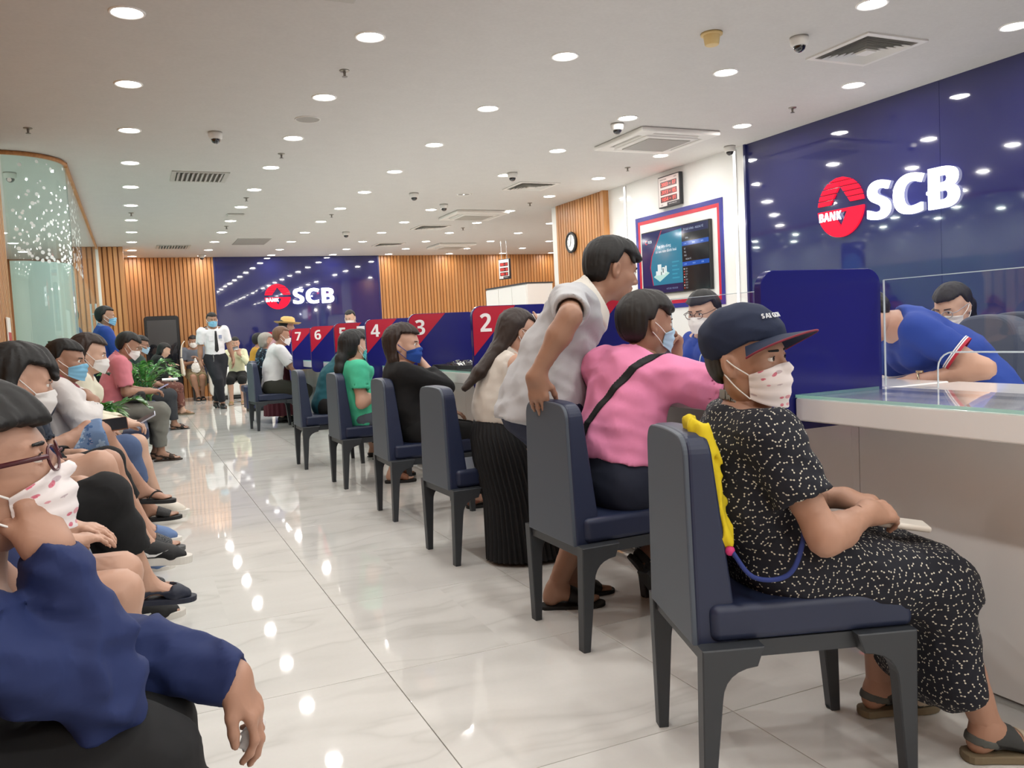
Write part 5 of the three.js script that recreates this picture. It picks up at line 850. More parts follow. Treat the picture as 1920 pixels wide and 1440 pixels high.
function pants(name, mat, q = {}) {
  return (c) => {
    const { s } = c, e = q.fit ?? 0.014, to = q.len ?? 1.9, e2 = q.hemFit ?? e;
    const L = [[ebone(v3.add(c.pel, [0, -0.01, 0]), v3.mix(c.pel, c.mid, q.rise ?? 0.45), c.latH, [0.152 * s * (c.o.build || 1) + e, 0.11 * s * (c.o.build || 1) + e], [0.13 * s * (c.o.build || 1) + e, 0.1 * s * (c.o.build || 1) + e]), 0.05], ...c.legPr('R', e, to, e2), ...c.legPr('L', e, to, e2)];
    const hipF = L[0][0], legF = ['R', 'L'].map((k) => { const a = c.leg[k], n = to <= 1 ? v3.norm(v3.sub(a.kn, a.hip)) : v3.norm(v3.sub(a.an, a.kn)), p = to <= 1 ? v3.mix(a.hip, a.kn, to) : v3.mix(a.kn, a.an, to - 1), f = blend(c.legPr(k, e, Math.min(2, to + 0.12), e2)); return (x, y, z) => Math.max(f(x, y, z), (x - p[0]) * n[0] + (y - p[1]) * n[1] + (z - p[2]) * n[2]); });
    if (to > 1) legF.push(...['R', 'L'].map((k) => blend(c.legPr(k, e, 1))));
    const upN = v3.norm(v3.sub(c.mid, c.pel)), wc = v3.mix(c.pel, c.mid, q.rise ?? 0.45);
    let g = (x, y, z) => { let d = Math.max(hipF(x, y, z), (x - wc[0]) * upN[0] + (y - wc[1]) * upN[1] + (z - wc[2]) * upN[2]); for (const f of legF) d = smin(d, f(x, y, z), 0.035); return d; };
    g = wrinkle(g, q.wrinkle ?? 0.004, q.freq ?? 10);
    const pts = [c.pel, c.mid, c.leg.R.kn, c.leg.L.kn]; if (to > 1) pts.push(v3.mix(c.leg.R.kn, c.leg.R.an, to - 1), v3.mix(c.leg.L.kn, c.leg.L.an, to - 1));
    const [lo, hi] = boundsOf(pts, 0.19 * s); let geo = surface(g, lo, hi, (q.cell ?? 0.011) * c.lod); if (q.uv) geo = boxUV(geo, q.uv);
    return (c[name] = part(name, geo, mat, c.G));
  };
}
// skirt over both legs: follows thighs to the knees, then hangs to a hem height
function skirt(name, mat, q = {}) {
  return (c) => {
    const { s } = c, e = q.fit ?? 0.018, kn = v3.mix(c.leg.R.kn, c.leg.L.kn, 0.5), hw = v3.len(v3.sub(c.leg.R.kn, c.leg.L.kn)) / 2, hp = v3.mix(c.hip.R, c.hip.L, 0.5), kl = v3.norm(v3.sub(c.leg.R.kn, c.leg.L.kn));
    const hp0 = planeCut(ebone(c.pel, v3.mix(c.pel, c.mid, 0.5), c.latH, [0.155 * s + e, 0.115 * s + e], [0.13 * s + e, 0.1 * s + e]), v3.mix(c.pel, c.mid, 0.5), v3.norm(v3.sub(c.mid, c.pel))), L = [[hp0, 0.05], ...c.legPr('R', e, 1), ...c.legPr('L', e, 1), [ebone(hp, kn, kl, [0.16 * s, 0.085 * s], [hw + 0.055, 0.058 + e]), 0.06]];
    const pts = [c.pel, c.mid, c.leg.R.kn, c.leg.L.kn];
    if (q.drop) { const sR = v3.mix(c.leg.R.kn, c.leg.R.an, q.drop), sL = v3.mix(c.leg.L.kn, c.leg.L.an, q.drop), m = v3.mix(sR, sL, 0.5), w = v3.len(v3.sub(sR, sL)) / 2; L.push([ebone(kn, m, kl, [hw + 0.06 + e, 0.06 + e], [w + 0.07 + (q.flare || 0), 0.075 + (q.flare || 0)]), 0.05]); pts.push(sR, sL); }
    let g = blend(L);
    if (q.hemY !== undefined) { const g0 = g; g = (x, y, z) => Math.max(g0(x, y, z), q.hemY - y); } else if (q.cutAt) { const n = v3.norm(v3.sub(kn, hp)), p = v3.mix(hp, kn, q.cutAt), g0 = g; g = (x, y, z) => Math.max(g0(x, y, z), (x - p[0]) * n[0] + (y - p[1]) * n[1] + (z - p[2]) * n[2]); }
    g = wrinkle(g, q.wrinkle ?? 0.005, q.freq ?? 9);
    const [lo, hi] = boundsOf(pts, 0.2 * s); let geo = surface(g, lo, hi, (q.cell ?? 0.011) * c.lod); if (q.uv) geo = boxUV(geo, q.uv);
    return (c[name] = part(name, geo, mat, c.G));
  };
}
function collar(mat, q = {}) {
  return (c) => { const { s } = c, b = v3.add(c.nk, c.up2, -0.035 * s), t = v3.add(v3.add(c.nk, c.up2, (0.04 + (q.rise || 0)) * s), c.fwd, 0.012), o1 = cone(b, t, (0.114 + (q.wide || 0)) * s, 0.079 * s), i1 = cone(v3.add(b, c.up2, -0.03), v3.add(t, c.up2, 0.05), (0.092 + (q.wide || 0)) * s, 0.06 * s), n = v3.norm(v3.add(c.up2, c.fwd, 0.55)), tp = v3.add(c.nk, c.up2, (0.04 + (q.rise || 0)) * s), bt = v3.add(c.nk, c.up2, -0.012 * s); const [lo, hi] = boundsOf([c.nk], 0.13 * s); const g = (x, y, z) => Math.max(o1(x, y, z), -i1(x, y, z), (x - tp[0]) * n[0] + (y - tp[1]) * n[1] + (z - tp[2]) * n[2], -((x - bt[0]) * n[0] + (y - bt[1]) * n[1] + (z - bt[2]) * n[2])); part('collar', surface(g, lo, hi, 0.0055 * c.lod), mat, c.G); };
}
// ---------------------------------------------------------------- footwear
function soleGeo(c, k, y0, y1, grow = 0) {
  const a = c.leg[k], s = c.s, g = -a.sg, S = new THREE.Shape(), w = 1 + grow; const P = [[-0.058, 0], [-0.05, 0.026], [0.0, 0.03], [0.06, 0.033], [0.115, 0.046], [0.155, 0.04], [0.178, 0.014], [0.172, -0.016], [0.145, -0.036], [0.1, -0.042], [0.05, -0.036], [0.0, -0.031], [-0.048, -0.026]];
  const curve = new THREE.CatmullRomCurve3(P.map(([x, z]) => new THREE.Vector3((x - 0.06) * w + 0.06, 0, z * w)), true).getPoints(36); S.setFromPoints(curve.map((p) => new THREE.Vector2(p.x * s, p.z * g * s)));
  const geo = new THREE.ExtrudeGeometry(S, { depth: (y1 - y0) * s, bevelEnabled: true, bevelSize: 0.003, bevelThickness: 0.003, bevelSegments: 2 }); // x fwd, y side, z up
  const m = new THREE.Matrix4().makeBasis(new THREE.Vector3(...a.f), new THREE.Vector3(...a.side), new THREE.Vector3(...a.up).multiplyScalar(1)).setPosition(...v3.add(a.an, a.up, y0 * s)); geo.applyMatrix4(m);
  if (m.determinant() < 0) { const p = geo.attributes.position.array; for (let i = 0; i < p.length; i += 9) for (let q = 0; q < 3; q++) { const t = p[i + q]; p[i + q] = p[i + 6 + q]; p[i + 6 + q] = t; } geo.computeVertexNormals(); }
  return geo;
}
function shoes(kind, mat, soleMat, q = {}) {
  return (c) => {
    for (const k of q.only || ['R', 'L']) {
      const a = c.leg[k], s = c.s, P = (x, y, z) => v3.add(v3.add(v3.add(a.an, a.f, x * s), a.up, y * s), a.side, z * s), g = -a.sg, [lo, hi] = boundsOf([P(0.055, -0.03, 0)], 0.15 * s), cell = 0.005 * c.lod, ft = blend(c.footPr(k));
      const S = part('shoe', soleGeo(c, k, kind === 'sneaker' ? -0.088 : -0.085, kind === 'sneaker' ? -0.062 : -0.07, kind === 'sneaker' ? 0.08 : 0.04), soleMat, c.G);
      const bands = (list) => { const f = (x, y, z) => { let m = 1e9; for (const [px, py, nx, ny, nz, w] of list) { const o = P(px, py, 0), n = v3.norm(v3.add(v3.add(v3.mul(a.f, nx), a.up, ny), a.side, nz * g)), d = Math.abs((x - o[0]) * n[0] + (y - o[1]) * n[1] + (z - o[2]) * n[2]) - w; m = Math.min(m, d); } const sh = ft(x, y, z) - 0.005 * s; return Math.max(sh, m, -(ft(x, y, z) + 0.002)); }; return surface(f, lo, hi, cell * 0.8); };
      if (kind === 'sneaker' || kind === 'oxford' || kind === 'flat' || kind === 'slipon') {
        const e = kind === 'sneaker' ? 0.008 : 0.006, U = blend([[ell(P(-0.022, -0.04, 0), [(0.034 + e) * s, (0.036 + e) * s, (0.031 + e) * s], [a.f, a.up, a.side]), 0.03], [ebone(P(0.0, -0.018, 0), P(0.105, -0.05, 0.003 * g), a.side, [(0.032 + e) * s, (0.035 + e) * s], [(0.042 + e) * s, (0.024 + e) * s]), 0.03], [ebone(P(0.1, -0.055, 0.003 * g), P(0.145, -0.06, 0.004 * g), a.side, [(0.042 + e) * s, (0.022 + e) * s], [(0.028 + e) * s, (0.015 + e) * s]), 0.03]]);
        const leg_ = cone(v3.mix(a.kn, a.an, 0.6), v3.add(a.an, a.up, -0.01), 0.041 * s, 0.041 * s), top_ = kind === 'sneaker' || kind === 'oxford' ? 0.012 : -0.032, topF = kind === 'flat' ? 0.085 : kind === 'slipon' ? 0.055 : 0.04;
        const f = (x, y, z) => { const r = [x - a.an[0], y - a.an[1], z - a.an[2]], u = v3.dot(r, a.up) / s, w = v3.dot(r, a.f) / s; let d = Math.max(U(x, y, z), (-0.078 - u) * s); const open = u - (top_ - Math.max(0, w) * (kind === 'sneaker' || kind === 'oxford' ? 0.18 : 0.05) + (w > topF ? 0.2 : 0)); d = Math.max(d, open * s); if (kind === 'flat' || kind === 'slipon') { const hole = Math.hypot((w - (kind === 'flat' ? 0.035 : 0.01)) / (kind === 'flat' ? 0.075 : 0.05), (v3.dot(r, a.side) / s) / 0.034) - 1; d = Math.max(d, Math.min(-hole * 0.03 * s, 1)); if (u > -0.03 && w < topF) d = Math.max(d, 0.004); } return d; };
        part('upper', surface(f, lo, hi, cell), mat, S);
        if (q.mark) { const pts = [P(0.02, -0.05, 0.047 * g * q.mark), P(0.05, -0.057, 0.05 * g * q.mark), P(0.1, -0.03, 0.044 * g * q.mark)]; }
      } else if (kind === 'slide') part('strap', bands([[0.085, -0.04, 1, -0.25, 0, 0.04 * s]]), mat, S);
      else if (kind === 'sandal') { part('strap', bands([[0.09, -0.04, 1, 0.1, 0.5, 0.011 * s], [0.1, -0.04, 1, 0.1, -0.5, 0.011 * s], [0.0, -0.02, 0.75, 0.66, 0, 0.011 * s]]), mat, S); part('heel_strap', bands([[-0.03, -0.025, 0.25, 1, 0, 0.009 * s]]), mat, S); }
      else if (kind === 'wide') { part('strap', bands([[0.035, -0.02, 0.95, 0.3, 0.0, 0.036 * s]]), mat, S); part('heel_strap', bands([[-0.03, -0.03, 0.25, 1, 0, 0.011 * s]]), q.mat2 || mat, S); part('vamp', bands([[0.11, -0.05, 1, 0, 0, 0.03 * s]]), q.vamp || mat, S); }
      else if (kind === 'thong') part('strap', [tube([P(0.118, -0.068, 0.018 * g), P(0.11, -0.034, 0.016 * g), P(0.07, -0.022, 0.034 * g), P(0.035, -0.066, 0.038 * g)], 0.0045 * s, 14, 6), tube([P(0.118, -0.068, 0.018 * g), P(0.11, -0.034, 0.014 * g), P(0.07, -0.022, -0.03 * g), P(0.035, -0.066, -0.036 * g)], 0.0045 * s, 14, 6)], mat, S);
    }
  };
}
// ================================================================ THE PEOPLE IN THE ROOM
const dotTex = canvasTex(512, 512, (c, w, h) => {
  c.fillStyle = '#141622'; c.fillRect(0, 0, w, h); let k = 11; const q = () => (k = (k * 16807) % 2147483647) / 2147483647; c.fillStyle = '#d6d2c0'; c.strokeStyle = '#d6d2c0'; c.lineWidth = 2.4;
  for (let j = 0; j < 11; j++) for (let i = 0; i < 11; i++) { const x = (i + 0.5 + (j % 2) * 0.5 + (q() - 0.5) * 0.5) * w / 11, y = (j + 0.5 + (q() - 0.5) * 0.5) * h / 11, a = q() * Math.PI, d = 8.5, dx = Math.cos(a) * d, dy = Math.sin(a) * d; for (const ox of [0, -w]) for (const oy of [0, -h]) { c.beginPath(); c.arc(x + dx + ox, y + dy + oy, 5, 0, 7); c.fill(); c.beginPath(); c.arc(x - dx + ox, y - dy + oy, 5, 0, 7); c.fill(); c.beginPath(); c.moveTo(x + dx + ox, y + dy + oy); c.lineTo(x - dx + ox, y - dy + oy); c.stroke(); } }
});
const floralTex = (bg, cols, n, seed0) => canvasTex(512, 512, (c, w, h) => { c.fillStyle = bg; c.fillRect(0, 0, w, h); let k = seed0; const q = () => (k = (k * 16807) % 2147483647) / 2147483647; for (let i = 0; i < n; i++) { const x = q() * w, y = q() * h, r = 8 + q() * 22; c.fillStyle = cols[i % cols.length]; for (let p = 0; p < 5; p++) { const a = p * 1.257 + q(); for (const ox of [0, -w, w]) for (const oy of [0, -h, h]) { c.beginPath(); c.ellipse(x + ox + Math.cos(a) * r * 0.6, y + oy + Math.sin(a) * r * 0.6, r * 0.5, r * 0.3, a, 0, 7); c.fill(); } } } });
const denim = cloth(0x161d30, 0.85), blackCloth = cloth(0x121315, 0.9), navyCloth = cloth(0x1a2440, 0.85);
const soleBlack = M(0x151515, 0.7), soleWhite = M(0xdedad2, 0.6), soleTan = M(0x7d7058, 0.7);

// ---- 1. woman in cap and dotted dress, on the nearest chair
person({
  label: 'woman in navy cap and dark dotted dress sitting by the counter, hands in lap', pos: [1.459, 0, -1.676], turn: -0.32, headCell: 0.003, flat: 1, h: 1.5, skin: 0, pelvis: [0.02, 0.535, 0], lean: -0.5, lean2: 0.0, trunk: 0.79, neckUp: 0.05, headScale: 1.06, head: [-0.85, -0.02, 0.05], headFwd: 0.02, build: 1.05,
  armR: { w: [0.215, 0.635, 0.10], pole: [-0.35, -0.6, 0.6], dir: [0.93, -0.1, -0.3], back: [0.1, 0.85, 0.6], curl: 0.7 }, armL: { w: [0.23, 0.64, -0.05], pole: [-0.3, -0.6, -0.7], dir: [0.85, -0.05, 0.45], back: [0, 1, 0], curl: 0.6 },
  legR: { a: [0.485, 0.085, 0.15], toe: -0.1 }, legL: { a: [0.36, 0.085, -0.13], toe: 0.05 },
  wear: [top('dress_top', M(0xffffff, 0.85, { map: dotTex }), { fit: 0.022, sleeve: 0.62, se: 0.026, hem: 0.12, neckHole: 0.062, uv: 5.2, wrinkle: 0.006 }), skirt('dress_skirt', M(0xffffff, 0.85, { map: dotTex }), { drop: 0.68, fit: 0.026, flare: 0.02, uv: 5.2, wrinkle: 0.007 }), hair('crop', 'greyblack', { thick: 0.003, rough: 0.0012 }), mask('surgical', 'print', { big: 0.012 }), shoes('wide', M(0x3d3f3f, 0.8), soleTan, { mat2: M(0x5a5d5a, 0.8), vamp: M(0xb5a895, 0.8) }), capHat('SAIGON'), lanyard()],
});
// ---- 2. man in grey polo, leaning over
person({
  label: 'man in grey polo shirt and navy shorts standing bent forward, hand on a chair back', pos: [1.52, 0, -3.05], male: 1, h: 1.68, skin: 2, pelvis: [-0.03, 0.82, 0.0], lean: 0.36, lean2: 0.64, trunk: 0.9, twist: -0.8, head: [-0.22, 0.25, 0], headFwd: 0.065, neckUp: 0.06, shrug: [-0.03, -0.02], shFwd: 0, headCell: 0.003,
  armR: { w: [-0.205, 0.955, 0.325], pole: [-0.45, -0.2, 0.8], dir: [0.12, -1, 0.03], back: [-0.75, 0, 0.65], curl: 0.28, spread: 0.1 }, armL: { w: [0.47, 0.93, -0.2], pole: [-0.2, -0.5, -0.8], dir: [1, -0.15, 0.1], back: [0, 1, 0], curl: 0.2 },
  legR: { a: [-0.035, 0.085, 0.075], toe: -0.4, pole: [1, 0, 0] }, legL: { a: [0.075, 0.085, -0.02], toe: -0.15, pole: [1, 0, 0] },
  wear: [top('polo_shirt', cloth(0xb9babd, 0.9), { fit: 0.026, sleeve: 0.72, se: 0.024, hem: 0.10, skirtPart: 1, flare: 0.012, neck: 0.03, neckHole: 0.06, wrinkle: 0.009, freq: 8 }), collar(cloth(0xd8d4cb, 0.9), { wide: 0.012, rise: 0.022 }), pants('shorts', navyCloth, { len: 0.98, fit: 0.034, hemFit: 0.04, wrinkle: 0.006, freq: 7 }), hair('short', 'black', { thick: 0.02, fringe: 1, line: 0.06 }), shoes('slide', M(0x1b1b1c, 0.6), soleBlack), sideStripe()],
});
// ---- 3. woman in pink
person({
  label: 'woman in pink t-shirt and dark jeans seated at the counter, seen from behind', pos: [1.645, 0, -2.705], h: 1.6, skin: 2, pelvis: [-0.02, 0.55, 0], lean: 0.16, lean2: 0.34, trunk: 0.91, twist: 0.45, head: [-0.12, 0.06, 0], flat: 1, build: 1.05,
  armR: { w: [0.5, 0.925, 0.2], pole: [-0.2, -0.4, 0.8], dir: [1, -0.1, -0.1], back: [0, 1, 0], curl: 0.4 }, armL: { w: [0.335, 1.0, -0.1], pole: [0.2, -0.8, -0.6], dir: [-0.1, 0.9, 0.35], back: [0.9, 0, -0.3], curl: 0.9 },
  legR: { a: [0.15, 0.19, 0.03], toe: 0.2, tp: 0.95 }, legL: { a: [0.21, 0.2, -0.12], toe: -0.1, tp: 0.9 },
  wear: [top('t_shirt', cloth(0xee91ba, 0.9), { fit: 0.026, sleeve: 0.72, se: 0.034, hem: -0.07, neckHole: 0.06, neck: 0.024, wrinkle: 0.009, freq: 8 }), pants('jeans', denim, { len: 1.75, fit: 0.016, wrinkle: 0.004 }), hair('short', 'dark', { thick: 0.02, line: 0.05, fringe: 1 }), mask('surgical', 'pale'), shoes('slipon', M(0x161617, 0.7), soleBlack), strapBag()],
});
// ---- 4. woman in white sleeveless top
{
  const pleats = (c) => { // long pleated skirt falling from the chair edge to the floor
    const P = [], ix = [], nu = 160, rows = [[0.69, -0.03, 0.02, 0.115, 0.135], [0.62, -0.02, 0.03, 0.15, 0.16], [0.5, 0.0, 0.06, 0.165, 0.165], [0.3, 0.03, 0.1, 0.165, 0.15], [0.12, 0.04, 0.12, 0.18, 0.16], [0.02, 0.045, 0.125, 0.19, 0.17]];
    rows.forEach(([y, x, z, rx, rz], j) => { for (let i = 0; i <= nu; i++) { const a = i / nu * 2 * Math.PI, k = 1 + (j ? 0.045 : 0.0) * (i % 4 < 2 ? 1 : -1) * Math.min(1, j / 2) + 0.03 * Math.sin(a * 3 + j); P.push(x + rx * k * Math.cos(a), y, z + rz * k * Math.sin(a)); } });
    for (let j = 0; j < rows.length - 1; j++) for (let i = 0; i < nu; i++) { const q = j * (nu + 1) + i, r = q + nu + 1; ix.push(q, q + 1, r, q + 1, r + 1, r); }
    const g = new THREE.BufferGeometry(); g.setAttribute('position', new THREE.Float32BufferAttribute(P, 3)); g.setIndex(ix); g.computeVertexNormals(); part('pleated_skirt', g, M(0x131417, 0.8, { side: THREE.DoubleSide }), c.G);
  };
  person({
    label: 'woman with long straight hair, white sleeveless top and black pleated skirt, hand on forehead', pos: [1.645, 0, -3.83], h: 1.53, skin: 1, pelvis: [-0.03, 0.575, 0.02], lean: 0.05, lean2: 0.26, trunk: 0.9, head: [-0.05, 0.35, 0], lod: 1.2,
    armR: { w: [0.235, 1.06, 0.06], pole: [0.35, -0.85, 0.35], dir: [-0.15, 0.95, -0.1], back: [0.8, 0.2, 0.4], curl: 0.15 }, armL: { w: [0.4, 0.93, -0.1], pole: [0, -0.6, -0.7], dir: [1, 0, 0.2], curl: 0.3 }, legR: { a: [0.06, 0.085, 0.17], pole: [1, 0.5, 0.2] }, legL: { a: [0.08, 0.085, 0.06], pole: [1, 0.5, 0.2] },
    wear: [top('sleeveless_top', cloth(0xd9d2c8, 0.85), { fit: 0.018, sleeve: 0, armhole: 1, hem: -0.1, neckHole: 0.056, wrinkle: 0.005 }), collar(cloth(0xcfc6bb, 0.85)), pleats, hair('tied', 'brown', { tail: [[[-0.055, 0.02, 0.01], 0.05], [[-0.085, -0.12, 0.015], 0.038], [[-0.15, -0.26, 0.02], 0.03], [[-0.2, -0.36, 0.02], 0.016]], wide: 1.7, line: 0.07, thick: 0.011 }), mask('beak', 'pink'), glasses(0x6b4632), shoes('flat', M(0x1a1a1b, 0.6), soleBlack)],
  });
}
// ---- 5. woman in black jacket
person({
  label: 'woman with wavy dark hair and blue cloth mask in black jacket, cheek on hand', pos: [1.63, 0, -5.085], h: 1.55, skin: 1, pelvis: [-0.03, 0.545, 0], lean: -0.42, lean2: -0.02, trunk: 0.86, head: [-0.6, 0.02, 0], lod: 1.3, twist: -0.15, neckUp: 0.025, headScale: 1.06,
  armR: { w: [0.035, 0.935, 0.0], pole: [0.8, -0.7, 0.5], dir: [-0.3, 1, -0.1], back: [0.9, 0.2, 0.3], curl: 0.35 }, armL: { w: [0.2, 0.62, -0.1] }, legR: { a: [0.3, 0.085, 0.12] }, legL: { a: [0.34, 0.085, -0.1] },
  wear: [top('jacket', cloth(0x141416, 0.9), { fit: 0.026, sleeve: 1.72, se: 0.016, hem: 0.12, wrinkle: 0.005 }), pants('trousers', blackCloth, { len: 1.8 }), hair('bob', 'brown', { len: 0.16, thick: 0.024, rough: 0.007, line: 0.062 }), mask('cloth', 'royal', { low: 0.004, strap: M(0x1e4a9c, 0.8) }), shoes('flat', M(0x9a5f4a, 0.6), soleBlack), buttons()],
});
// ---- 6. woman in green
person({
  label: 'woman with black ponytail in bright green t-shirt seated at the counter', pos: [1.62, 0, -6.384], h: 1.53, skin: 1, pelvis: [-0.03, 0.545, 0], lean: -0.34, lean2: -0.05, trunk: 0.83, head: [0.45, 0.02, 0], lod: 1.35, build: 1.12, neckUp: 0.03, headScale: 1.06,
  armR: { w: [0.055, 0.7, 0.06], pole: [-0.35, -0.8, 0.5], dir: [0.8, 0.15, -0.5], back: [0.2, 0.6, 0.7], curl: 0.6 }, armL: { w: [0.1, 0.7, -0.06], dir: [0.8, 0.1, 0.4], curl: 0.5 }, legR: { a: [0.12, 0.085, 0.18], toe: -0.3 }, legL: { a: [0.2, 0.085, -0.05] },
  wear: [top('t_shirt', cloth(0x49bd96, 0.88), { fit: 0.022, sleeve: 0.62, se: 0.026, hem: 0.08, skirtPart: 1, wrinkle: 0.005 }), pants('trousers', cloth(0x525a66, 0.85), { len: 1.7 }), hair('tied', 'black', { thick: 0.022, tail: [[[-0.09, -0.03, 0], 0.05], [[-0.125, -0.09, 0.0], 0.045], [[-0.15, -0.16, 0.01], 0.04], [[-0.17, -0.23, 0.02], 0.022]], rough: 0.006 }), mask('surgical', 'teal'), shoes('slide', M(0x8a5c45, 0.6), soleBlack)],
});
// ---- 7. person in teal coat
person({
  label: 'person with dark bob in teal coat leaning on the counter beyond the woman in green', pos: [1.55, 0, -7.6], h: 1.58, skin: 1, pelvis: [0.02, 0.545, 0], lean: 0.35, lean2: 0.75, head: [0.2, 0.2, 0], lod: 1.5, armR: { w: [0.55, 0.93, 0.08], dir: [1, 0, -0.3] }, armL: { w: [0.55, 0.93, -0.1] }, build: 1.1,
  wear: [top('coat', cloth(0x17545f, 0.85), { fit: 0.03, sleeve: 1.85, hem: 0.14, wrinkle: 0.006 }), pants('trousers', blackCloth, { len: 1.8 }), hair('bob', 'black', { len: 0.12, thick: 0.022 }), mask('surgical', 'white'), shoes('flat', M(0x1b1b1c, 0.6), soleBlack)],
});
// ---- 8. old man in white shirt
person({
  label: 'grey-haired man in white short-sleeved shirt and dark trousers seated by divider eight', pos: [1.60, 0, -11.2], male: 1, h: 1.66, skin: 2, pelvis: [0.0, 0.55, 0], lean: 0.12, lean2: 0.3, head: [-0.1, 0.15, 0], lod: 1.7, armR: { w: [0.38, 0.93, 0.12], dir: [1, 0, -0.2], pole: [-0.3, -0.8, 0.5] }, armL: { w: [0.42, 0.93, -0.12] }, legR: { a: [0.28, 0.085, 0.1] }, legL: { a: [0.34, 0.085, -0.1] },
  wear: [top('shirt', cloth(0xd6d6d8, 0.85), { fit: 0.022, sleeve: 0.75, se: 0.03, hem: 0.05, wrinkle: 0.005 }), pants('trousers', cloth(0x26271f, 0.85), { len: 1.85, fit: 0.018 }), hair('short', 'tan', { thick: 0.012, line: 0.065 }), mask('surgical', 'white'), shoes('oxford', M(0x18181a, 0.4), soleBlack)],
});
// ---- 9. woman in straw hat
{
  const pleat = (c) => { const P = [], ix = [], nu = 72, rows = [[0.86, 0.12, 0.13], [0.7, 0.17, 0.18], [0.4, 0.185, 0.19], [0.1, 0.2, 0.2]]; rows.forEach(([y, rx, rz], j) => { for (let i = 0; i <= nu; i++) { const a = i / nu * 2 * Math.PI, k = 1 + (j ? 0.05 : 0) * (i % 4 < 2 ? 1 : -1); P.push(-0.02 + rx * k * Math.cos(a), y, rz * k * Math.sin(a)); } }); for (let j = 0; j < rows.length - 1; j++) for (let i = 0; i < nu; i++) { const q = j * (nu + 1) + i, r = q + nu + 1; ix.push(q, q + 1, r, q + 1, r + 1, r); } const g = new THREE.BufferGeometry(); g.setAttribute('position', new THREE.Float32BufferAttribute(P, 3)); g.setIndex(ix); g.computeVertexNormals(); part('pleated_skirt', g, M(0x5a1f2c, 0.8, { side: THREE.DoubleSide }), c.G); };
  person({
    label: 'woman in straw hat, dusty pink blouse and maroon pleated skirt at far counter', pos: [1.80, 0, -11.95], h: 1.5, skin: 1, pelvis: [-0.05, 0.80, 0], lean: 0.25, lean2: 0.5, trunk: 0.95, head: [0, 0.1, 0], lod: 1.8, armR: { w: [0.45, 0.92, 0.1] }, armL: { w: [0.45, 0.92, -0.1] }, legR: { a: [0, 0.085, 0.09], pole: [1, 0, 0] }, legL: { a: [0.05, 0.085, -0.09], pole: [1, 0, 0] },
    wear: [top('blouse', cloth(0xb78a92, 0.85), { fit: 0.02, sleeve: 0.8, hem: 0.04 }), pleat, hair('bob', 'black', { len: 0.09 }), strawHat(), shoes('oxford', M(0x19191a, 0.5), soleBlack)],
  });
}
// ---- 10. grey-haired woman
person({
  label: 'woman with short grey hair in blue patterned blouse seated near the far counters', pos: [1.68, 0, -12.4], h: 1.5, skin: 1, pelvis: [-0.02, 0.545, 0], lean: 0.0, lean2: 0.15, head: [0.1, 0.1, 0], lod: 1.8,
  wear: [top('blouse', M(0xffffff, 0.85, { map: floralTex('#18222f', ['#6f95ad', '#8fb3c4', '#314b60'], 70, 5) }), { fit: 0.02, sleeve: 0.75, hem: 0.1, uv: 2.2 }), pants('trousers', blackCloth, { len: 1.85 }), hair('bob', 'grey', { len: 0.08, thick: 0.02 }), shoes('slide', M(0x4a3a30, 0.7), soleBlack)],
});
// ---- 11. gold shirt
person({
  label: 'dark-haired person in mustard shirt seated beyond the grey-haired woman', pos: [1.80, 0, -14.4], h: 1.58, skin: 2, pelvis: [0, 0.53, 0], lean: 0.1, head: [0.2, 0.1, 0], lod: 2.1,
  wear: [top('shirt', cloth(0xb98a2c, 0.85), { sleeve: 0.7, hem: 0.1 }), pants('trousers', blackCloth, { len: 1.8 }), hair('short', 'black', { thick: 0.018 }), shoes('slide', M(0x222222, 0.7), soleBlack)],
});
// ---- 12. woman with phone
person({
  label: 'woman in pale cream jacket seated on metal-legged stool holding a phone before her face', pos: [1.74, 0, -16.5], turn: -1.75, h: 1.52, skin: 1, pelvis: [0, 0.53, 0], lean: 0.05, head: [0.1, 0.15, 0], lod: 2,
  armR: { w: [0.27, 0.93, 0.05], pole: [0, -0.8, 0.5], dir: [0.1, 1, -0.2], back: [1, 0, 0.3] }, armL: { w: [0.27, 0.93, -0.07], pole: [0, -0.8, -0.5], dir: [0.1, 1, 0.2], back: [1, 0, -0.3] },
  wear: [top('jacket', cloth(0xd9dab8, 0.85), { sleeve: 1.8, hem: 0.08 }), pants('trousers', blackCloth, { len: 1.2 }), hair('tied', 'black', {}), shoes('slide', M(0xb99a6a, 0.7), soleTan)],
});
// ---- 13. guard
person({
  label: 'security guard in white short-sleeved shirt, black tie and blue mask walking towards the hall', pos: [1.30, 0, -15.6], turn: -1.45, male: 1, h: 1.7, skin: 2, pelvis: [0, 0.88, 0], lean: 0.02, lean2: 0.04, head: [0.0, 0.1, 0], lod: 1.6, side: 0.06,
  armR: { w: [0.02, 0.78, 0.27], pole: [-1, 0, 0.3], dir: [0.1, -1, 0], back: [0, 0, 1] }, armL: { w: [0.05, 0.8, -0.3], pole: [-1, 0, -0.3], dir: [0.1, -1, 0], back: [0, 0, -1] }, legR: { a: [0.16, 0.085, -0.03], pole: [1, 0, 0] }, legL: { a: [-0.12, 0.11, 0.02], pole: [1, 0, 0], tp: 0.3 },
  wear: [top('shirt', cloth(0xe6e6ea, 0.8), { fit: 0.022, sleeve: 0.75, se: 0.032, hem: -0.06, wrinkle: 0.005 }), collar(cloth(0xe9e9ec, 0.8)), pants('trousers', cloth(0x12151f, 0.8), { len: 1.92, fit: 0.022 }), hair('short', 'black', { thick: 0.014 }), mask('surgical', 'blue'), shoes('oxford', M(0x121214, 0.35), soleBlack), tieAndMarks()],
});
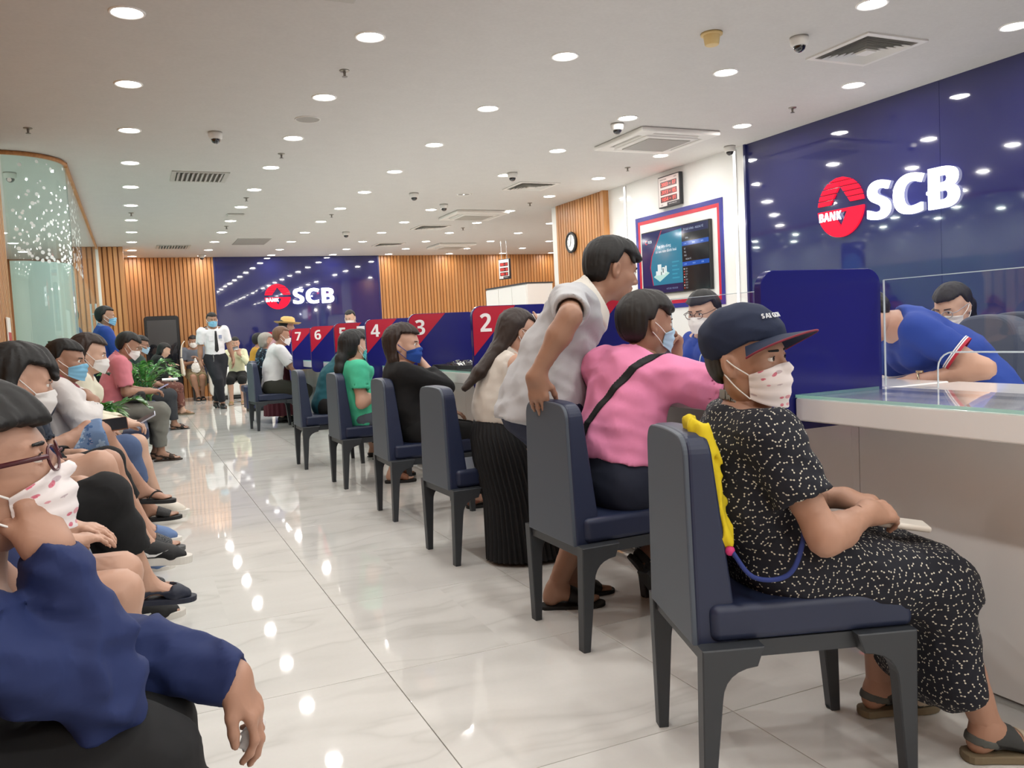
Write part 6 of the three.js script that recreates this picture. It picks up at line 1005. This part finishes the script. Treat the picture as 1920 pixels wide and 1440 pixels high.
// ---- 14. man by the back wall
person({
  label: 'man in grey t-shirt and khaki shorts seated by the back wall holding white bags', pos: [1.12, 0, -18.5], turn: -1.6, male: 1, h: 1.66, skin: 2, pelvis: [0.0, 0.55, 0], lean: 0.05, head: [0, 0.15, 0], lod: 2, armR: { w: [0.25, 0.78, 0.06], dir: [0.7, 0.2, -0.5] }, armL: { w: [0.26, 0.86, -0.04], dir: [0.6, 0.4, 0.4] }, legR: { a: [0.4, 0.085, -0.02] }, legL: { a: [0.3, 0.085, -0.1] },
  wear: [top('t_shirt', cloth(0x666c78, 0.85), { sleeve: 0.7, se: 0.03, hem: 0.06 }), pants('shorts', cloth(0x7a6b4e, 0.85), { len: 0.98, fit: 0.03 }), hair('short', 'black', { thick: 0.016 }), mask('surgical', 'white'), shoes('slide', M(0x1d1d1f, 0.7), soleBlack)],
});
// ---- 15. standing man in blue by the office glass
person({
  label: 'man in blue jacket and blue mask standing by the office glass behind the plants', pos: [-0.345, 0, -11.4], turn: 0.1, male: 1, h: 1.64, skin: 2, pelvis: [0, 0.88, 0], lean: 0.02, head: [-0.1, 0.05, 0], lod: 1.6, armR: { w: [0.34, 1.15, 0.08], pole: [-0.3, -0.8, 0.4], dir: [1, 0.05, -0.2] }, armL: { w: [0.3, 1.1, -0.1] }, legR: { a: [0.05, 0.085, 0.1], pole: [1, 0, 0] }, legL: { a: [-0.04, 0.085, -0.1], pole: [1, 0, 0] },
  wear: [top('jacket', cloth(0x1d3f8f, 0.8), { fit: 0.024, sleeve: 1.8, hem: 0.08 }), collar(cloth(0x7189b4, 0.8)), pants('trousers', blackCloth, {}), hair('short', 'black', { thick: 0.016, line: 0.066 }), mask('surgical', 'blue'), shoes('oxford', M(0x161616, 0.5), soleBlack)],
});

// ================================================================ WAITING BENCH, near to far
const cross = (top, dz = 0) => top === 'R' ? { legR: { a: [0.43, 0.30 + dz, -0.05], pole: [0.5, 1, 0.1], tp: 0.1, toe: 0.05 }, legL: { a: [0.38, 0.085, -0.06] } } : { legL: { a: [0.43, 0.30 + dz, 0.05], pole: [0.5, 1, -0.1], tp: 0.1, toe: -0.05 }, legR: { a: [0.38, 0.085, 0.06] } };
// ---- 16. woman in navy, nearest on the bench
person({
  label: 'woman in navy long-sleeved top with maroon glasses and printed mask, chin on fist', headCell: 0.003, pos: [-0.365, 0, -1.43], h: 1.58, skin: 0, pelvis: [-0.08, 0.51, 0], lean: 0.36, lean2: 0.64, trunk: 0.77, head: [-0.02, -0.2, 0], headFwd: 0.05, neckUp: 0.02, headScale: 1.04, build: 1.06, twist: 0.1,
  armR: { w: [0.235, 0.845, 0.06], pole: [-0.1, -1, 0.2], dir: [-0.2, 0.95, -0.2], back: [0.75, 0.2, 0.55], curl: 1.05, thumb: [0.3, 0.7] }, armL: { w: [0.48, 0.56, -0.05], pole: [-0.3, -0.5, -0.8], dir: [0.42, -0.9, 0.12], back: [0.85, 0.35, 0.35], curl: [0.45, 0.4, 0.5, 0.6], thumb: [0.35, 0.3] },
  legR: { a: [0.42, 0.12, -0.06], pole: [0.8, 0.8, 0.1] }, legL: { a: [0.32, 0.085, -0.16], pole: [1, 0.6, 0] },
  wear: [top('top', cloth(0x1b2b5c, 0.8), { fit: 0.02, sleeve: 2.04, se: 0.018, cuff: 0.018, hem: 0.1, neckHole: 0.056, neck: 0.02, wrinkle: 0.012, freq: 11, cell: 0.0068 }), pants('trousers', blackCloth, { len: 1.85, fit: 0.035, hemFit: 0.05, wrinkle: 0.006 }), hair('bob', 'black', { len: 0.05, thick: 0.026, line: 0.042, rough: 0.006 }), mask('surgical', 'print', { low: 0.006 }), glasses(0x4a1822, { temple: 0.0038 }), shoes('slide', M(0x222222, 0.7), soleBlack)],
});
// ---- 17. bare-kneed sitter
person({ label: 'person in grey shorts with bare knees behind the woman in navy', pos: [-0.45, 0, -2.62], h: 1.56, skin: 1, pelvis: [-0.02, 0.52, 0], lean: -0.1, lean2: -0.05, lod: 1.5, trunk: 0.82, neckUp: 0.01, legR: { a: [0.36, 0.085, 0.1] }, legL: { a: [0.34, 0.085, -0.1] }, wear: [top('top', cloth(0x2b2e3a, 0.85), { sleeve: 0.8 }), pants('shorts', cloth(0x7f8793, 0.85), { len: 0.8, fit: 0.02 }), hair('bob', 'black', {}), shoes('slide', M(0x2a2a2c, 0.7), soleBlack)] });
// ---- 18. woman with black bob
person({
  label: 'woman with black bob, white mask, black cropped trousers and navy flat shoes on bench', pos: [-0.45, 0, -3.25], h: 1.5, skin: 1, pelvis: [-0.03, 0.52, 0], lean: 0.03, lean2: 0.24, trunk: 0.9, head: [0.2, 0.22, 0], lod: 1.15, headFwd: 0.04, neckUp: 0.02, headScale: 1.04, ...cross('R', -0.02),
  armR: { w: [0.22, 0.66, 0.05] }, armL: { w: [0.24, 0.66, -0.08] },
  wear: [top('top', cloth(0x20242e, 0.85), { sleeve: 1.7, hem: 0.08 }), pants('cropped_trousers', blackCloth, { len: 1.62, fit: 0.02, hemFit: 0.03 }), hair('bob', 'black', { len: 0.07, thick: 0.026, fringe: 1, rough: 0.005 }), mask('beak', 'white'), shoes('flat', M(0x1b2133, 0.6), M(0x1b2133, 0.6))],
});
// ---- 19. trainers
person({
  label: 'person in light shorts with crossed bare legs and black trainers on the bench', pos: [-0.45, 0, -3.68], h: 1.58, skin: 1, pelvis: [-0.06, 0.52, 0], lean: -0.15, lean2: -0.05, lod: 1.25, trunk: 0.82, neckUp: 0.01, ...cross('R', 0.03), armR: { w: [0.2, 0.68, 0.04], dir: [0.9, 0, -0.4] },
  wear: [top('top', cloth(0x3a3d45, 0.85), { sleeve: 0.7 }), pants('shorts', cloth(0x8d949c, 0.85), { len: 0.55 }), hair('bob', 'black', {}), shoes('sneaker', M(0x17181a, 0.7), soleWhite), swoosh('R'), bracelet('R')],
});
// ---- 20. grey sandals
person({ label: 'bare-legged person with grey sandals on the bench between trainers and blue slip-ons', pos: [-0.45, 0, -4.12], h: 1.56, skin: 0, pelvis: [-0.06, 0.52, 0], lean: -0.12, lean2: -0.02, lod: 1.4, trunk: 0.82, neckUp: 0.01, ...cross('R', -0.02), wear: [top('top', cloth(0x30343c, 0.85), { sleeve: 0.7 }), pants('shorts', blackCloth, { len: 0.6 }), hair('bob', 'black', {}), shoes('slide', M(0x4a4c4e, 0.7), M(0x56585a, 0.7))] });
// ---- 21. blue slip-ons
person({ label: 'person in black leggings and blue slip-on shoes on the bench', pos: [-0.45, 0, -4.52], h: 1.56, skin: 1, pelvis: [-0.08, 0.52, 0], lean: -0.1, lean2: 0, lod: 1.5, trunk: 0.82, neckUp: 0.01, ...cross('R', -0.06), wear: [top('top', blackCloth, { sleeve: 1.7 }), pants('leggings', blackCloth, { len: 1.6, fit: 0.01 }), hair('bob', 'black', {}), shoes('slipon', M(0x6781ad, 0.8), soleWhite)] });
// ---- 22. floral skirt
person({ label: 'person in blue floral skirt and black flip-flops on the bench holding a brown phone case', pos: [-0.45, 0, -4.92], h: 1.56, skin: 0, pelvis: [-0.08, 0.52, 0], lean: -0.06, lean2: 0.02, lod: 1.4, trunk: 0.82, neckUp: 0.01, ...cross('R', 0.07), armR: { w: [0.2, 0.74, 0.06], dir: [0.9, 0.1, -0.3], curl: 0.6 }, wear: [top('top', cloth(0x2a3240, 0.85), { sleeve: 0.8 }), skirt('floral_skirt', M(0xffffff, 0.85, { map: floralTex('#6d86ab', ['#9fb4cc', '#40608f', '#b9a7b4', '#5b7ea6'], 90, 9) }), { cutAt: 1.06, uv: 2.4 }), hair('bob', 'black', {}), shoes('thong', M(0x17171a, 0.7), soleBlack)] });
// ---- 23. white jacket, blue mask
person({
  label: 'woman in white jacket with blue mask and tied hair, hand under chin', pos: [-0.45, 0, -5.32], h: 1.53, skin: 2, pelvis: [-0.01, 0.52, 0], lean: 0.1, lean2: 0.22, trunk: 0.95, head: [-0.3, 0.08, 0], lod: 1.2, neckUp: 0.02, headScale: 1.03,
  armR: { w: [0.225, 0.845, 0.04], pole: [0.25, -0.9, 0.5], dir: [-0.35, 0.55, -0.25], back: [0.8, 0.6, 0.2], curl: 0.8 }, armL: { w: [0.24, 0.66, -0.1] }, legR: { a: [0.46, 0.2, 0.02], pole: [0.7, 1, 0] }, legL: { a: [0.36, 0.085, -0.1] },
  wear: [top('jacket', cloth(0xd9d5d3, 0.85), { fit: 0.026, sleeve: 1.8, se: 0.024, hem: 0.08, wrinkle: 0.007, freq: 9 }), collar(cloth(0xa2545c, 0.85)), pants('jeans', cloth(0x4a5c80, 0.85), { len: 1.6 }), hair('tied', 'black', { thick: 0.016 }), mask('surgical', 'blue'), shoes('slide', M(0x333333, 0.7), soleBlack)],
});
// ---- 24. brown hair, cream jacket
person({
  label: 'woman with long brown hair and white mask in cream jacket holding phone', pos: [-0.45, 0, -5.82], h: 1.58, skin: 3, pelvis: [0.03, 0.52, 0], lean: 0.14, lean2: 0.3, trunk: 0.96, head: [-0.05, 0.22, 0], lod: 1.25,
  armR: { w: [0.37, 0.66, 0.06], dir: [0.9, -0.1, -0.3], curl: 0.6 }, armL: { w: [0.37, 0.66, -0.1], dir: [0.9, -0.1, 0.3], curl: 0.6 }, legR: { a: [0.52, 0.16, 0.08], tp: 0.1 }, legL: { a: [0.5, 0.085, -0.08] },
  wear: [top('jacket', cloth(0xded9c4, 0.85), { fit: 0.026, sleeve: 1.85, hem: 0.08, wrinkle: 0.007 }), skirt('black_skirt', blackCloth, { cutAt: 0.72 }), hair('long', 'brown', { len: 0.14, tail: [[[-0.06, 0, 0], 0.07], [[-0.07, -0.14, 0], 0.06], [[-0.06, -0.25, 0.01], 0.035]], wide: 1.4, line: 0.065, thick: 0.02 }), mask('beak', 'white'), shoes('sneaker', M(0xdfd8cb, 0.8), soleWhite)],
});
// ---- 25. pink shirt
person({
  label: 'man in pink polo shirt and grey trousers on bench looking at a phone', pos: [-0.17, 0, -9.05], male: 1, h: 1.66, skin: 2, pelvis: [-0.05, 0.53, 0], lean: 0.06, lean2: 0.28, head: [-0.05, 0.45, 0], lod: 1.3,
  armR: { w: [0.28, 0.70, 0.08], pole: [-0.5, -0.7, 0.4], dir: [0.95, 0, -0.3], curl: 0.6 }, armL: { w: [0.28, 0.70, -0.08], dir: [0.95, 0, 0.3], curl: 0.6 }, legR: { a: [0.34, 0.085, 0.1] }, legL: { a: [0.3, 0.085, -0.12] },
  wear: [top('polo_shirt', cloth(0xd47f8c, 0.85), { fit: 0.024, sleeve: 0.8, se: 0.03, hem: 0.1 }), collar(cloth(0xd6838f, 0.85)), pants('trousers', cloth(0x73736c, 0.85), { len: 1.85, fit: 0.024, wrinkle: 0.006 }), hair('short', 'black', { thick: 0.018 }), mask('beak', 'white'), shoes('sandal', M(0x3a2a20, 0.7), M(0x33261d, 0.7)), strapBag(0x1c1c1e, 'L', 'L')],
});
// ---- 26. man with glasses behind the plant
person({ label: 'man with glasses and pale mask seated behind the leafy plant, dark trousers', pos: [0.02, 0, -12.3], male: 1, h: 1.62, skin: 2, pelvis: [-0.02, 0.53, 0], lean: 0.02, lean2: 0.12, head: [-0.2, 0.2, 0], lod: 1.8, wear: [top('shirt', cloth(0x3c4a44, 0.85), { sleeve: 0.8 }), pants('trousers', cloth(0x3b3d42, 0.85), { len: 1.85, fit: 0.02 }), hair('short', 'black', { thick: 0.018 }), mask('surgical', 'pale'), glasses(0x5a2f2a), shoes('sandal', M(0x2a2420, 0.7), soleBlack)] });
// ---- 27. woman in black hood
person({ label: 'woman in black hooded top and red patterned skirt seated past the plants with raised hand', pos: [0.24, 0, -14.75], h: 1.5, skin: 3, pelvis: [0.0, 0.52, 0], lean: 0.15, lean2: 0.4, head: [0, 0.45, 0], lod: 1.9, armR: { w: [0.27, 0.83, 0.05], dir: [0.95, 0.1, -0.1], curl: 0.3 }, legR: { a: [0.42, 0.085, 0.08] }, legL: { a: [0.38, 0.085, -0.08] }, wear: [top('hooded_top', cloth(0x1a1d1c, 0.9), { fit: 0.026, sleeve: 1.85 }), skirt('patterned_skirt', M(0xffffff, 0.85, { map: floralTex('#6b4038', ['#8e6a5c', '#a28a78', '#4a2a28'], 80, 21) }), { drop: 0.75, uv: 2.2 }), hair('long', 'black', { len: 0.1 }), shoes('slide', M(0xb58f70, 0.7), soleTan)] });

// ================================================================ STAFF
const poloBlue = cloth(0x1c3f96, 0.8);
person({
  label: 'staff woman with round glasses and white mask seated behind the counter by the television wall', pos: [3.17, 0, -4.08], turn: Math.PI, h: 1.6, skin: 3, pelvis: [0, 0.55, 0], lean: 0.06, lean2: 0.1, head: [0.35, 0.2, 0], lod: 1.3, armR: { w: [0.3, 0.78, 0.12] }, armL: { w: [0.3, 0.78, -0.12] },
  wear: [top('polo_shirt', poloBlue, { sleeve: 0.7, hem: 0.06 }), collar(poloBlue), pants('trousers', blackCloth, {}), hair('bob', 'black', { len: 0.14, thick: 0.018, line: 0.05 }), mask('beak', 'white'), glasses(0x4a3328), shoes('flat', blackMat, soleBlack)],
});
person({
  label: 'staff woman in blue polo shirt with striped cuffs bending over the desk', pos: [2.93, 0, -2.2], turn: 2.5, h: 1.52, skin: 1, pelvis: [-0.05, 0.745, 0], lean: 0.5, lean2: 0.98, build: 0.92, twist: 0.25, head: [0.1, 1.15, 0], lod: 1.15, shFwd: 0.02,
  armR: { w: [0.42, 0.80, 0.1], pole: [-1, -0.4, 0.5], dir: [0.7, -0.4, -0.5], curl: 0.5 }, armL: { w: [0.24, 0.865, -0.16], pole: [-1, 0, -0.35], dir: [0.9, -0.3, 0.4], back: [0.2, 0.7, -0.6], curl: 0.5 }, legR: { a: [-0.02, 0.085, 0.1], pole: [1, 0, 0] }, legL: { a: [-0.02, 0.085, -0.1], pole: [1, 0, 0] },
  wear: [top('polo_shirt', poloBlue, { fit: 0.02, sleeve: 0.6, se: 0.024, hem: 0.1, skirtPart: 1, wrinkle: 0.005 }), cuffs([0xe2e2e6, 0xb02436]), pants('trousers', cloth(0x14182a, 0.85), {}), hair('tied', 'black', {}), shoes('flat', blackMat, soleBlack), watch('L'), chestLogo()],
});
person({
  label: 'staff woman with tied hair, thin glasses and white mask seated behind the grey office chair', pos: [3.95, 0, -2.98], turn: 2.9, h: 1.56, skin: 3, pelvis: [0, 0.53, 0], lean: 0.05, lean2: 0.18, head: [0.35, 0.35, 0], lod: 1.3, armR: { w: [0.3, 0.76, 0.12] }, armL: { w: [0.3, 0.76, -0.12] },
  wear: [top('polo_shirt', poloBlue, { sleeve: 0.7, hem: 0.06 }), collar(cloth(0x24345e, 0.8)), pants('trousers', blackCloth, {}), hair('tied', 'black', { thick: 0.016, tail: [[[-0.1, 0.02, 0], 0.03], [[-0.14, -0.04, 0], 0.035], [[-0.15, -0.14, 0], 0.022]] }), mask('surgical', 'white'), glasses(0x9a9aa0), shoes('flat', blackMat, soleBlack)],
});
person({
  label: 'staff man with white mask standing behind the far counters before the blue back wall', pos: [3.3, 0, -13.6], turn: -2.2, male: 1, h: 1.6, skin: 3, pelvis: [0, 0.83, 0], lean: 0.05, lean2: 0.15, head: [0, 0.35, 0], lod: 1.8, legR: { a: [0, 0.085, 0.1], pole: [1, 0, 0] }, legL: { a: [0, 0.085, -0.1], pole: [1, 0, 0] }, armR: { w: [0.3, 0.98, 0.15] }, armL: { w: [0.3, 0.98, -0.15] },
  wear: [top('jacket', cloth(0x1c2236, 0.85), { sleeve: 1.8 }), collar(cloth(0xdcdce0, 0.8)), pants('trousers', blackCloth, {}), hair('short', 'black', { thick: 0.012, line: 0.07 }), mask('surgical', 'white'), shoes('oxford', M(0x161616, 0.5), soleBlack)],
});
// ================================================================ SMALL THINGS
{
  // black tray with a bag of leaflets on counter 3
  const T = thing('tray', 'black tray holding a shiny black plastic bag on the counter by divider three', 'tray', [2.06, 0.882, -5.36], 0.06);
  part('tray_base', [rbx(-0.15, 0.15, 0, 0.008, -0.2, 0.2, 0.003, 1), rbx(-0.16, -0.15, 0, 0.03, -0.2, 0.2, 0.003, 1), rbx(0.15, 0.16, 0, 0.03, -0.2, 0.2, 0.003, 1), rbx(-0.16, 0.16, 0, 0.03, 0.2, 0.21, 0.003, 1), rbx(-0.16, 0.16, 0, 0.03, -0.21, -0.2, 0.003, 1)], blackMat, T);
  const bag = wrinkle(ell([0, 0.02, 0], [0.14, 0.035, 0.18]), 0.008, 26); part('plastic_bag', surface((x, y, z) => Math.max(bag(x, y, z), 0.007 - y), [-0.17, -0.01, -0.21], [0.17, 0.08, 0.21], 0.006), M(0x151719, 0.18, { clearcoat: 0.6 }), T);
  const w = text('BIDU', 0.045, 0.002); part('bag_lettering', w.rotateX(-1.1).translate(-0.12, 0.022, 0.16), M(0xd8dad8, 0.5), T);
  // papers and devices on the staff side
  for (const [x, z, l] of [[2.42, -2.75, 'stack of white slips on the counter behind the woman in pink'], [2.5, -3.9, 'stack of forms on the counter in front of the staff woman with glasses']]) { const P = thing('paper_stack', l, 'paper', [x, 0.872, z], 0.2); for (let i = 0; i < 4; i++) { const s = part('sheet', bx(-0.1, 0.1, i * 0.004, i * 0.004 + 0.0035, -0.07, 0.07), whiteMatte, P); s.rotation.y = rr(-0.1, 0.1); } }
  const D = thing('card_terminal', 'small black card terminal on the counter beside the pink shirt', 'terminal', [2.36, 0.872, -2.98], 0.5); part('body', rbx(-0.09, 0.09, 0, 0.045, -0.045, 0.045, 0.012, 2), blackMat, D); part('screen', bx(0.01, 0.07, 0.045, 0.047, -0.03, 0.03), M(0x2d3b36, 0.2), D); part('keys', [0, 1, 2].flatMap((i) => [0, 1, 2].map((j) => bx(-0.075 + i * 0.025, -0.058 + i * 0.025, 0.045, 0.049, -0.03 + j * 0.022, -0.014 + j * 0.022))), M(0x777a7d, 0.5), D);
  const Mo = thing('monitor', 'dark computer monitor seen from behind on the staff desk', 'monitor', [4.6, 0.0, -3.6], 2.6); part('panel', rbx(-0.02, 0.02, 0.82, 1.13, -0.26, 0.26, 0.008, 2), blackMat, Mo); part('neck', cyl(0.02, 0.02, 0.12, -0.03, 0.74, 0, 10), blackMat, Mo); part('foot', cyl(0.11, 0.1, 0.012, -0.03, 0.73, 0, 20), blackMat, Mo);
  const De = thing('staff_table', 'white staff table under the dark monitor', 'table', [4.75, 0, -3.6]); part('tabletop', rbx(-0.4, 0.4, 0.70, 0.73, -0.7, 0.7, 0.006, 1), counterWhite, De); for (const x of [-0.36, 0.36]) for (const z of [-0.64, 0.64]) part('leg', bx(x - 0.02, x + 0.02, 0, 0.7, z - 0.02, z + 0.02), steel, De);
  // phones, bags
  function phone(label, pos, rot, col, screen) { const P = thing('phone', label, 'phone', pos); P.rotation.set(...rot); part('case', rbx(-0.073, 0.073, -0.005, 0.004, -0.036, 0.036, 0.004, 2), M(col, 0.4), P); part('screen', bx(-0.069, 0.069, 0.004, 0.0048, -0.032, 0.032), M(screen ?? 0x1a1d24, 0.08), P); }
  phone('phone in brown leather case held over the floral skirt', [-0.13, 0.735, -4.86], [1.15, 0.1, -0.1], 0x7a4522);
  phone('pale phone held by the woman in cream jacket', [0.03, 0.675, -5.84], [0.3, 0, 0.5], 0xb9bccb, 0x39414f);
  phone('pale violet phone in the hands of the man in pink', [0.22, 0.725, -9.05], [0, 0.1, 0.45], 0xb5b3d8, 0x8b90b8);
  phone('phone in pinkish case held up by the woman in cream on the stool', [1.69, 1.03, -16.20], [1.2, 0.2, 0.1], 0xc79a86);
  { // tissue in the hand of the woman in navy
    const f = wrinkle(ell([0, 0, 0], [0.02, 0.03, 0.008]), 0.006, 40); const t = solo('tissue', surface(f, [-0.07, -0.08, -0.05], [0.07, 0.08, 0.05], 0.003), M(0xe7e6e6, 0.9), 'crumpled white tissue held between fingers of the woman in navy', 'tissue'); t.position.set(0.14, 0.45, -1.485); t.rotation.z = -0.5;
    // yellow drawstring bag with blue cord on the back of the woman in the cap
    const Y = thing('drawstring_bag', 'yellow drawstring bag with blue cord on the back of the woman in the cap', 'bag', [1.459, 0, -1.676], -0.32); const g = wrinkle(blend([[ebone([-0.20, 0.80, 0.04], [-0.17, 0.6, 0.05], [0, 0, 1], [0.10, 0.026], [0.13, 0.028]), 0.03], [ebone([-0.205, 0.80, 0.07], [-0.215, 0.875, 0.09], [0, 0, 1], [0.08, 0.028], [0.05, 0.02]), 0.03]]), 0.011, 24, 1, 0.35, 1); part('pouch', surface(g, [-0.32, 0.5, -0.16], [-0.05, 0.97, 0.24], 0.006), M(0xe0c81e, 0.85), Y);
    part('cord', tube([[-0.17, 0.59, 0.17], [-0.13, 0.53, 0.21], [-0.05, 0.53, 0.215], [-0.005, 0.6, 0.20], [0.0, 0.7, 0.19]], 0.006, 30, 6), M(0x2a3a7c, 0.8), Y); part('cord_end', new THREE.SphereGeometry(0.012, 10, 8).translate(-0.17, 0.585, 0.17), M(0xd23a7c, 0.6), Y);
    const Pc = thing('white_pouch', 'flat white pouch on the lap of the woman in the dotted dress', 'pouch', [1.459, 0, -1.676], -0.32); part('pouch', rbx(-0.065, 0.065, -0.008, 0.008, -0.04, 0.04, 0.0075, 3).rotateZ(-0.14).rotateY(-0.3).translate(0.33, 0.585, 0.045), M(0xe2dcd2, 0.6), Pc);
    // bags of the man by the wall
    const B1 = thing('tote_bag', 'white cloth tote bag hanging at the side of the man by the back wall', 'bag', [0.86, 0, -18.2]); part('bag_body', surface(wrinkle(ebone([0, 0.85, 0], [0.02, 0.55, 0], [0, 0, 1], [0.10, 0.03], [0.15, 0.04]), 0.006, 12), [-0.12, 0.45, -0.22], [0.12, 0.95, 0.22], 0.012), M(0xded7c8, 0.9), B1); part('strap', tube([[0, 0.9, 0.08], [0.03, 1.15, 0.05], [0.08, 1.22, 0.0], [0.02, 1.12, -0.06], [0, 0.9, -0.08]], 0.01, 20, 6), M(0xded7c8, 0.9), B1);
    const B2 = thing('plastic_bag', 'white plastic carrier bag held by the man by the back wall', 'bag', [1.12, 0, -18.17]); part('bag_body', surface(wrinkle(blend([[ell([0, 0.66, 0], [0.09, 0.11, 0.05]), 0.03], [cone([0, 0.72, 0], [0, 0.86, 0], 0.05, 0.02), 0.05]]), 0.008, 18), [-0.13, 0.5, -0.1], [0.13, 0.92, 0.1], 0.01), M(0xe6e3df, 0.5), B2);
    const B3 = thing('handbag', 'small black handbag with metal clasp beside the woman in navy', 'bag', [-0.33, 0.43, -1.83]); part('bag_body', rbx(-0.11, 0.11, 0.005, 0.19, -0.05, 0.05, 0.03, 3), M(0x17171a, 0.4), B3); part('clasp', [new THREE.TorusGeometry(0.02, 0.004, 6, 16).translate(0.05, 0.17, 0.055), tube([[-0.09, 0.18, 0], [-0.05, 0.3, 0], [0.05, 0.3, 0], [0.09, 0.18, 0]], 0.005, 16, 6)], steel, B3);
    const B4 = thing('waist_bag', 'black waist bag on the lap of the man in pink', 'bag', [-0.02, 0.66, -9.0]); part('bag_body', rbx(-0.09, 0.09, -0.05, 0.05, -0.06, 0.16, 0.03, 3), M(0x1a1a1c, 0.6), B4); part('buckle', rbx(-0.02, 0.02, -0.02, 0.02, 0.16, 0.175, 0.005, 1), M(0x4a4a4c, 0.4), B4);
    const L = thing('leaflet', 'white folded leaflet on the lap of the man behind the plant', 'paper', [0.42, 0.66, -12.3]); const s1 = part('sheet', bx(-0.1, 0.1, 0, 0.002, -0.14, 0.0), whiteMatte, L); s1.rotation.x = 0.25; const s2 = part('sheet', bx(-0.1, 0.1, 0, 0.002, 0, 0.14), whiteMatte, L); s2.rotation.x = -0.15;
  }
}
renderer.render(scene, camera);
